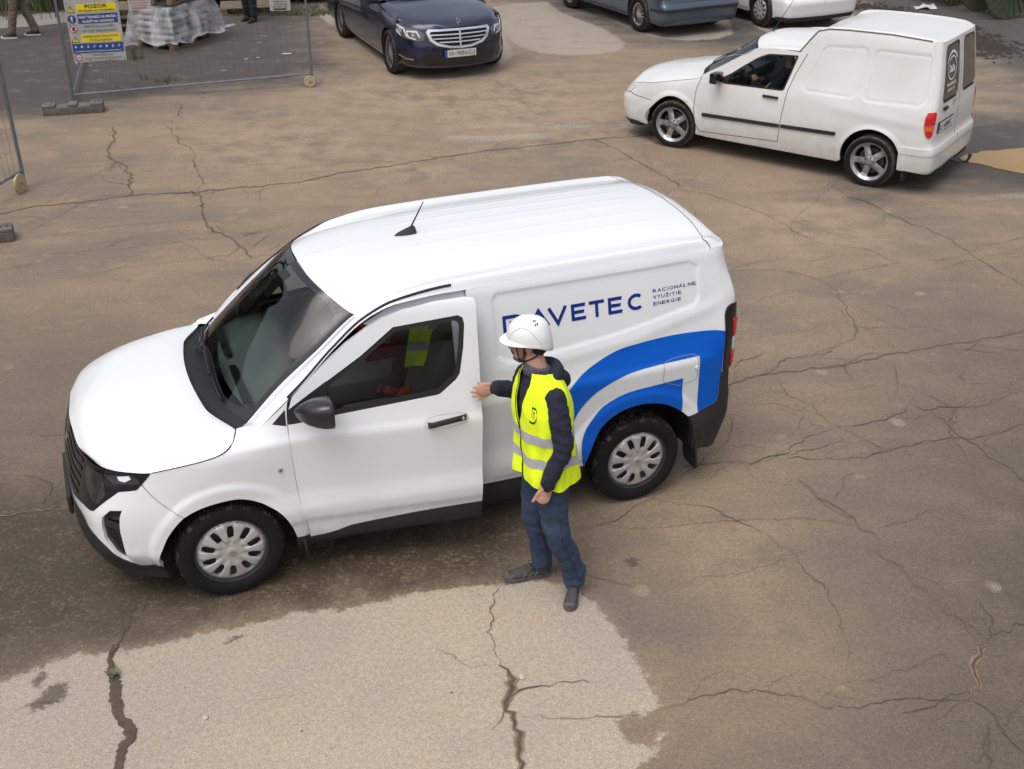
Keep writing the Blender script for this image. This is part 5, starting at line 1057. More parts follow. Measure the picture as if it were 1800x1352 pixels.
        for a_, b_ in (((1.92, .505), (2.955, .535)), ((2.975, .537), (3.665, .56))):
            st_ = stroke([a_, b_], .042); panel('rubbing_strip', A.at, rounded(st_, .015, 2), (), PLBLK, v, .016, rim=.016, step=.05, mir=m_)
        hb = rounded([(2.70, .845), (2.705, .872), (2.90, .872), (2.905, .845)], .01, 2); panel('door_handle', A.at, hb, (), PLBLK, v, .022, rim=.02, step=.04, mir=m_)
        panel('side_marker', A.at, rounded(stroke([(1.655, .655), (1.73, .650)], .028), .012, 2), (), CLEARL, v, .006, rim=.006, step=.03, mir=m_)
        lamp = bpy.data.objects.new('tail_lamp', None); link(lamp, v)
        tl = [(4.68, .90), (4.71, .955), (4.87, .965), (4.885, .93), (4.882, .82), (4.855, .70), (4.82, .675), (4.755, .685), (4.71, .74), (4.68, .83)]
        panel('lamp_lens', A.at, rounded([p for p in tl if p[1] >= .82]+[(4.878, .81), (4.68, .81)], .01, 2), (), REDLENS, lamp, .012, rim=.012, step=.04, mir=m_)
        panel('indicator_lens', A.at, [(4.682, .805), (4.878, .805), (4.868, .755), (4.70, .755)], (), ORLENS, lamp, .012, rim=.012, step=.04, mir=m_)
        panel('reflector', A.at, rounded([(4.702, .75), (4.867, .75), (4.855, .70), (4.82, .675), (4.755, .685), (4.72, .72)], .01, 2), (), REDLENS, lamp, .012, rim=.012, step=.04, mir=m_)
        panel('headlamp', A.at, rounded([(.62, .585), (.60, .69), (.88, .70), (.97, .70), (.95, .62), (.88, .59)], .03, 3), (), CLEARL, v, .006, rim=.01, step=.04, mir=m_)
        panel('rear_bumper', A.at, [(4.43, .275), (4.43, .545), (4.60, .548), (5.6985, .56), (5.6985, .25), (4.75, .262)], (), PW, v, .014, rim=.02, step=.04, mir=m_)
        ribbon('bumper_groove', A.at, [(4.44, .46), (4.8, .465), (5.69, .47)], .012, mat('soft groove', (.40, .39, .37), .6), v, .0155, mir=m_)
        panel('bumper_lip', A.at, [(0, .15), (.90, .17), (1.13, .20), (1.12, .255), (.9, .245), (0, .24)], (), PLBLK, v, .006, rim=.03, step=.05, mir=m_)
        ribbon('bumper_shut_line', A.at, [(0, .57), (.8, .575), (.97, .60), (1.19, .565)], .006, GAP, v, .002, mir=m_)
        b = MB(); b.prism([(.60, .36), (.80, .36), (.81, .14), (.62, .14)], -.006, .006, f=lambda y, z, t: (-2.985+t-(.36-z)*.1, y*sgn, z)); b.obj('mudflap', PLBLK, v)
    ribbon('rear_door_gap', A.at, [(5.67, .57), (5.68, 1.70)], .008, GAP, v, .003, sym=False)
    ribbon('bonnet_shut_line', A.at, shut, .006, mat('faint shut line'), v, .002, sym=True)
    GR = mat('dark rear glass', (.035, .028, .028), .08, coat=.3)
    for s in (0, 1):
        panel('rear_window', A.at, rw, (), GR, v, -.004, step=.06, mir=bool(s)); ribbon('window_seal', A.at, rw+[rw[0]], .02, RUBBER, v, .004, mir=bool(s))
    DEC = mat('white window lettering', (.80, .80, .80), .5)
    def arcp(cx, cy, rx, ry, a0, a1, n=16): return [(cx+rx*math.cos(R_(a0+(a1-a0)*i/n)), cy+ry*math.sin(R_(a0+(a1-a0)*i/n))) for i in range(n+1)]
    poly_on('window_logo', A.at, [stroke(arcp(5.305, 1.38, .165, .125, 150, 500, 26), .016), stroke(arcp(5.305, 1.39, .215, .165, 25, 160, 14), .026)], DEC, v, off=.0005)
    text_on('window_lettering', A.at, 'DoDo', 5.305, 1.34, .075, .21, DEC, v, off=.001, bold=.05, align='C')
    text_on('window_lettering', A.at, 'www.dodo.sk', 5.305, 1.195, .028, .36, DEC, v, off=.001, bold=.03, align='C', capref='w'); text_on('window_lettering', A.at, '0905 762 107', 5.305, 1.135, .028, .26, DEC, v, off=.001, bold=.03, align='C')
    panel('plate_frame', A.at, rounded([(4.995, .705), (5.52, .705), (5.52, .835), (4.995, .835)], .01, 2), (), GLOSSBLK, v, .010, rim=.01, step=.06)
    panel('number_plate', A.at, [(5.01, .718), (5.505, .718), (5.505, .822), (5.01, .822)], (), mat('plate white', (.75, .75, .74), .35), v, .012, step=.06)
    text_on('plate_lettering', A.at, 'LE 688EC', 5.045, .738, .065, .43, mat('plate black', (.01, .01, .01), .5), v, off=.0135, bold=.02)
    panel('plate_band', A.at, [(5.01, .718), (5.035, .718), (5.035, .822), (5.01, .822)], (), mat('plate blue', (.01, .06, .35), .4), v, .013, step=.06)
    b = MB(); q = A.pt(5.16, .965, .012); b.box((q[0], q[1], q[2]), (.03, .12, .035), bev=.01); b.obj('rear_door_handle', PLBLK, v)
    q = A.pt(5.50, .975, .006); b = MB(); b.lathe([(0, .006), (.035, .006), (.042, 0)], 20, 'x', (q[0]-.004, q[1], q[2])); b.obj('badge', CHROME, v)
    b = MB(); b.tube([(-3.22, .05, .27), (-3.42, .05, .25), (-3.50, .05, .27), (-3.525, .05, .33)], [.022, .020, .018, .016], 10); b.tube([(-3.30, -.1, .27), (-3.30, .2, .27)], .025, 8); bm = b; bm.lathe([(.0, .375), (.018, .370), (.026, .352), (.018, .335), (.012, .33)], 14, 'z', (-3.525, .05, 0)); bm.obj('tow_bar', PLBLK, v)
    b = MB(); b.box((-1.3, 0, .27), (3.3, 1.0, .12)); b.box((-1.3, 0, .25), (1.7, 1.40, .05)); b.box((-3.15, 0, .27), (.3, 1.2, .1)); b.obj('underbody', mat('underbody', (.012, .012, .012), .9), v)
    well(v, 0, .37, .82); well(v, -2.6, .375, .82)
    for (x, s, sp, stg) in ((0, 1, 1.25, .0), (-2.6, 1, 1.2, 0), (0, -1, .2, 0), (-2.6, -1, .6, 0)): wheel_obj('wheel', v, (x, .828*s, .298), .302, .225, .19, 'alloy5', steer=R_(4) if x == 0 else 0, side=s, spin=sp, mud=.75)
    # cabin
    b = MB(); b.box((-.85, 0, .38), (1.6, 1.4, .05)); b.box((-1.66, 0, .85), (.03, 1.36, 1.05)); b.obj('cab_floor_and_bulkhead', mat('cab lining grey', (.42, .45, .47), .9), v)
    b = MB(); b.box((-.50, 0, .86), (.36, 1.36, .16), bev=.05); b.box((-.58, .36, .94), (.16, .34, .10), bev=.04); b.obj('dashboard', mat('older van dashboard', (.08, .085, .09), .8), v)
    sw = bpy.data.objects.new('steering_wheel', None); link(sw, v); sw.location = (-.80, .36, .93); sw.rotation_euler = (0, R_(-58), 0)
    MB().tube([(.19*math.cos(a), .19*math.sin(a), 0) for a in np.linspace(0, 2*math.pi, 28, endpoint=False)], .014, 8, closed=True).obj('wheel_rim', DARKIN, sw)
    hub = MB(); hub.cyl((0, 0, -.02), (0, 0, 1), .055, .05, 14); hub.box((0, .09, -.01), (.04, .17, .02)); hub.box((0, -.09, -.01), (.04, .17, .02)); hub.obj('wheel_hub', DARKIN, sw)
    for y in (.36, -.36):
        st = bpy.data.objects.new('seat', None); link(st, v); st.location = (-1.25, y, .35)
        MB().box((.06, 0, .18), (.50, .48, .16), bev=.05).obj('seat_cushion', GREYIN, st); MB().box((-.22, 0, .48), (.13, .46, .60), bev=.05, rot=Matrix.Rotation(R_(-14), 3, 'Y')).obj('seat_back', GREYIN, st); MB().box((-.31, 0, .86), (.09, .25, .17), bev=.04).obj('headrest', GREYIN, st)
    # roof aerial and windscreen wipers
    q = B1.pt(.86, .6999); MB().tube([(q[0], 0, q[2]), (q[0]-.03, 0, q[2]+.05), (q[0]-.26, 0, q[2]+.46)], [.012, .006, .002], 6).obj('antenna', RUBBER, v)
    for y0, y1 in ((.30, -.15), (-.28, -.60)):
        P = []
        for t in np.linspace(0, 1, 8):
            y = y0*(1-t)+y1*t; p, nn = B1.at(.05+.05*t, float(np.interp(abs(y), [0, .2, .42, .66], [.70, .52, .36, .18])), .015); P.append(p[0]*np.array([1, np.sign(y) or 1, 1]))
        MB().tube(P, .007, 6).obj('wiper', RUBBER, v)
    V = []; n = 21
    for i in range(n):
        t = 1.70*i/(n-1); ph = H.pt(hs_, t, -.01); y = ph[1]; tt = float(np.interp(abs(y), [0, .2, .42, .66], [.70, .52, .36, .18])); pb = B1.pt(.0, tt)*np.array([1, 1 if y >= 0 else -1, 1])
        for k in range(4): f = k/3; V.append(ph*(1-f)+pb*f+np.array([0, 0, -.015*math.sin(math.pi*f)]))
    mesh_obj('cowl_panel', V, [(i*4+k, (i+1)*4+k, (i+1)*4+k+1, i*4+k+1) for i in range(n-1) for k in range(3)], mat('cowl plastic', (.006, .006, .007), .6), v)
    return v, A
BOXVAN, BOXA = make_box_van()

# ---- passenger cars cut by the top edge of the picture
def make_car(name, label, pose, c, paint, k):
    v = thing(name, label, 'car', (pose[0], pose[1], 0), pose[2]); A = car_wrap(c); zb = k['belt']
    H, hs_ = bonnet_patch(A, *k['bonnet'])
    B = car_loft(k['rows'], [0, .09, .18, .36, .52, .70], k['st'], A, last=k['last']); S = k['st'][-1]
    wb = c['wb']; top = k['top']; bot = k['bot']; ar = k['arch']
    ue = 2.62-c['xe']-.001
    body = [(0, k['zf']), (0, k['shut'][0][1])]+k['shut']+top+[(ue, k['ztail']), (ue, bot), (1.5+wb+ar+.05, bot)]+arch_pts(1.5+wb, ar, .34, bot+.01)[::-1]+[(1.5+wb-ar-.05, bot), (1.5+ar+.05, bot)]+arch_pts(1.5, ar, .34, bot+.01)[::-1]+[(1.5-ar-.03, bot), (0, bot)]
    wins = k['windows']
    panel('body_shell', A.at, body, list(wins), paint, v, 0, rim=.02, step=.06, bstep=.035, sym=True)
    panel('bonnet', H.at, [(0, 0), (hs_, 0), (hs_, 1.70), (0, 1.70)], (), paint, v, .001, rim=.012, step=.05)
    a, b_ = k['glass'][0]; panel('windscreen', B.at, [(a, .18), (b_, .18), (b_, .6999), (a, .6999)], (), mat('dark car glass', (.02, .022, .025), .05, coat=.4), v, 0, step=.08, sym=True)
    a2, b2 = k['glass'][1]; panel('rear_window', B.at, [(a2, .18), (b2, .18), (b2, .6999), (a2, .6999)], (), mat('dark car glass'), v, 0, step=.08, sym=True)
    panel('roof', B.at, [(b_, .18), (a2, .18), (a2, .6999), (b_, .6999)], (), paint, v, 0, step=.08, sym=True)
    if b2 < S-.01: panel('boot_lid', B.at, [(b2, .18), (S, .18), (S, .6999), (b2, .6999)], (), paint, v, 0, step=.06, sym=True)
    for s in (0, 1):
        m_ = bool(s); panel('roof_rail', B.at, [(0, 0), (S, 0), (S, .18), (0, .18)], (), paint, v, 0, step=.05, mir=m_)
        for w_ in wins: panel('window_pane', A.at, w_, (), mat('dark car glass'), v, -.004, step=.1, mir=m_)
        for L in k['lines']: ribbon('door_shut_line', A.at, L, .007, GAP, v, .002, mir=m_)
        ribbon('bonnet_shut_line', A.at, k['shut'], .008, GAP, v, .002, mir=m_)
        sgn = -1 if s else 1; q = A.pt(2.15, zb+.06); MB().box((q[0], (q[1]+.13)*sgn, q[2]+.02), (.12, .22, .14), bev=.04).obj('wing_mirror', paint, v)
    q0 = H.pt(hs_, .85); 
    V = []; n = 15
    for i in range(n):
        t = 1.70*i/(n-1); ph = H.pt(hs_, t, -.01); y = ph[1]; tt = float(np.interp(abs(y), [0, .2, .42, .70], [.70, .52, .36, .18])); pb = B.pt(.0, tt)*np.array([1, 1 if y >= 0 else -1, 1]); V += [ph, pb]
    mesh_obj('cowl_panel', V, [(2*i, 2*i+2, 2*i+3, 2*i+1) for i in range(n-1)], mat('cowl plastic'), v)
    b = MB(); b.box((-wb/2, 0, .27), (wb+1.0, 1.1, .12)); b.box((-wb/2, 0, .25), (wb-.8, c['W']*1.75, .05)); b.obj('underbody', mat('underbody'), v)
    well(v, 0, ar+.01, c['W']); well(v, -wb, ar+.01, c['W'])
    for (x, s, sp) in ((0, 1, .1), (-wb, 1, .3), (0, -1, .2), (-wb, -1, .5)): wheel_obj('wheel', v, (x, (c['W']+.005)*s, k['R']-.004), k['R'], k['rim'], .2, k['style'], side=s, spin=sp, nt=48, mud=.6)
    return v, A, H, B

def sedan():
    P = mat('dark navy metallic paint', (.010, .012, .040), .22, metal=.35, coat=1, var=.25, vscale=3, col2=(.018, .020, .05))
    c = dict(zs=[.16, .22, .30, .40, .50, .60, .70, .78, .86, .93, 1.0, 1.2, 1.40, 1.48], side=[.84, .885, .905, .915, .92, .922, .915, .905, .895, .88, .84, .76, .66, .60], W=.915, wb=2.874, xe=-3.35, fk=1.12, rk=.9,
             front=[(.16, .76), (.24, .82), (.32, .83), (.42, .835), (.50, .825), (.60, .805), (.70, .785), (.78, .755), (.86, .64), (1.5, .2)], rear=[(.16, -3.85), (.35, -3.95), (.6, -3.96), (.8, -3.93), (.95, -3.88), (1.0, -3.86), (1.5, -3.5)],
             wing=[(.75, 0), (.86, .03), (.93, .09), (1.0, .13), (1.5, .13)])
    shut = [(.46, .755), (.62, .765), (.80, .79), (1.00, .82), (1.25, .86), (1.50, .895), (1.78, .93), (1.98, .965)]
    k = dict(belt=.95, zf=.2, ztail=1.0, shut=shut, bot=.20, arch=.365, R=.335, rim=.245, style='multi',
        bonnet=(shut, [(.70, .36, .775), (.65, .47, .80), (.55, .60, .835), (.38, .69, .875), (.15, .74, .915), (-.10, .755, .95), (-.36, .76, .975), (-.54, .74, .99)],
            [(.745, .20, .785), (.69, .28, .825), (.58, .36, .86), (.38, .42, .90), (.15, .44, .94), (-.08, .45, .975), (-.30, .45, 1.0), (-.44, .45, 1.01)], [(.765, 0, .79), (.70, 0, .835), (.59, 0, .872), (.38, 0, .915), (.15, 0, .955), (-.06, 0, .99), (-.26, 0, 1.015), (-.38, 0, 1.025)]),
        rows=[((-.58, 1.0), (-.55, .70, 1.0), (-.44, .44, 1.03), (-.40, .2, 1.045), (-.39, 0, 1.05)), ((-1.1, 1.22), (-1.08, .62, 1.27), (-1.0, .40, 1.31), (-.96, .2, 1.325), (-.95, 0, 1.33)), ((-1.45, 1.34), (-1.40, .57, 1.385), (-1.32, .38, 1.42), (-1.28, .19, 1.43), (-1.27, 0, 1.435)), ((-2.1, 1.40), (-2.1, .56, 1.45), (-2.1, .38, 1.47), (-2.1, .19, 1.48), (-2.1, 0, 1.48)), ((-2.7, 1.34), (-2.7, .56, 1.40), (-2.72, .38, 1.43), (-2.73, .19, 1.44), (-2.73, 0, 1.445)), ((-3.25, 1.08), (-3.25, .62, 1.14), (-3.28, .40, 1.17), (-3.3, .2, 1.18), (-3.3, 0, 1.185)), ((-3.5, 1.0), (-3.5, .65, 1.05), (-3.55, .4, 1.07), (-3.57, .2, 1.08), (-3.57, 0, 1.08))],
        st=[0, .62, .98, 1.65, 2.25, 2.85, 3.12, 3.5], last=((5.2, 5.34, 5.45, 5.62, 5.78, 5.969), 1.0), top=[(2.08, 1.0), (2.6, 1.22), (2.95, 1.34), (3.6, 1.40), (4.2, 1.34), (4.75, 1.08), (5.0, 1.0), (5.4, 1.0), (5.969, 1.0)],
        glass=((.03, .96), (2.27, 2.83)), windows=[[(2.15, .97), (2.62, 1.18), (2.95, 1.30), (3.2, 1.33), (3.2, .985)], [(3.25, .985), (3.25, 1.335), (3.6, 1.355), (4.05, 1.30), (4.4, 1.12), (4.3, 1.0)]], lines=[[(1.99, .95), (1.95, .6), (2.0, .26)], [(3.22, 1.0), (3.20, .6), (3.20, .26)], [(2.0, .26), (3.9, .26)]])
    v, A, H, B = make_car('saloon_car', 'dark navy blue saloon with chrome grille parked facing the camera, its left tyre at the patch edge', (-1.1168, 18.7243, -1.16771), c, P, k)
    v['label'] = 'dark navy saloon with a wide chrome grille, nose towards the yard'
    # chrome grille
    g = [(0, .765), (.47, .765), (.505, .735), (.46, .61), (.36, .535), (.18, .49), (0, .48)]; gi = [(0, .735), (.425, .735), (.455, .718), (.415, .625), (.33, .562), (.17, .522), (0, .513)]
    CH = mat('grille chrome', (.78, .78, .80), .18, metal=.9)
    ff = A.at
    gr = bpy.data.objects.new('grille', None); link(gr, v)
    panel('grille_mesh', ff, gi, (), mat('grille void', (.004, .004, .004), .9), gr, .004, step=.05, sym=True)
    panel('grille_frame', ff, g+gi[::-1], (), CH, gr, .022, rim=.02, step=.03, sym=True)
    for z in (.575, .63, .685):
        w_ = .33 if z < .6 else .41 if z < .65 else .445
        for s in (0, 1): panel('grille_bar', ff, stroke([(.0, z), (w_, z+.004)], .017), (), CH, gr, .016, rim=.014, step=.05, mir=bool(s))
    panel('grille_post', ff, [(0, .50), (.011, .50), (.011, .75), (0, .75)], (), CH, gr, .019, rim=.015, step=.05, sym=True)
    for s in (0, 1):
        m_ = bool(s); hl = bpy.data.objects.new('headlamp', None); link(hl, v)
        o = rounded([(.545, .615), (.525, .70), (.62, .765), (.84, .79), (1.06, .845), (1.20, .86), (1.12, .76), (1.02, .675), (.85, .63), (.66, .60)], .02, 2)
        panel('lamp_housing', ff, o, (), mat('lamp bowl', (.09, .09, .10), .15, coat=1), hl, .006, rim=.01, step=.03, mir=m_)
        BR = mat('lamp bright edge', (.70, .71, .73), .25, coat=.6)
        panel('light_guide', ff, stroke([(.60, .655), (.64, .735), (.80, .735), (.78, .655), (.66, .628)], .020), (), BR, hl, .012, rim=.005, step=.03, mir=m_)
        panel('light_guide', ff, stroke([(.80, .655), (.86, .765), (1.06, .815), (1.05, .73), (.93, .665)], .022), (), BR, hl, .012, rim=.005, step=.03, mir=m_)
        panel('projector', ff, circle(.945, .735, .042, 14), (), mat('projector lens', (.3, .31, .33), .08, coat=1), hl, .014, rim=.01, step=.03, mir=m_); panel('projector', ff, circle(.70, .69, .030, 12), (), mat('projector lens'), hl, .014, rim=.01, step=.03, mir=m_)
        panel('bumper_intake', ff, rounded([(.68, .265), (.66, .33), (.74, .42), (.90, .47), (1.08, .45), (1.10, .30), (.95, .255)], .03, 2), (), GLOSSBLK, v, .003, step=.04, mir=m_)
        panel('intake_trim', ff, stroke([(.72, .330), (.86, .335), (1.04, .375)], .013), (), CHROME, v, .016, rim=.01, step=.03, mir=m_)
    panel('centre_intake', ff, [(0, .235), (.52, .25), (.62, .34), (.55, .43), (0, .44)], (), GLOSSBLK, v, .003, step=.05, sym=True)
    panel('lip_trim', ff, [(0, .195), (.60, .205), (.9, .215), (.9, .228), (.6, .222), (0, .212)], (), mat('dull lip trim', (.12, .12, .13), .4, metal=.5), v, .010, rim=.01, step=.05, sym=True)
    x0 = float(A.pt(0, .42)[0])+.03; b = MB(); b.box((x0-.012, -.02, .415), (.02, .54, .125), bev=.004); b.obj('plate_holder', GLOSSBLK, v)
    pl = flat_at((x0+.001, -.28, .36), (0, 1, 0), (0, 0, 1), (1, 0, 0)); 
    panel('number_plate', pl, [(0, 0), (.52, 0), (.52, .11), (0, .11)], (), mat('front plate', (.62, .60, .56), .4), v, 0, step=.2); panel('plate_band', pl, [(0, 0), (.045, 0), (.045, .11), (0, .11)], (), mat('plate blue', (.01, .06, .35), .4), v, .001, step=.2)
    PT = mat('plate letter grey', (.07, .06, .06), .5); text_on('plate_lettering', pl, 'AA', .065, .022, .068, .095, PT, v, off=.002, bold=.0); text_on('plate_lettering', pl, '986GJ', .205, .022, .068, .29, PT, v, off=.002, bold=.0); poly_on('plate_dot', pl, [circle(.182, .056, .012, 10)], mat('plate emblem', (.35, .12, .10), .5), v, off=.002)
    # upright bonnet emblem: a plain ring on a stalk
    q = H.pt(.05, .85); e = bpy.data.objects.new('bonnet_ornament', None); link(e, v); e.location = (float(q[0]), 0, float(q[2]))
    MB().tube([(0, .034*math.cos(a), .052+.034*math.sin(a)) for a in np.linspace(0, 6.283, 18, endpoint=False)], .004, 6, closed=True).tube([(0, 0, 0), (0, 0, .02)], .008, 6).add(*(lambda: ([(0, .002, .052), (0, .0, .086), (0, -.002, .052), (0, .030, .035), (0, -.030, .035), (.004, 0, .052), (-.004, 0, .052)], [(0, 1, 5), (1, 2, 5), (2, 4, 5), (4, 3, 5), (3, 0, 5), (1, 0, 6), (2, 1, 6), (4, 2, 6), (3, 4, 6), (0, 3, 6)]))()).obj('ornament_ring', CHROME, e)
sedan()

def hatch_cfg(W, wb, h, xr, belt):
    s = W-.005; zs = [.16, .22, .30, .42, .50, .62, .72, .82, .92, 1.0, 1.2, h-.12, h-.04, h+.02]
    return dict(zs=zs, side=[s-.08, s-.03, s-.01, s, s, s-.002, s-.006, s-.01, s-.03, s-.06, s-.13, s-.22, s-.27, s-.33], W=W, wb=wb, xe=-(wb+.38), fk=1.0, rk=.9,
        front=[(.16, .74), (.3, .80), (.5, .80), (.7, .74), (.85, .62), (1.8, .2)], rear=[(.16, -wb-.70), (.30, xr-.01), (.50, xr-.02), (.56, xr+.05), (.9, xr+.07), (1.1, xr+.14), (h, xr+.42), (h+.1, xr+.45)], wing=[(.75, 0), (.86, .03), (.93, .09), (1.0, .13), (1.8, .13)])
def estate_like(name, label, pose, W, wb, h, xr, paint, style, rim, lampspec):
    c = hatch_cfg(W, wb, h, xr, .95); shut = [(.46, .74), (.62, .75), (.80, .775), (1.00, .81), (1.25, .85), (1.50, .885), (1.75, .92), (1.90, .955)]
    hz = h-.04; xe = c['xe']
    k = dict(belt=.95, zf=.2, ztail=hz, shut=shut, bot=.22, arch=.36, R=.315, rim=rim, style=style,
        bonnet=(shut, [(.66, .36, .76), (.62, .46, .785), (.52, .58, .82), (.36, .66, .86), (.15, .70, .90), (-.10, .71, .93), (-.3, .715, .96), (-.46, .70, .975)], [(.70, .20, .77), (.65, .28, .81), (.55, .35, .85), (.36, .40, .89), (.15, .42, .93), (-.08, .43, .96), (-.24, .43, .985), (-.36, .43, .995)], [(.72, 0, .775), (.67, 0, .82), (.56, 0, .86), (.36, 0, .905), (.15, 0, .945), (-.06, 0, .975), (-.20, 0, 1.0), (-.30, 0, 1.01)]),
        rows=[((-.50, .985), (-.47, W-.20, .985), (-.36, .42, 1.02), (-.32, .2, 1.03), (-.31, 0, 1.035)), ((-1.0, h-.22), (-.98, W-.28, h-.19), (-.90, .38, h-.15), (-.86, .2, h-.135), (-.85, 0, h-.13)), ((-1.3, h-.11), (-1.28, W-.32, h-.07), (-1.2, .36, h-.04), (-1.17, .19, h-.03), (-1.16, 0, h-.025)), ((-2.0, h-.06), (-2.0, W-.33, h-.02), (-2.0, .36, h), (-2.0, .19, h+.005), (-2.0, 0, h+.008)), ((xe+.1, hz-.03), (xe, W-.34, h-.03), (xe-.02, .35, h-.015), (xe-.03, .18, h-.01), (xe-.03, 0, h-.008)), ((xe+.02, hz-.01), (xr+.53, W-.36, hz+.01), (xr+.50, .33, hz+.015), (xr+.49, .17, hz+.02), (xr+.49, 0, hz+.02))],
        st=[0, .72, 1.02, 1.72, 1.72+(-xe-2.0)+.05, 1.72+(-xe-2.0)+.22, 1.72+(-xe-2.0)+.34], last=(tuple(1.5-xe+q for q in (.12, .26, .38, .60, .85, 1.119)), hz), top=[(2.0, .985), (2.5, h-.22), (2.8, h-.11), (3.5, h-.06), (1.4-xe, hz-.03), (1.5-xe, hz-.01), (1.62-xe, hz), (2.619-xe, hz)],
        glass=((.03, 1.0), (1.74+(-xe-2.0), 1.745+(-xe-2.0))), windows=[[(2.1, .97), (2.5, 1.20), (2.78, h-.17), (3.1, h-.13), (3.1, .99)], [(3.15, .99), (3.15, h-.13), (3.9, h-.14), (4.05, 1.0)]], lines=[[(1.95, .93), (1.92, .6), (1.97, .28)], [(3.12, 1.0), (3.10, .6), (3.10, .28)], [(1.97, .28), (3.75, .28)]])
    v, A, H, B = make_car(name, label, pose, c, paint, k); U = 1.5-xe
    for s in (0, 1):
        m_ = bool(s); panel('rear_window', A.at, [(U+.42, 1.02), (U+.40, h-.16), (U+1.118, h-.13), (U+1.118, .99)], (), mat('dark car glass'), v, .003, step=.08, mir=m_)
        panel('tail_lamp', A.at, rounded(lampspec(U), .02, 2), (), REDLENS, v, .014, rim=.014, step=.04, mir=m_)
        panel('rear_bumper', A.at, [(1.5+wb+.40, .24), (1.5+wb+.38, .52), (U+.2, .545), (U+1.118, .55), (U+1.118, .22), (U+.2, .225)], (), paint, v, .022, rim=.022, step=.05, mir=m_)
        ribbon('tailgate_shut_line', A.at, [(U+.47, .60), (U+.44, .95), (U+.40, h-.10)], .008, GAP, v, .003, mir=m_); ribbon('tailgate_shut_line', A.at, [(U+.47, .60), (U+1.118, .60)], .008, GAP, v, .003, mir=m_)
    return v, A, U
def hatch():
    P = mat('blue grey metallic paint', (.075, .100, .140), .28, metal=.4, coat=.8)
    v, A, U = estate_like('hatchback_car', 'blue grey hatchback seen from behind with a dark strip along its bumper', (1.89, 24.08, 2.05), .86, 2.51, 1.45, -3.30, P, 'multi', .205, lambda U: [(U+.04, .70), (U+.04, .98), (U+.33, .98), (U+.36, .66), (U+.10, .66)])
    for s in (0, 1): panel('bumper_strip', A.at, stroke([(1.5+2.51+.42, .46), (U+.2, .475), (U+1.11, .485)], .045), (), PLBLK, v, .036, rim=.014, step=.05, mir=bool(s))
def whitecar():
    P = mat('clean white car paint', (.72, .73, .73), .28, coat=.6)
    v, A, U = estate_like('white_car', 'white small people carrier behind the older van, only its rear bumper and wheel in view', (4.20, 24.6, 2.03), .85, 2.60, 1.60, -3.36, P, 'cap10', .20, lambda U: [(U+.02, .80), (U+.04, 1.25), (U+.25, 1.25), (U+.30, .78)])
    for s in (0, 1): panel('diffuser', A.at, [(1.5+2.60+.42, .21), (U+.1, .21), (U+1.118, .20), (U+1.118, .27), (U+.2, .285), (1.5+2.6+.44, .26)], (), PLBLK, v, .03, rim=.02, step=.05, mir=bool(s))
hatch(); whitecar()
# ---------------------------------------------------------------- people: continuous bodies grown from tapered limbs, clothes as shells
def sph_loft(mb, secs, n=16):
    """secs: (centre, axis vector a, axis vector b); closed with caps"""
    V = []; F = []
    for c, a, b in secs:
        for j in range(n):
            t = 2*math.pi*j/n; V.append(Vector(c)+Vector(a)*math.cos(t)+Vector(b)*math.sin(t))
    k = len(secs)
    F = [(i*n+j, i*n+(j+1) % n, (i+1)*n+(j+1) % n, (i+1)*n+j) for i in range(k-1) for j in range(n)]+[tuple(range(n))[::-1], tuple((k-1)*n+j for j in range(n))]
    mb.add(V, F)
def limb(mb, pts, rad, n=14, flat=None, res=4):
    """tapered limb with rounded ends through pts; flat: (axis, factor) squashes the section"""
    P = [np.array(p, float) for p in spline([tuple(p)+(r,) for p, r in zip(pts, rad)], res)]
    Q = [p[:3] for p in P]; Rr = [float(p[3]) for p in P]
    d0 = (Q[0]-Q[1])/np.linalg.norm(Q[0]-Q[1]); d1 = (Q[-1]-Q[-2])/np.linalg.norm(Q[-1]-Q[-2])
    Q = [Q[0]+d0*Rr[0]*k for k in (.92, .7, .38)]+Q+[Q[-1]+d1*Rr[-1]*k for k in (.38, .7, .92)]; Rr = [Rr[0]*k for k in (.35, .7, .92)]+Rr+[Rr[-1]*k for k in (.92, .7, .35)]
    secs = []; up = None
    for i, q in enumerate(Q):
        t = Vector(Q[min(i+1, len(Q)-1)]-Q[max(i-1, 0)]).normalized()
        if flat is not None: u = Vector(flat[0]); u = (u-t*u.dot(t)).normalized()
        else:
            u = t.orthogonal().normalized() if up is None else (up-t*up.dot(t)).normalized()
        up = u; w_ = t.cross(u); f = flat[1] if flat is not None else 1; secs.append((q, u*Rr[i]*f, w_*Rr[i]))
    sph_loft(mb, secs, n)
def ellips(mb, c, r, M=None, n=20, m=12):
    V = []; M = M or Matrix.Identity(3)
    for i in range(m+1):
        ph = -math.pi/2+math.pi*i/m; ph = max(-1.55, min(1.55, ph))
        for j in range(n): t = 2*math.pi*j/n; V.append(Vector(c)+M@Vector((r[0]*math.cos(ph)*math.cos(t), r[1]*math.cos(ph)*math.sin(t), r[2]*math.sin(ph))))
    mb.add(V, [(i*n+j, i*n+(j+1) % n, (i+1)*n+(j+1) % n, (i+1)*n+j) for i in range(m) for j in range(n)]+[tuple(range(n))[::-1], tuple(m*n+j for j in range(n))])
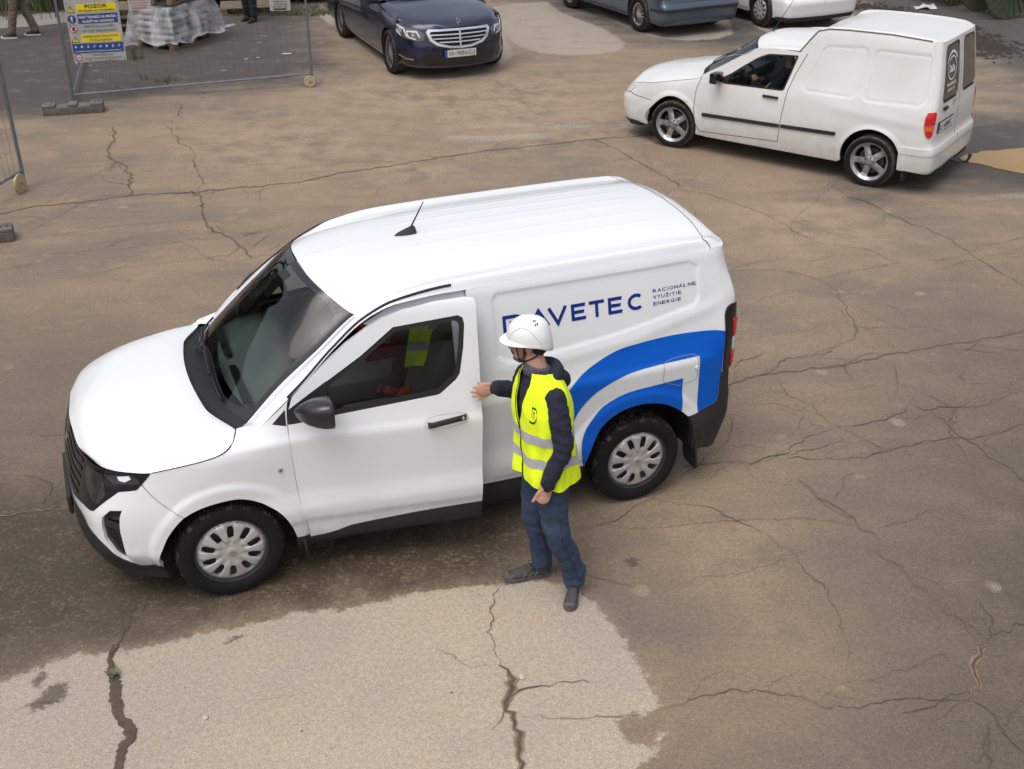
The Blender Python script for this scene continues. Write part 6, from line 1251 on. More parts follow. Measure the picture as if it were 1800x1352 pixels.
def blob(name, mb, voxel, m, parent=None, sm=3, disp=None, cut=None, **kw):
    me = bpy.data.meshes.new(name); me.from_pydata([tuple(v) for v in mb.V], [], mb.F); o = bpy.data.objects.new(name, me); COL.objects.link(o)
    r = o.modifiers.new('r', 'REMESH'); r.mode = 'VOXEL'; r.voxel_size = voxel
    s = o.modifiers.new('s', 'SMOOTH'); s.iterations = sm; s.factor = .5
    dg = bpy.context.evaluated_depsgraph_get(); nm = bpy.data.meshes.new_from_object(o.evaluated_get(dg)); bpy.data.objects.remove(o); bpy.data.meshes.remove(me); nm.name = name
    if disp is not None:
        nv = len(nm.vertices); co = np.empty(nv*3); nm.vertices.foreach_get('co', co); co = co.reshape(-1, 3); no = np.empty(nv*3); nm.vertices.foreach_get('normal', no); no = no.reshape(-1, 3)
        d = np.array([disp(p, q) for p, q in zip(co, no)]); co = co+no*d[:, None]; nm.vertices.foreach_set('co', co.ravel())
    nm.materials.clear(); nm.materials.append(m); nm.shade_smooth(); nm.update(); nm.update_tag()
    return link(bpy.data.objects.new(name, nm), parent, **kw)
def folds(amp, fx, fz, seed=0):
    def f(p, n):
        a = mnoise.noise(Vector((p[0]*fx, p[1]*fx, p[2]*fz+seed))); b = mnoise.noise(Vector((p[0]*fx*2.3+5, p[1]*fx*2.3, p[2]*fz*2+seed)))
        return amp*((1-abs(a)*2.4)*.6+b*.5)
    return f
SKIN = mat('skin', (.52, .31, .22), .5, var=.25, vscale=9, col2=(.40, .20, .14)); HAIR = mat('dark hair', (.020, .013, .010), .7, bump=.6, bscale=220, var=.4, vscale=60)
def jeans_mat():
    m = mat('worn blue denim', (.014, .028, .062), .9, var=.9, vscale=6, col2=(.042, .066, .115), bump=.35, bscale=500); return m
def zmat(az, tilt=0, roll=0):
    """columns: forward, left, up for a heading az (radians from +x)"""
    return Matrix.Rotation(az, 3, 'Z')@Matrix.Rotation(tilt, 3, 'Y')@Matrix.Rotation(roll, 3, 'X')
def hand(mb, wrist, knuck, M, curl, spread, side, thumb, k=1.0):
    """wrist/knuckle points; M columns: finger direction, across towards the thumb, back of the hand"""
    w_ = Vector(wrist); kn = Vector(knuck); F = Vector(M[0]).normalized(); A = Vector(M[1]).normalized(); N = Vector(M[2]).normalized()
    limb(mb, [w_-F*.02, w_+(kn-w_)*.35+A*.002, kn-F*.006], [.026*k, .036*k, .040*k], flat=(N, .42))
    for i, (L, r) in enumerate(((.070, .0088), (.078, .0092), (.073, .0088), (.058, .0078))):
        off = (1.5-i)*.0205*k; base = kn+A*off-F*(.012+.004*abs(i-1)); d = (F+A*((1.5-i)*spread)).normalized(); c = curl[i] if hasattr(curl, '__len__') else curl
        p = base; pts = [p-d*.02, p+N*.002]; a = 0
        for seg, fr in ((.46, .6), (.30, 1.0), (.24, .8)): a += c*fr; dd = d*math.cos(a)-N*math.sin(a); p = p+dd*L*seg*k; pts.append(p)
        limb(mb, pts, [r*k*1.1, r*k*1.08, r*k, r*k*.93, r*k*.82], 10, res=2)
    b = w_+(kn-w_)*.30+A*.026*k; t1 = Vector(thumb[0]); limb(mb, [b-F*.012-A*.012, b+(t1-b)*.35, b+(t1-b)*.7, t1], [.016*k, .0125*k, .0105*k, .0085*k], 10, res=2)
def head_prims(mb, c, M, s=1.0):
    T = lambda p: Vector(c)+M@(Vector(p)*s)
    def E(p, r, R=None): ellips(mb, T(p), tuple(q*s for q in r), M if R is None else M@R)
    E((-.012, 0, .035), (.098, .076, .088)); E((.020, 0, -.030), (.072, .062, .085)); E((.048, 0, -.078), (.040, .045, .032)); E((.030, 0, -.075), (.05, .056, .03))
    E((.066, 0, .022), (.030, .056, .022)); E((.082, 0, .012), (.014, .045, .009))                       # brow
    for y in (.031, -.031): E((.068, y, -.002), (.014, .013, .011)); E((.058, y*1.25, -.028), (.026, .022, .020))   # eye, cheekbone
    limb(mb, [T((.080, 0, .008)), T((.094, 0, -.015)), T((.106, 0, -.032)), T((.088, 0, -.040))], [.009*s, .011*s, .0125*s, .010*s], 10); 
    for y in (.011, -.011): E((.094, y, -.036), (.009, .007, .007))
    E((.080, 0, -.058), (.011, .024, .006)); E((.078, 0, -.067), (.011, .022, .007))
    for y in (1, -1):
        E((-.008, .074*y, -.012), (.019, .009, .031), Matrix.Rotation(-.2, 3, 'Y')); E((.002, .079*y, -.004), (.014, .008, .022), Matrix.Rotation(-.2, 3, 'Y')); E((-.006, .076*y, -.036), (.009, .008, .010))
def torso_secs(C, M, prof, n=1):
    """prof: (height, half width, half depth, forward shift)"""
    out = []
    for z, a, b, fx in prof: out.append((Vector((C(z)[0], C(z)[1], z))+M@Vector((fx, 0, 0)), M@Vector((b, 0, 0)), M@Vector((0, a, 0))))
    return out

def foot(parent, heel, toe, ankle, mats, size=.285, laces=True):
    """trainer from heel point to toe point on the ground"""
    h = Vector(heel); t = Vector(toe); d = (t-h); d.z = 0; L = d.length; d.normalize(); l_ = Vector((-d.y, d.x, 0)); z = Vector((0, 0, 1))
    s = bpy.data.objects.new('shoe', None); link(s, parent); mb = MB()
    secs = [(.0, .024, .030), (.04, .034, .052), (.10, .036, .058), (.17, .040, .050), (.22, .046, .040), (.27, .046, .032), (.31, .036, .024), (.335, .018, .014)]; k = L/.335
    sph_loft(mb, [(h+d*x*k+z*(.020+hh*.55), l_*w_*k*1.02, z*hh*.75) for x, w_, hh in secs], 16); limb(mb, [h+d*.05*k+z*.05, Vector(ankle)*.5+(h+d*.07*k+z*.05)*.5, Vector(ankle)], [.040, .044, .046])
    ellips(mb, h+d*.15*k+z*.065, (.05, .035, .03), Matrix((d, l_, z)).transposed())
    blob('shoe_upper', mb, .005, mats[0], s, 3); sb = MB(); n = 18; out = []
    prof = [(.0, .020), (.03, .034), (.08, .036), (.14, .034), (.19, .042), (.24, .049), (.29, .046), (.32, .034), (.34, .012)]
    tc_ = MB(); ellips(tc_, h+d*.292*k+z*.030, (.040*k, .046*k, .024), Matrix((d, l_, z)).transposed()); blob('toe_cap', tc_, .005, mats[1], s, 1)
    for sg in (1, -1):
        zz = MB(); zz.tube([h+d*(.10+.022*i)*k+l_*sg*(.042+.001*i)+z*(.040 if i % 2 else .070-.002*i) for i in range(6)], .0022, 5); zz.obj('stitching', mat('pale stitching', (.22, .21, .22), .8), s)
    L_ = [(x*k-.004, w_*k+.004) for x, w_ in prof]; poly = [(x, y) for x, y in L_]+[(x, -y) for x, y in L_[::-1]]
    sb.prism(poly, .001, .026, f=lambda x, y, zz: h+d*x+l_*y+z*(zz+max(0, x/L-.8)*.05)); 
    for i in range(12):
        x = .015+i*.028*k
        if x < L-.02: sb.box(h+d*x+z*.004, (.010, .072, .009), rot=Matrix((d, l_, z)).transposed())
    sb.obj('shoe_sole', mats[1], s)
    if laces:
        lb = MB(); 
        for i in range(5):
            x = (.125+i*.026)*k; zz = .098-i*.011; w_ = .020
            lb.tube([h+d*x+l_*w_+z*(zz-.010), h+d*(x+.01)+z*(zz+.002), h+d*(x+.022)-l_*w_+z*(zz-.012)], .0026, 5); lb.tube([h+d*x-l_*w_+z*(zz-.010), h+d*(x+.01)+z*(zz+.003), h+d*(x+.022)+l_*w_+z*(zz-.012)], .0026, 5)
        for sg in (1, -1): lb.tube([h+d*.13*k+z*.094, h+d*.115*k+l_*sg*.025+z*.108, h+d*.145*k+l_*sg*.045+z*.088, h+d*.15*k+l_*sg*.03+z*.07], .0025, 5)
        lb.obj('laces', mats[2], s)
    return s

def worker():
    O = Vector((.17, 5.53, 0)); p = thing('person', 'man in white helmet, yellow safety vest, dark hoodie and jeans holding the van door', 'person', tuple(O))
    def W(*q): return Vector(q)-O
    az = R_(180+27); M = zmat(az); azh = R_(176); MH = zmat(azh, R_(3), R_(-2))
    headc = W(.092, 5.628, 1.622)
    pelv = W(.200, 5.535, .95); Lh, Rh = W(.232, 5.450, .90), W(.175, 5.620, .90); Lk, Rk = W(.268, 5.405, .490), W(.138, 5.600, .480); La, Ra = W(.372, 5.455, .105), W(.182, 5.625, .105)
    Ls, Rs = W(.246, 5.398, 1.370), W(.085, 5.725, 1.375); Le, Lw = W(.282, 5.340, 1.110), W(.200, 5.312, .872); Re, Rw = W(.040, 5.860, 1.175), W(-.100, 5.795, 1.238)
    neck = W(.150, 5.580, 1.44)
    def C(z): return np.array([np.interp(z, [.8, .95, 1.2, 1.42, 1.5], [.205, .200, .185, .165, .140]), np.interp(z, [.8, 1.5], [5.53, 5.57])])-np.array([O.x, O.y])
    prof = [(.82, .150, .105, 0), (.92, .165, .115, 0), (1.02, .150, .105, .005), (1.15, .160, .112, .01), (1.28, .178, .118, .008), (1.36, .178, .108, .0), (1.415, .145, .085, -.005), (1.45, .075, .062, -.01)]
    # continuous body
    b = MB(); sph_loft(b, torso_secs(C, M, prof), 20); head_prims(b, headc, MH, 1.0)
    limb(b, [neck-Vector((0, 0, .06)), neck, (neck+headc)/2, headc-Vector((0, 0, .05))], [.075, .062, .058, .056])
    for h_, k_, a_ in ((Lh, Lk, La), (Rh, Rk, Ra)): limb(b, [h_+Vector((0, 0, .03)), h_*.5+k_*.5+M@Vector((.01, 0, 0)), k_, k_*.6+a_*.4-M@Vector((.018, 0, 0)), a_], [.082, .070, .052, .052, .036])
    for s_, e_, w_ in ((Ls, Le, Lw), (Rs, Re, Rw)): limb(b, [s_, s_*.5+e_*.5, e_, e_*.6+w_*.4, w_], [.040, .036, .032, .028, .024])
    # right hand flat on the door edge, fingers over its face
    hand(b, Rw, W(-.172, 5.800, 1.222), (Vector((-.93, .25, -.26)), Vector((-.20, .0, -.98)), Vector((-.25, -.95, .05))), (.05, .10, .14, .20), .09, 1, (W(-.190, 5.808, 1.150),), 1.08)
    # left hand hanging, loosely closed
    hand(b, Lw, W(.172, 5.300, .800), (Vector((-.26, 0, -.96)), Vector((-.93, -.1, .26)), Vector((-.15, -.98, .0))), (.75, .85, .9, .95), .05, -1, (W(.118, 5.300, .780),), 1.06)
    blob('body', b, .0045, SKIN, p, 2)
    # eyes
    for y in (.031, -.031): e = MB(); ellips(e, headc+MH@Vector((.0745, y, -.002)), (.0095, .012, .009), MH); e.obj('eye', mat('eye', (.10, .06, .04), .2), p)
    # trousers
    j = MB(); sph_loft(j, torso_secs(C, M, [(.80, .145, .100, 0), (.88, .172, .122, 0), (.95, .170, .118, 0), (1.03, .158, .108, 0)]), 20)
    for h_, k_, a_, sg in ((Lh, Lk, La, 1), (Rh, Rk, Ra, 1)):
        limb(j, [h_+Vector((0, 0, .02)), h_*.6+k_*.4+M@Vector((.012, 0, 0)), k_+M@Vector((.008, 0, 0)), k_*.5+a_*.5-M@Vector((.012, 0, 0)), a_+Vector((0, 0, .035))], [.096, .088, .072, .066, .062], 18)
        limb(j, [a_+Vector((0, 0, .075)), a_+Vector((0, 0, .005))], [.066, .064], 18)
    blob('jeans', j, .0075, jeans_mat(), p, 3, folds(.012, 9, 12, 2))
    hem = mat('denim seam', (.020, .036, .070), .9)
    for h_, k_, a_ in ((Lh, Lk, La), (Rh, Rk, Ra)):
        pts = [h_+Vector((0, -.098, .0)), h_*.5+k_*.5+Vector((.02, -.090, 0)), k_+Vector((.02, -.076, 0)), k_*.5+a_*.5+Vector((.035, -.068, 0)), a_+Vector((.035, -.062, .03))]; MB().tube([Vector(q) for q in spline([tuple(q) for q in pts], 5)], .0035, 5).obj('side_seam', hem, p)
    # hoodie: torso plus two sleeves and a thick hood lying on the shoulders
    HOOD = mat('navy hooded sweatshirt', (.012, .014, .030), .95, var=.35, vscale=30, col2=(.020, .022, .042), bump=.35, bscale=350)
    t = MB(); pr = [(.90, .168, .122, 0), (1.02, .168, .122, .0), (1.15, .172, .124, .01), (1.28, .190, .130, .008), (1.37, .186, .118, 0), (1.425, .150, .096, -.004), (1.465, .085, .074, -.012)]; sph_loft(t, torso_secs(C, M, pr), 20)
    limb(t, [Ls+Vector((-.01, .015, .008)), Ls*.5+Le*.5, Le, Le*.55+Lw*.45, Lw+Vector((.004, .002, .030))], [.060, .060, .055, .050, .045], 18); limb(t, [Rs, Rs*.5+Re*.5, Re, Re*.5+Rw*.5, Rw*.88+Re*.12], [.062, .060, .054, .050, .044], 18)
    limb(t, [Lw+Vector((.006, .003, .05)), Lw+Vector((.0, .0, .012))], [.039, .036], 16); limb(t, [Rw*.75+Re*.25, Rw*.94+Re*.06], [.043, .041], 16)
    blob('hoodie', t, .0075, HOOD, p, 3, folds(.009, 11, 17, 7))
    hd = MB(); rr = []
    for q in range(15):
        a = R_(40+280*q/14); c0 = neck+M@Vector((-.012+.088*math.cos(a), .098*math.sin(a), -.005-.035*math.cos(a))); rr.append(c0)
    limb(hd, rr, [.022]+[.030]*3+[.038]*7+[.030]*3+[.022], 14, res=2); limb(hd, [neck+M@Vector((-.075, .075, .015)), neck+M@Vector((-.135, .03, -.035)), neck+M@Vector((-.15, 0, -.075)), neck+M@Vector((-.135, -.03, -.035)), neck+M@Vector((-.075, -.075, .015))], [.030, .042, .046, .042, .030], 14, res=3)
    blob('hood', hd, .007, HOOD, p, 3, folds(.006, 14, 20, 3))
    g = MB(); 
    for k_, dz in ((.063, .0), (.066, .018), (.062, .036)): g.tube([neck+M@Vector((.012+k_*math.cos(a), k_*.98*math.sin(a), .018+dz*.9+.012*math.cos(a))) for a in np.linspace(0, 6.283, 20, endpoint=False)], .0155, 10, closed=True)
    blob('neck_gaiter', g, .006, mat('patterned neck gaiter', (.035, .035, .05), .95, var=1, vscale=60, col2=(.10, .10, .13)), p, 2, folds(.004, 30, 30, 1))
    # safety vest on a wrapped torso surface: u is the angle round the body (0 = breastbone, + = his left), v the height
    us = np.linspace(-math.pi, math.pi, 97); vs = np.linspace(.76, 1.49, 60)
    vp = [(.76, .208, .168, .004), (.85, .208, .166, .004), (.95, .205, .158, .004), (1.08, .200, .150, .008), (1.22, .204, .150, .010), (1.33, .208, .140, .004), (1.40, .180, .122, .0), (1.445, .135, .108, -.004), (1.475, .098, .092, -.006), (1.49, .088, .086, -.006)]
    pv = pchip([q[0] for q in vp], np.array([q[1:] for q in vp]), vs); G = np.zeros((97, 60, 3))
    for i, u in enumerate(us):
        for jj, z in enumerate(vs):
            a, bb, fx = pv[jj]; c = C(z); e = 1.0 if z > 1.3 else .92
            cu, su = math.cos(u), math.sin(u); x_ = math.copysign(abs(cu)**e, cu)*bb+fx; y_ = math.copysign(abs(su)**e, su)*a
            fl = .010*math.sin(u*7+z*5)*smooth(1.35, .8, z)+.008*mnoise.noise(Vector((cu*3, su*3, z*6)))+.011*mnoise.noise(Vector((cu*5+4, su*5, z*11))); x_ *= 1+fl/.15; y_ *= 1+fl/.2
            q = M@Vector((x_, y_, 0)); G[i, jj] = (c[0]+q.x, c[1]+q.y, z+.012*math.cos(u)*smooth(1.2, 1.45, z))
    VP = Patch(us, vs, G, 1)
    hv = mat('fluorescent yellow vest cloth', (.80, .98, .010), .75, bump=.25, bscale=500); nt_ = hv.node_tree.nodes['Principled BSDF']
    BLKB = mat('black vest piping', (.012, .012, .014), .7); REF = mat('reflective grey tape', (.44, .44, .46), .42, metal=.1, bump=.15, bscale=800)
    hem0 = [(-3.14, .86), (-2.4, .84), (-1.6, .83), (-.8, .835), (-.02, .86)]; hemr = [(.02, .86), (.8, .835), (1.6, .825), (2.4, .84), (3.14, .86)]
    armL = [(1.57+.34*math.cos(a)*(1.15 if math.sin(a) < 0 else .85), 1.275+.155*math.sin(a)) for a in np.linspace(0, 2*math.pi, 26, endpoint=False)]; armR = [(-x, z) for x, z in armL]
    outer = [(-3.1415, .86)]+hem0[1:]+[(-.02, 1.20), (-.30, 1.40), (-.62, 1.484), (-1.57, 1.486), (-2.5, 1.480), (-3.1415, 1.470)]; outer2 = [(3.1415, .86)]+hemr[::-1][1:]+[(.02, 1.20), (.30, 1.40), (.62, 1.484), (1.57, 1.486), (2.5, 1.480), (3.1415, 1.470)]
    panel('vest', VP.at, outer[1:-1]+[(-3.14, 1.470), (-3.14, .86)], [armR], hv, p, .004, rim=.004, step=.045, back=1); panel('vest', VP.at, outer2[1:-1]+[(3.14, 1.470), (3.14, .86)], [armL], hv, p, .004, rim=.004, step=.045, back=1)
    for arm in (armL, armR): MB().tube(curve3(VP.at, arm+[arm[0]], .004, .06)[:-1], .0035, 6, closed=True).obj('vest_piping', BLKB, p)
    for q in (hem0[1:], hemr[:-1]): MB().tube(curve3(VP.at, q, .003, .06), .0022, 5).obj('vest_piping', BLKB, p)
    for q in ([(-.02, .86), (-.02, 1.20), (-.30, 1.40), (-.62, 1.484)], [(.02, .86), (.02, 1.20), (.30, 1.40), (.62, 1.484)]): MB().tube(curve3(VP.at, q, .006, .03), .0022, 5).obj('vest_piping', BLKB, p)
    for z0 in (1.105, .955):
        for a, b_ in ((-3.14, -.03), (.03, 3.14)): panel('reflective_strip', VP.at, [(a, z0), (b_, z0), (b_, z0+.060), (a, z0+.060)], (), REF, p, .0075, rim=.002, step=.05)
    L = lambda pts: [(.62+x, 1.285+y) for x, y in pts]
    poly_on('vest_logo', VP.at, [L(stroke([(-.12, -.036), (-.02, -.042), (.065, -.036), (.125, -.012), (.125, .014), (.07, .036), (-.05, .040), (-.05, -.012)], .0105)), L(stroke([(.0, -.014), (.0, .016), (.04, .014), (.055, 0), (.04, -.016)], .0085))], BLKB, p, off=.0085)
    # helmet in head coordinates
    HM = mat('white helmet shell', (.80, .80, .80), .33, coat=.2); hp = headc+MH@Vector((-.006, 0, .030)); V = []; n, mrow = 48, 16
    def hs_(u, v):
        # u angle (0 = front), v from rim (0) to crown (1)
        a = v*math.pi/2; r = math.cos(a)**.82; x = .128*r*math.cos(u); y = .103*r*math.sin(u); z = .120*math.sin(a)**1.05-.012*math.cos(u)*0
        rid = .006*smooth(.55, .35, abs(math.sin(u*.5+math.pi/2))*0+abs(y)/.113)*smooth(.15, .5, v); z += rid
        if v < .5: z -= .022*smooth(.9, 2.6, abs(((u+math.pi) % (2*math.pi))-math.pi))*(1-v*2)+0
        return x, y, z
    for i in range(n):
        u = 2*math.pi*i/n; uu = ((u+math.pi) % (2*math.pi))-math.pi; br = max(0, math.cos(u))**1.6
        x, y, z = hs_(u, 0); L2 = math.hypot(x, y); ex = (.003+.036*br); back_ = smooth(1.8, 3.1, abs(uu))
        rows = [((x*(L2-.006)/L2), (y*(L2-.006)/L2), z-.004), (x*(L2+ex-.003)/L2, y*(L2+ex-.003)/L2, z-.010-.008*br-.045*back_), (x*(L2+ex)/L2, y*(L2+ex)/L2, z-.006-.006*br-.045*back_), (x*(L2+ex*.5)/L2, y*(L2+ex*.5)/L2, z+.001-.002*br-.022*back_), (x*1.0, y*1.0, z+.008)]
        for k_ in range(1, mrow): rows.append(hs_(u, k_/mrow))
        rows.append((0, 0, .127)); V += [hp+MH@Vector(q) for q in rows]
    kk = 5+mrow; F = [(i*kk+j_, ((i+1) % n)*kk+j_, ((i+1) % n)*kk+j_+1, i*kk+j_+1) for i in range(n) for j_ in range(kk-1)]
    hel = MB().add(V, F).obj('helmet', HM, p, angle=50)
    for sg in (1, -1):                                      # raised side ridge and vents
        rg = [hp+MH@(Vector(hs_(u_*sg, v_))*1.006) for u_, v_ in spline([(.55, .10), (.75, .38), (1.15, .56), (1.6, .50), (2.0, .25), (2.15, .10)], 5)]; MB().tube(rg, .0042, 8).obj('helmet_ridge', HM, hel)
        for du in (0, .16):
            for dv in (0, .12): q = [hp+MH@(Vector(hs_((2.05+du+t_*.10)*sg, .60+dv+t_*.05))*1.008) for t_ in (0, .5, 1)]; MB().tube(q, .0032, 6).obj('helmet_vent', mat('vent shadow', (.05, .05, .06), .8), hel)
    ST = mat('black webbing strap', (.008, .008, .009), .7)
    for sg in (1, -1):
        cp = headc+MH@Vector((.042, .020*sg, -.112))
        MB().tube([Vector(q) for q in spline([tuple(headc+MH@Vector(v_)) for v_ in ((.070, .079*sg, .028), (.060, .077*sg, -.020), (.054, .066*sg, -.065), (.044, .046*sg, -.103))]+[tuple(cp)], 4)], .0042, 6).obj('chin_strap', ST, p)
        MB().tube([Vector(q) for q in spline([tuple(headc+MH@Vector(v_)) for v_ in ((-.088, .062*sg, -.020), (-.040, .080*sg, -.052), (.005, .074*sg, -.080), (.044, .046*sg, -.104))], 4)], .0045, 6).obj('chin_strap', ST, p)
    q = MB(); ellips(q, headc+MH@Vector((.052, 0, -.116)), (.018, .028, .010), MH); q.obj('chin_cup', ST, p)
    hr = MB(); ellips(hr, headc+MH@Vector((-.026, 0, .018)), (.090, .0805, .080), MH); ellips(hr, headc+MH@Vector((-.050, 0, -.030)), (.055, .070, .052), MH)
    for sg in (1, -1): limb(hr, [headc+MH@Vector((.012, .072*sg, .03)), headc+MH@Vector((.018, .0735*sg, -.02)), headc+MH@Vector((.022, .068*sg, -.05))], [.016, .010, .008], 8)
    blob('hair', hr, .005, HAIR, p, 1, lambda q_, n_: .0015*mnoise.noise(Vector(q_)*140))
    bd = MB(); 
    for sg in (1, -1): limb(bd, [headc+MH@Vector((.020, .066*sg, -.034)), headc+MH@Vector((.028, .058*sg, -.072)), headc+MH@Vector((.055, .036*sg, -.096)), headc+MH@Vector((.080, .012*sg, -.096))], [.007, .011, .013, .012], 10)
    limb(bd, [headc+MH@Vector((.088, .028, -.062)), headc+MH@Vector((.098, 0, -.050)), headc+MH@Vector((.088, -.028, -.062))], [.005, .0065, .005], 8)
    blob('beard', bd, .004, mat('short brown beard', (.055, .032, .022), .85, var=.6, vscale=70, col2=(.14, .08, .055)), p, 1, lambda q_, n_: .0015*mnoise.noise(Vector(q_)*160))
    # watch
    wd = (Le-Lw).normalized(); wc = Lw+wd*.004; a1 = Vector((-.98, -.15, 0)); a1 = (a1-wd*a1.dot(wd)).normalized(); a2 = wd.cross(a1)
    MB().tube([wc+a1*.032*math.cos(a)+a2*.030*math.sin(a) for a in np.linspace(0, 6.283, 24, endpoint=False)], .009, 8, closed=True).obj('watch_strap', ST, p)
    fc = Vector((-.12, -.99, .10)); fc = (fc-wd*fc.dot(wd)).normalized(); wo = MB(); wo.cyl(wc+fc*.037, fc, .022, .012, 22); wo.obj('watch', GLOSSBLK, p)
    SH = mat('dusty grey suede shoe', (.030, .027, .031), .85, var=.8, vscale=22, col2=(.085, .074, .072)); SO = mat('dusty rubber sole', (.13, .12, .11), .9, var=.5, vscale=20); LA = mat('dark laces', (.015, .015, .017), .9)
    foot(p, W(.235, 5.640, 0), W(-.050, 5.568, 0), Ra, (SH, SO, LA)); foot(p, W(.392, 5.535, 0), W(.338, 5.272, 0), La, (SH, SO, LA))
worker()

def simple_person(name, label, O, az, dz, cols, pose='stand', stride=.16, group=None, scale=1.0):
    """a full figure kept plain: it stands far away or sits in a cab"""
    p = thing(name, label, 'person', O, az); v = .010
    top, bottom, shoe, sole, skin = cols
    M = Matrix.Identity(3)
    if pose == 'stand':
        Lh, Rh = Vector((0, .09, .90)), Vector((0, -.09, .90)); Lk, Rk = Vector((stride*.45, .10, .49)), Vector((-stride*.4+.02, -.10, .49)); La, Ra = Vector((stride*.9, .10, .10)), Vector((-stride*.9, -.10, .10))
        hc = Vector((.03, 0, 1.63)); sh = 1.40; pts = [((0, .20, 1.38), (-.02, .25, 1.12), (.08, .22, .90)), ((0, -.20, 1.38), (.0, -.25, 1.12), (.12, -.20, .92))]; base = .92
    else:
        Lh, Rh = Vector((0, .09, .10)), Vector((0, -.09, .10)); Lk, Rk = Vector((.42, .12, .16)), Vector((.42, -.12, .16)); La, Ra = Vector((.62, .10, -.20)), Vector((.62, -.10, -.20)); hc = Vector((-.10, 0, .80)); base = .10
        pts = [((-.10, .19, .53), (.06, .23, .30), (.26, .10, .40)), ((-.10, -.19, .53), (.08, -.22, .30), (.24, -.04, .38))]
    b = MB(); pr = [(base-.02, .15, .11, 0), (base+.12, .14, .10, 0), (base+.30, .165, .115, 0), (base+.43, .17, .105, 0), (base+.50, .10, .07, 0)]
    lean = lambda z: (-(z-base)*.22 if pose != 'stand' else 0, 0)
    def secs(k): return [(Vector((lean(z)[0], 0, z)), Vector((bb*k, 0, 0)), Vector((0, a*k, 0))) for z, a, bb, _ in pr]
    sph_loft(b, secs(1), 18); head_prims(b, hc, M); limb(b, [Vector((lean(base+.48)[0], 0, base+.47)), hc-Vector((0, 0, .06))], [.06, .055])
    for h_, k_, a_ in ((Lh, Lk, La), (Rh, Rk, Ra)): limb(b, [h_, h_*.5+k_*.5, k_, a_], [.08, .068, .05, .036])
    for s_, e_, w_ in pts:
        s_, e_, w_ = Vector(s_), Vector(e_), Vector(w_); limb(b, [s_, e_, w_], [.05, .038, .026]); d = (w_-e_).normalized(); sd = 1 if s_.y > 0 else -1
        hand(b, w_, w_+d*.075, (d, Vector((.6, -sd*.5, .5)), Vector((0, sd, .2))), .7, .05, 1, (w_+d*.06+Vector((.05, -sd*.02, .02)),))
    blob('body', b, .0075, skin, p, 2)
    t = MB(); sph_loft(t, secs(1.12), 18)
    for s_, e_, w_ in pts: s_, e_, w_ = Vector(s_), Vector(e_), Vector(w_); limb(t, [s_, e_, w_*.92+e_*.08], [.066, .052, .038])
    blob('jacket', t, v, top, p, 3, folds(.006, 8, 18, 1)); j = MB(); sph_loft(j, [(Vector((0, 0, base+z)), Vector((bb, 0, 0)), Vector((0, a, 0))) for z, a, bb in ((-.08, .13, .10), (0, .165, .12), (.08, .160, .118))], 18)
    for h_, k_, a_ in ((Lh, Lk, La), (Rh, Rk, Ra)): limb(j, [h_, h_*.5+k_*.5, k_, k_*.5+a_*.5, a_+Vector((0, 0, .01))], [.092, .086, .074, .072, .068], 16)
    blob('trousers', j, v, bottom, p, 3, folds(.008, 6, 16, 4))
    hr = MB(); ellips(hr, hc+Vector((-.022, 0, .040)), (.092, .080, .080)); blob('hair', hr, .008, HAIR, p, 1)
    if pose == 'stand':
        for a_ in (La, Ra): foot(p, Vector((a_.x-.075, a_.y, 0)), Vector((a_.x+.205, a_.y, 0)), a_, (shoe, sole, mat('pale laces', (.6, .6, .6), .8)), laces=False)
    return p
BLK = mat('black work cloth', (.010, .010, .012), .9); KH = mat('khaki work trousers', (.20, .150, .105), .9, var=.4, vscale=6); DKS = mat('dark trainer', (.02, .02, .025), .7); WS_ = mat('white trainer sole', (.65, .65, .65), .6)
pa = simple_person('person', 'person in khaki trousers and black trainers standing beside the fence at top left', (-8.78, 21.02, 0), R_(190), 0, (BLK, KH, DKS, WS_, SKIN), stride=.20)
pb = simple_person('person', 'person in black trousers and black boots standing by the pale site cabin', (-4.98, 22.42, 0), R_(250), 0, (BLK, BLK, mat('black boot', (.008, .008, .009), .45), mat('black boot sole', (.01, .01, .01), .8), SKIN), stride=.06)
_c, _s = math.cos(2.51467), math.sin(2.51467)
_q = (-1.20, .36)
dr = simple_person('person', 'driver in dark clothes seated at the wheel of the older white van', (2.5337+_c*_q[0]-_s*_q[1], 15.0859+_s*_q[0]+_c*_q[1], .52), 2.51467, 0, (mat('driver dark jacket', (.03, .035, .05), .9), BLK, DKS, WS_, SKIN), pose='sit')
MB().tube([(.05, .13, .42), (.10, .17, .36), (.16, .16, .33)], .010, 6).obj('lanyard', mat('fluorescent yellow vest cloth'), dr)
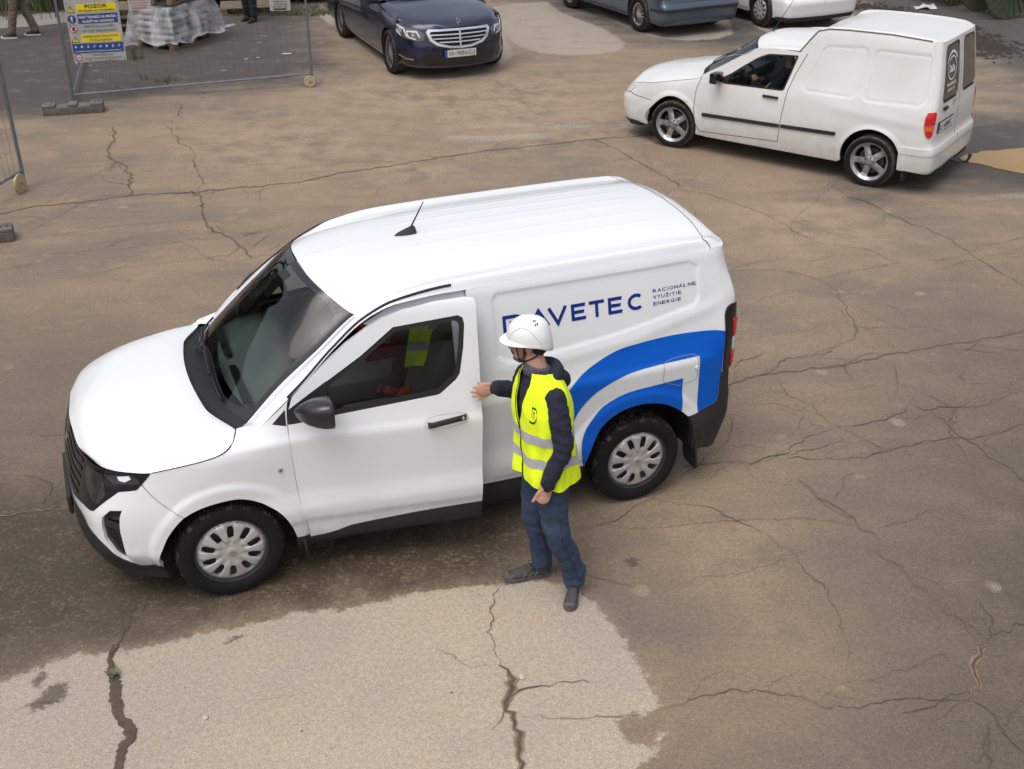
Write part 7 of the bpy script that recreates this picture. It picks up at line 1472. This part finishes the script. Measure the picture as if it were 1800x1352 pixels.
# ---------------------------------------------------------------- site things: fences, signs, pallets, cabin, drums, plants
GALV = mat('galvanised tube', (.22, .24, .27), .45, metal=.55, var=.35, vscale=9, col2=(.14, .15, .17)); WIRE = mat('fence wire', (.09, .095, .11), .55, metal=.4); CONC = mat('weathered fence block', (.17, .155, .14), .95, var=.5, vscale=10, bump=.5, bscale=60)
NYL = mat('cream nylon wheel', (.48, .38, .22), .6, var=.3, vscale=10)
def fence(label, P0, P1, h=2.0, wheel_at=None, group='site fence panels', zlow=(.12, .12), skip=()):
    a = np.array(P0, float); b = np.array(P1, float); L = np.linalg.norm(b-a); t = (b-a)/L
    f = thing('wire_fence', label, 'fence', (*a, 0), math.atan2(t[1], t[0]), group)
    for x in (0, L): MB().tube([(x, 0, .02), (x, 0, h)], .020, 10).obj('post', GALV, f)
    for z0, z1 in ((zlow[0], zlow[1]), (h-.03, h-.03)): MB().tube([(0, 0, z0), (L, 0, z1)], .016, 8).obj('rail', GALV, f)
    w = MB(); x = .06
    while x < L-.03: w.tube([(x, .012, max(zlow)), (x, .012, h-.03)], .0014, 4, False); x += .10
    z = .22
    while z < h-.05: w.tube([(0, .014, z), (L, .014, z)], .0014, 4, False); z += .25
    w.obj('wire_mesh', WIRE, f, smooth=False, kind='stuff')
    if wheel_at is not None:
        x, off, r = wheel_at; wh = MB(); wh.lathe([(0, -.014), (.02, -.018), (r*.55, -.010), (r*.9, -.016), (r, -.012), (r, .012), (r*.9, .016), (r*.55, .010), (.02, .018), (0, .018)], 28, 'y', (x, off, r)); wh.obj('wheel', NYL, f)
        MB().cyl((x, off, r), (0, 1, 0), .014, .06, 12).obj('axle', GALV, f); MB().tube([(x-(.0), off*.4, r), (x, 0, zlow[1]+.02)], .012, 6).obj('wheel_bracket', GALV, f)
    return f, t
def block(label, c, rz, L=.82):
    o = MB(); o.box((0, 0, .055), (L, .22, .11), bev=.015)
    for x in (-.32, .32): o.box((x*L/.82, 0, .125), (.17, .22, .03), bev=.01)
    o.box((0, 0, .125), (.12, .22, .03), bev=.01)
    q = thing('fence_block', label, 'fence block', (*c, 0), rz, 'blocks that hold the fence panels'); o.obj('concrete_body', CONC, q)
    for x in (-.36, -.29, .29, .36): MB().cyl((x*L/.82, 0, .139), (0, 0, 1), .020, .006, 12).obj('post_hole', mat('hole shadow', (.02, .02, .02), .9), q)
FA = (-6.42, 16.63); FB = (-3.06, 17.54)
f1, t1 = fence('wire fence panel with the big safety banner, ending in a small wheel', FA, FB, wheel_at=(3.44, -.05, .085), zlow=(.10, .19))
fence('wire fence panel running back from the banner panel towards the pallets', FA, (-7.30, 19.95), zlow=(.10, .10))
fence('wire fence panel at the left edge standing on a cream wheel', (-5.72, 12.86), (-6.35, 9.42), wheel_at=(.18, .06, .112), zlow=(.20, .20))
block('grey slotted block under the left post of the banner fence', (-6.22, 16.06), R_(14))
block('dark slotted block cut by the left edge, beside the cream wheel fence', (-5.62, 11.12), R_(20))
# --- safety banner on the fence (u along the fence, v height)
n1 = np.array([t1[1], -t1[0], 0]); u1 = np.array([t1[0], t1[1], 0])
def banner_at(u, v, off=0):
    u = np.atleast_1d(u).astype(float); v = np.atleast_1d(v).astype(float); wv = .012*np.sin(u*9+v*3)+.010*np.sin(v*7)+.02*np.clip(.60-v, 0, 1)*np.sin(u*14)
    P = np.array([FA[0], FA[1], 0])+u[:, None]*u1+v[:, None]*np.array([0, 0, 1.])+n1*(.035+wv+off)[:, None]; return P, np.repeat(n1[None], len(u), 0)
bn = thing('safety_banner', 'weathered white site safety banner with yellow, blue and white lettered rows', 'banner')
BW = mat('weathered banner white', (.72, .71, .70), .6, var=.2, vscale=7, col2=(.58, .56, .54)); YEL = mat('banner yellow', (.72, .58, .03), .55); BLU = mat('banner blue', (.020, .055, .22), .55); TK = mat('banner black ink', (.015, .015, .018), .6); TW = mat('banner white ink', (.62, .62, .63), .6); RD = mat('banner red', (.50, .03, .03), .55)
panel('banner_sheet', banner_at, [(.11, .56), (.14, .535), (.16, .575), (.20, .555), (.40, .57), (.62, .575), (.835, .56), (.835, 1.72), (.11, 1.72)], (), BW, bn, 0, step=.05, back=0)
def row(mt, x0, z0, x1, z1): panel('banner_row', banner_at, [(x0, z0), (x1, z0), (x1, z1), (x0, z1)], (), mt, bn, .004, step=.06)
def tx(s, x0, x1, z, h, mt, bold=.02): text_on('banner_lettering', banner_at, s, (x0+x1)/2, z, h, x1-x0, mt, bn, off=.007, bold=bold, align='C')
def tri(x, z, s): poly_on('warning_symbol', banner_at, [[(x-s, z-s*.85), (x+s, z-s*.85), (x, z+s*.95)]], TK, bn, off=.004); poly_on('warning_symbol', banner_at, [[(x-s*.78, z-s*.70), (x+s*.78, z-s*.70), (x, z+s*.68)]], YEL, bn, off=.0055); poly_on('warning_symbol', banner_at, [[(x-s*.09, z-s*.25), (x+s*.09, z-s*.25), (x+s*.12, z+s*.35), (x-s*.12, z+s*.35)], circle(x, z-s*.48, s*.11, 8)], TK, bn, off=.007)
row(YEL, .26, 1.255, .80, 1.375); tx('POZOR', .38, .68, 1.315, .048, TK); tx('VSTUPUJETE NA STAVENISKO', .28, .78, 1.268, .024, TK); tri(.18, 1.305, .055)
row(BLU, .26, 1.105, .80, 1.235); tx('NÁVŠTEVNÍCI SA MUSIA', .275, .785, 1.178, .032, TW, .03); tx('HLÁSIŤ NA VRÁTNICI', .32, .74, 1.120, .032, TW, .03)
poly_on('mandatory_symbol', banner_at, [circle(.18, 1.168, .058, 20)], BLU, bn, off=.004); poly_on('mandatory_symbol', banner_at, [[(.172, 1.155), (.188, 1.155), (.194, 1.205), (.166, 1.205)], circle(.18, 1.138, .010, 8)], TW, bn, off=.007)
tx('NEPOVOLANÝM', .33, .73, 1.045, .034, TK, .0); tx('VSTUP ZAKÁZANÝ', .30, .76, .985, .034, TK, .0)
poly_on('forbidden_symbol', banner_at, [circle(.18, 1.035, .056, 20)], RD, bn, off=.004); poly_on('forbidden_symbol', banner_at, [circle(.18, 1.035, .043, 18)], TW, bn, off=.0055); poly_on('forbidden_symbol', banner_at, [[(.165, 1.008), (.195, 1.008), (.203, 1.035), (.198, 1.066), (.172, 1.066), (.160, 1.035)]], TK, bn, off=.007); poly_on('forbidden_symbol', banner_at, [stroke([(.148, 1.064), (.212, 1.006)], .011)], RD, bn, off=.0085)
row(YEL, .26, .840, .80, .960); tx('NEBEZPEČENSTVO', .29, .77, .907, .032, TK, .0); tx('PORANENIA', .38, .68, .855, .032, TK, .0); tri(.18, .890, .055)
row(BLU, .12, .690, .815, .825)
for i in range(8):
    x = .165+i*.085; poly_on('equipment_symbol', banner_at, [circle(x, .780, .026, 12)], mat('symbol blue', (.05, .10, .32), .5), bn, off=.006)
    poly_on('equipment_symbol', banner_at, [[circle(x, .780, .013, 8)], [[(x-.015, .768), (x+.015, .768), (x+.009, .797), (x-.009, .797)]], [circle(x, .788, .009, 8), [(x-.014, .762), (x+.014, .762), (x, .782)]], [stroke([(x-.013, .77), (x+.013, .792)], .010)]][i % 4], TW, bn, off=.008)
tx('POUŽÍVAJTE OSOBNÉ OCHRANNÉ PRACOVNÉ PROSTRIEDKY', .15, .79, .708, .015, TW, .02)
tx('MAXIMÁLNA', .38, .66, .645, .026, TK, .0); tx('POVOLENÁ RÝCHLOSŤ', .27, .78, .598, .026, TK, .0)
poly_on('speed_symbol', banner_at, [circle(.185, .632, .052, 20)], RD, bn, off=.004); poly_on('speed_symbol', banner_at, [circle(.185, .632, .038, 18)], TW, bn, off=.0055); tx('10', .162, .208, .616, .034, TK, .02)
for x, z in ((.14, 1.38), (.81, 1.38), (.14, 1.1), (.82, 1.08), (.13, .85), (.82, .80), (.16, .60), (.33, .585), (.60, .585), (.81, .59)): poly_on('eyelet', banner_at, [circle(x, z, .010, 8)], WIRE, bn, off=.006)
for nm, lb, x0, x1, z0, z1, rows_, ink in (('notice_sheet', 'small laminated notice with red lines tied beside the banner', .97, 1.28, 1.26, 1.62, 7, mat('faded red ink', (.45, .16, .15), .7)), ('notice_sheet', 'small white notice with black lines near the wheel end of the fence', 2.95, 3.25, 1.145, 1.50, 9, TK)):
    nb = thing(nm, lb, 'notice'); panel('sheet', banner_at, [(x0, z0), (x1, z0-.0), (x1, z1), (x0, z1)], (), BW, nb, .0, step=.1, back=0)
    rnd = random.Random(rows_); zz = z0+.05
    for i in range(rows_):
        xa = x0+.03+rnd.uniform(0, .04); segs = []
        while xa < x1-.05: w_ = rnd.uniform(.02, .05); segs.append([(xa, zz), (min(xa+w_, x1-.02), zz), (min(xa+w_, x1-.02), zz+.012), (xa, zz+.012)]); xa += w_+.009
        poly_on('print_line', banner_at, segs, ink, nb, off=.004, kind='stuff'); zz += .036
    poly_on('print_block', banner_at, [[(x0+.05, z0+.012), (x1-.06, z0+.012), (x1-.06, z0+.034), (x0+.05, z0+.034)]], ink, nb, off=.004)

# --- pallets
WOOD = mat('pallet wood', (.27, .165, .085), .85, var=.5, vscale=8, col2=(.15, .095, .055), bump=.3, bscale=60); OLDW = mat('greyed pallet wood', (.22, .165, .12), .9, var=.4, vscale=8)
def pallet(label, c, rz, z=0, wood=WOOD, L=1.2, W_=.8):
    p = thing('pallet', label, 'pallet', (c[0], c[1], z), rz, 'wooden pallets by the site cabin')
    for i in range(5): MB().box((0, -W_/2+.07+i*(W_-.14)/4, .133), (L, .115, .022), bev=.003).obj('plank', wood, p)
    for x in (-L/2+.07, 0, L/2-.07): MB().box((x, 0, .112), (.13, W_, .020)).obj('crossboard', wood, p)
    for x in (-L/2+.07, 0, L/2-.07):
        for y in (-W_/2+.06, 0, W_/2-.06): MB().box((x, y, .061), (.13, .10, .080), bev=.004).obj('spacer', wood, p)
    for y in (-W_/2+.06, 0, W_/2-.06): MB().box((0, y, .011), (L, .10, .020)).obj('skid', wood, p)
    return p
d1 = np.array([.39, .92]); d2 = np.array([-.92, .39]); pc = np.array([-5.78, 19.85])+d1*.6+d2*.4; pz = math.atan2(d1[1], d1[0])
pallet('pallet carrying the film covered bags', pc, pz, 0)
BAGM = [mat('pale cement bag', (.50, .48, .44), .8, var=.25, vscale=5), mat('green grey cement bag', (.26, .32, .30), .8, var=.3, vscale=5), mat('brown paper bag', (.36, .27, .18), .85, var=.3, vscale=5)]
rb = random.Random(3)
def bag_mesh():
    bm = bmesh.new(); bmesh.ops.create_cube(bm, size=1); bmesh.ops.subdivide_edges(bm, edges=bm.edges[:], cuts=4, use_grid_fill=True)
    for v in bm.verts:
        x, y, z = v.co; q = 1-.55*max(abs(x), abs(y))**3*8*.25; z2 = z*.115*max(.25, 1-(abs(x)*2)**6*.6-(abs(y)*2)**6*.5); v.co = (x*.56, y*.37, z2)
        v.co += Vector((0, 0, .008*mnoise.noise(Vector((x*5, y*5, z*3)))))
    me = bpy.data.meshes.new('bag'); bm.to_mesh(me); bm.free(); me.shade_smooth(); return me
bms = []
for k in range(3): m_ = bag_mesh(); m_.materials.append(BAGM[k]); bms.append(m_)
for lay in range(5):
    for i in range(2):
        for jj in range(2):
            o = bpy.data.objects.new('cement_bag', bms[(lay+i+jj*2) % 3 if rb.random() < .8 else 0]); c = pc+d1*(-.29+.58*i+rb.uniform(-.02, .02))+d2*(-.19+.38*jj+rb.uniform(-.02, .02)); o.location = (c[0], c[1], .145+.055+lay*.105); o.rotation_euler = (0, 0, pz+rb.uniform(-.05, .05)); link(o, None, ['bottom layer', 'second layer', 'middle layer', 'fourth layer', 'top layer'][lay]+' paper bag at the '+['near', 'far'][i]+' '+['right', 'left'][jj]+' corner of the wrapped pallet', 'bag', 'bags stacked on the pallet under clear film')
# clear film thrown over the stack
FM = bpy.data.materials.new('clear plastic film'); FM.use_nodes = True; n = FM.node_tree.nodes; l = FM.node_tree.links; b_ = n['Principled BSDF']; b_.inputs['Base Color'].default_value = (.62, .62, .66, 1); b_.inputs['Roughness'].default_value = .28
tr_ = n.new('ShaderNodeBsdfTransparent'); tr_.inputs['Color'].default_value = (.92, .92, .94, 1); mx = n.new('ShaderNodeMixShader'); tc = n.new('ShaderNodeTexCoord'); nz = n.new('ShaderNodeTexNoise'); nz.inputs['Scale'].default_value = 5; nz.inputs['Detail'].default_value = 6; l.new(tc.outputs['Object'], nz.inputs['Vector']); rr_ = n.new('ShaderNodeMapRange'); rr_.inputs['From Min'].default_value = .35; rr_.inputs['From Max'].default_value = .65; rr_.inputs['To Min'].default_value = .12; rr_.inputs['To Max'].default_value = .55; l.new(nz.outputs['Fac'], rr_.inputs['Value']); l.new(rr_.outputs[0], mx.inputs[0]); l.new(tr_.outputs[0], mx.inputs[1]); l.new(b_.outputs[0], mx.inputs[2]); l.new(mx.outputs[0], n['Material Output'].inputs['Surface'])
V = []; N_ = 56
for i in range(N_+1):
    for jj in range(N_+1):
        x = -1.15+2.3*i/N_; y = -.95+1.9*jj/N_; ox = max(0, abs(x)-.60); oy = max(0, abs(y)-.40); d = math.hypot(ox, oy); z = .70 if d < .02 else max(.17 if y < .2 else .06, .70-(d-.02)*1.35)
        s = min(1, d/.3); ang = math.atan2(y, x); fx = .6+ox*.42+(.09 if x > 0 else .02)*s; cx = math.copysign(min(abs(x), .60)+ox*.45, x); cy = math.copysign(min(abs(y), .40)+oy*.40, y)
        wv = .05*s*math.sin(ang*11+x*3)+.04*mnoise.noise(Vector((x*4, y*4, 1))); cx += math.cos(ang)*wv; cy += math.sin(ang)*wv; z += .03*mnoise.noise(Vector((x*5, y*5, 7)))+.03*s*math.sin(ang*7)
        if d < .02: z = .715+.03*mnoise.noise(Vector((x*3, y*3, 2)))
        q = pc+d1*cx+d2*cy; V.append((q[0], q[1], max(.02, z)))
mesh_obj('plastic_film', V, [(i*(N_+1)+jj, (i+1)*(N_+1)+jj, (i+1)*(N_+1)+jj+1, i*(N_+1)+jj+1) for i in range(N_) for jj in range(N_)], FM, label='clear crumpled plastic film draped over the stacked bags', cat='plastic film')
pallet('empty pallet lying on top of the film covered bags', pc+d1*.02+d2*.02, pz+.10, .76)
pallet('second empty pallet on top of the film covered bags', pc+d1*.05, pz+.04, .91, OLDW)
for z in (0, .145, .29): pallet(['lowest pallet of the low stack behind the banner', 'middle pallet of the low stack behind the banner', 'top pallet of the low stack behind the banner'][int(z/.14)], (-7.35, 21.6), R_(8), z, OLDW)
pallet('greyed pallet leaning low beside the pale site cabin', (-5.15, 23.35), R_(12), .0, OLDW)

# --- site cabin, a pale wall, grass and weeds
CAB = mat('pale cabin panel', (.50, .52, .55), .5, var=.15, vscale=3)
cb = thing('site_cabin', 'long pale grey site cabin raised on dark bearers behind the fence', 'cabin', (-4.35, 25.35, 0), R_(11))
MB().box((0, 0, 1.45), (5.4, 2.4, 2.50), bev=.03).obj('cabin_shell', CAB, cb)
for i in range(22): MB().box((-2.6+i*.245, -1.215, 1.45), (.10, .03, 2.3)).obj('wall_rib', CAB, cb)
MB().box((0, -1.22, .25), (5.45, .06, .14)).obj('base_rail', mat('cabin base rail', (.56, .57, .60), .5), cb)
for x in (-2.3, -.8, .8, 2.3): MB().box((x, -.9, .10), (.3, .5, .20)).obj('bearer', mat('dark bearer', (.03, .03, .03), .9), cb)
MB().box((1.2, -1.25, 1.55), (1.0, .05, .9)).obj('window_frame', TW, cb); MB().box((1.2, -1.285, 1.55), (.86, .02, .76)).obj('window_pane', mat('dark car glass'), cb)
wl = thing('cream_wall', 'cream rendered low wall end at the far top left corner', 'wall', (-10.2, 23.7, 0), 0); MB().box((0, 0, .45), (1.6, .35, .9), bev=.02).obj('wall_body', mat('cream render', (.50, .46, .38), .9), wl)
at0 = flat_at((0, 0, .006), (1, 0, 0), (0, 1, 0), (0, 0, 1))
panel('gravel_path', at0, [(-16, 21.2), (-10.5, 21.35), (-8.9, 21.9), (-7.6, 22.9), (-7.3, 23.6), (-9, 23.2), (-10.5, 22.6), (-16, 22.5)], (), mat('pale gravel', (.30, .27, .24), .95, var=.5, vscale=30, col2=(.20, .18, .16)), None, 0, step=.4, kind='structure', label='pale gravel path at the far left')
GRS = mat('yard grass', (.045, .070, .018), .8, var=.7, vscale=3, col2=(.10, .095, .035)); DRYG = mat('dry weed stalks', (.15, .12, .05), .85, var=.5, vscale=8)
def tuft(mb, x, y, h, n, r, spread, wd=.006):
    for _ in range(n):
        a = r.uniform(0, 6.28); q = r.uniform(0, spread); bx, by = x+q*math.cos(a), y+q*math.sin(a); hh = h*r.uniform(.5, 1.1); ln = hh*r.uniform(.2, .8); b = r.uniform(0, 6.28); w_ = wd*r.uniform(.6, 1.3)
        dx, dy = math.cos(b), math.sin(b); V = []
        for t, wt in ((0, 1), (.5, .8), (1, .1)): cx, cy, cz = bx+dx*ln*t*t, by+dy*ln*t*t, hh*t; V += [(cx-dy*w_*wt, cy+dx*w_*wt, cz), (cx+dy*w_*wt, cy-dx*w_*wt, cz)]
        mb.add(V, [(0, 1, 3, 2), (2, 3, 5, 4)])
rg = random.Random(11); g = MB()
for _ in range(2600):
    x = rg.uniform(-14, -2.6); yl = 22.9+.0*x if x > -7.2 else 23.7
    y = yl+rg.random()**1.6*(1.2 if x > -7.2 else 3.5)
    if x > -7.2 and y > 24.1: continue
    tuft(g, x, y, .07 if x > -7 else .20, 4, rg, .10, .005)
o = mesh_obj('grass_verge', g.V, g.F, GRS, smooth=False, label='green grass verge along the cabin and the far left', kind='stuff'); o['category'] = 'grass'
bk = MB()
for _ in range(900): tuft(bk, rg.gauss(-9.9, 1.1), rg.gauss(24.2, .5), .75, 5, rg, .25, .011)
o = mesh_obj('shrub_bank', bk.V, bk.F, GRS, smooth=False, label='dark green overgrown bank behind the khaki trousers person', kind='stuff'); o['category'] = 'shrubs'
for lb, px, h, n_, sp, m_ in (('yellow green weed clump beside the wrapped pallet', (-6.3, 19.3), .34, 60, .16, DRYG), ('thin dry weed in the gap near the banner fence', (-5.75, 17.9), .18, 12, .10, DRYG), ('low green weeds trailing on dark asphalt behind the fence', (-5.35, 17.75), .10, 70, .25, GRS), ('sparse weed stalks just under the banner', (-6.0, 17.2), .16, 10, .12, DRYG)):
    w_ = MB(); tuft(w_, px[0], px[1], h, n_, rg, sp, .004); mesh_obj('weed_clump', w_.V, w_.F, m_, smooth=False, label=lb, cat='weed')
w_ = MB()
for i in range(11):
    a = i*.57+.3; L_ = .030+.010*(i % 3); c = np.array([-2.2, 4.735]); dx, dy = math.cos(a), math.sin(a); V = [(c[0], c[1], .012)]
    for t, wt in ((.45, .005), (.8, .007), (1, .002)): V += [(c[0]+dx*L_*t-dy*wt, c[1]+dy*L_*t+dx*wt, .015+.022*t), (c[0]+dx*L_*t+dy*wt, c[1]+dy*L_*t-dx*wt, .015+.022*t)]
    w_.add(V, [(0, 2, 1), (1, 2, 4, 3), (3, 4, 6, 5)])
mesh_obj('weed', w_.V, w_.F, mat('pale green weed leaf', (.10, .13, .065), .8), smooth=False, label='small pale green weed growing in the wide muddy crack', cat='weed')

# --- cable drums at the top right corner
GRN = mat('green painted drum steel', (.030, .10, .065), .5, var=.6, vscale=6, col2=(.10, .055, .03)); RUST = mat('rusty drum rim', (.12, .06, .03), .8, var=.5, vscale=8)
def drum(label, c, rz, R=.62, tilt=0):
    d = thing('cable_drum', label, 'cable drum', (c[0], c[1], R+.01), rz, 'green cable drums at the top right')
    for y in (-.40, .40):
        fl = bpy.data.objects.new('flange', None); link(fl, d); fl.location = (0, y, 0)
        MB().lathe([(.08, -.006), (R-.02, -.006), (R-.02, .006), (.08, .006)], 48, close=True).obj('flange_disc', GRN, fl)
        MB().tube([(R*math.cos(a)*.985, 0, R*math.sin(a)*.985) for a in np.linspace(0, 2*math.pi, 48, endpoint=False)], .018, 8, closed=True).obj('flange_rim', RUST, fl)
        s = -1 if y < 0 else 1
        for i in range(24): a = i*2*math.pi/24; MB().box(((R*.52)*math.cos(a), s*.018, (R*.52)*math.sin(a)), (R*.86, .026, .016), rot=Matrix.Rotation(-a, 3, 'Y')).obj('rib', GRN, fl)
    MB().cyl((0, 0, 0), (0, 1, 0), .30, .80, 32).obj('core', mat('wound black cable', (.015, .015, .016), .5, bump=.6, bscale=40), d); MB().cyl((0, 0, 0), (0, 1, 0), .09, .90, 20).obj('hub', RUST, d)
drum('nearer green ribbed cable drum at the top right corner', (9.38, 22.95), R_(18)); drum('farther green cable drum just left of the nearer one', (8.75, 24.25), R_(30), .55)
# --- mud clods and litter
md = MB(); rm = random.Random(8); line = [(7.0, 24.2), (7.7, 22.9), (8.1, 21.3), (8.35, 20.3), (8.1, 19.7)]
for _ in range(1500):
    t = rm.random()*(len(line)-1); i = int(t); f = t-i; x = line[i][0]*(1-f)+line[i+1][0]*f+rm.gauss(0, .28); y = line[i][1]*(1-f)+line[i+1][1]*f+rm.gauss(0, .25); s = rm.uniform(.01, .05)*(1+2*(rm.random() < .05))
    V = [(x+s*rm.uniform(.6, 1.6), y, 0), (x, y+s, 0), (x-s*rm.uniform(.6, 1.6), y, 0), (x, y-s, 0), (x, y, s*.55)]; md.add(V, [(0, 1, 4), (1, 2, 4), (2, 3, 4), (3, 0, 4)])
o = mesh_obj('mud_clods', md.V, md.F, mat('dark mud clods', (.045, .034, .026), .95, var=.4, vscale=5), smooth=False, label='trail of dark mud clods behind the older white van', kind='stuff'); o['category'] = 'mud'
def scrap(label, c, s, m_, seed):
    V = []; F = []; n_ = 7
    for i in range(n_):
        for jj in range(4): V.append((c[0]+s[0]*(i/(n_-1)-.5), c[1]+s[1]*(jj/3-.5), .012+s[2]*abs(mnoise.noise(Vector((i*.9+seed, jj*1.3, seed))))))
    F = [(i*4+jj, (i+1)*4+jj, (i+1)*4+jj+1, i*4+jj+1) for i in range(n_-1) for jj in range(3)]; mesh_obj('litter', V, F, m_, smooth=False, label=label, cat='litter')
PLW = mat('dirty white plastic', (.55, .55, .54), .4); scrap('crumpled clear plastic scrap by the mud clods', (8.25, 23.6), (.42, .25, .14), PLW, 3); scrap('white offcut lying on the asphalt behind the fence', (-3.82, 19.62), (.16, .05, .03), PLW, 5); scrap('small white fragment left of the offcut on the asphalt', (-4.25, 19.35), (.06, .04, .02), PLW, 7); scrap('tiny white fragment farther left of the offcut', (-4.42, 19.25), (.06, .03, .02), PLW, 9)
for lb, c, s in (('pale pebble lying in the crack below the worker', (.055, 4.72), .018), ('small pale stone on the dry patch at lower left', (-1.62, 4.42), .015)):
    bm = bmesh.new(); bmesh.ops.create_icosphere(bm, subdivisions=2, radius=s)
    for v in bm.verts: v.co *= 1+.25*mnoise.noise(v.co*60); v.co.z *= .6
    me = bpy.data.meshes.new('pebble'); bm.to_mesh(me); bm.free(); me.materials.append(mat('pale pebble', (.5, .42, .36), .8)); o = bpy.data.objects.new('pebble', me); o.location = (*c, s*.5); link(o, None, lb, 'pebble')

# --- industrial hall to the left of the yard (seen only as a reflection in the glass)
hall = thing('industrial_hall', 'long open hall with brown steel columns left of the yard', 'building', (-16.5, 13.5, 0), 0)
MB().box((-1.0, 0, 3.2), (.3, 26, 6.4)).obj('back_wall', mat('hall grey green cladding', (.20, .23, .21), .7), hall); MB().box((.6, 0, 6.3), (3.6, 26, .35)).obj('roof_edge', mat('hall brown steel', (.10, .065, .05), .7), hall)
for i in range(12): MB().box((1.6, -12+i*2.2, 3.1), (.35, .45, 6.2)).obj('column', mat('hall brown steel'), hall)
for i in range(11):
    MB().box((-.80, -10.9+i*2.2, 3.9), (.06, 1.5, 1.5)).obj('window', mat('hall window', (.30, .34, .33), .15, coat=.5) if i % 3 else mat('hall pale shutter', (.42, .43, .33), .7), hall)
# --- things inside the van cab
vc, vs__ = math.cos(PA), math.sin(PA)
def VL(x, y, z): return (PV[0]+vc*x-vs__*y, PV[1]+vs__*x+vc*y, z)
def inside(name, label, cat, poly, y, th, m_, extra=None, wave=.0):
    t = thing(name, label, cat, VL(poly[0][0], y, poly[0][1])); V = []; P = densify(poly, .04); b = MB(); o0 = Vector(t.location)
    vo, fo, _ = tri2d(poly, (), .03)
    V = [Vector(VL(x, y+wave*math.sin(x*40+z*12), z))-o0 for x, z in vo]; nV = len(V); V += [Vector(VL(x, y-th+wave*math.sin(x*40+z*12), z))-o0 for x, z in vo]
    F = [tuple(f) for f in fo]+[tuple(f[::-1]+nV) for f in fo]; mesh_obj(name+'_cloth' if cat == 'vest' else name+'_body', V, F, m_, t)
    if extra: extra(t, o0)
    return t
hvp = [(-1.30, 1.42), (-1.52, 1.41), (-1.50, 1.30), (-1.42, 1.22), (-1.36, 1.08), (-1.24, 1.10), (-1.27, 1.25)]
def strips(t, o0):
    for q in ([(-1.42, 1.405), (-1.50, 1.41), (-1.49, 1.33), (-1.40, 1.335)], [(-1.265, 1.27), (-1.395, 1.25), (-1.41, 1.19), (-1.26, 1.215)]): V = [Vector(VL(x, .435, z))-o0 for x, z in q]; mesh_obj('reflective_strip', V, [(0, 1, 2, 3)], mat('reflective grey tape'), t)
inside('spare_vest', 'yellow safety vest hanging inside the white van behind the driver window', 'vest', hvp, .42, .02, mat('fluorescent yellow vest cloth'), strips, .012)
bx = thing('red_crate', 'dark red crate with pale lettering inside the van cab', 'crate', VL(-1.17, .10, 1.16), PA); MB().box((0, 0, 0), (.24, .22, .20), bev=.01).obj('crate_body', mat('dark red plastic', (.20, .008, .010), .4), bx)
text_on('crate_lettering', flat_at((.07, .112, .02), (-1, 0, 0), (0, 0, 1), (0, 1, 0)), 'SMC', 0, 0, .035, .11, TW, bx, off=.002)
gv = thing('work_gloves', 'pair of orange red work gloves on the van seat', 'gloves', VL(-1.15, .40, .93), PA); gb = MB()
for dx, dz, a in ((0, 0, .5), (-.07, -.03, -.3)):
    c0 = Vector((dx, 0, dz)); d_ = Vector((math.cos(a), .2, math.sin(a))); limb(gb, [c0-d_*.05, c0+d_*.02], [.028, .036], 10)
    for k in range(4): e = Vector((math.cos(a+(k-1.5)*.22), .1, math.sin(a+(k-1.5)*.22))); limb(gb, [c0+d_*.03, c0+d_*.03+e*.06], [.012, .010], 8, res=1)
gb.obj('glove', mat('orange red glove', (.42, .05, .02), .7), gv)
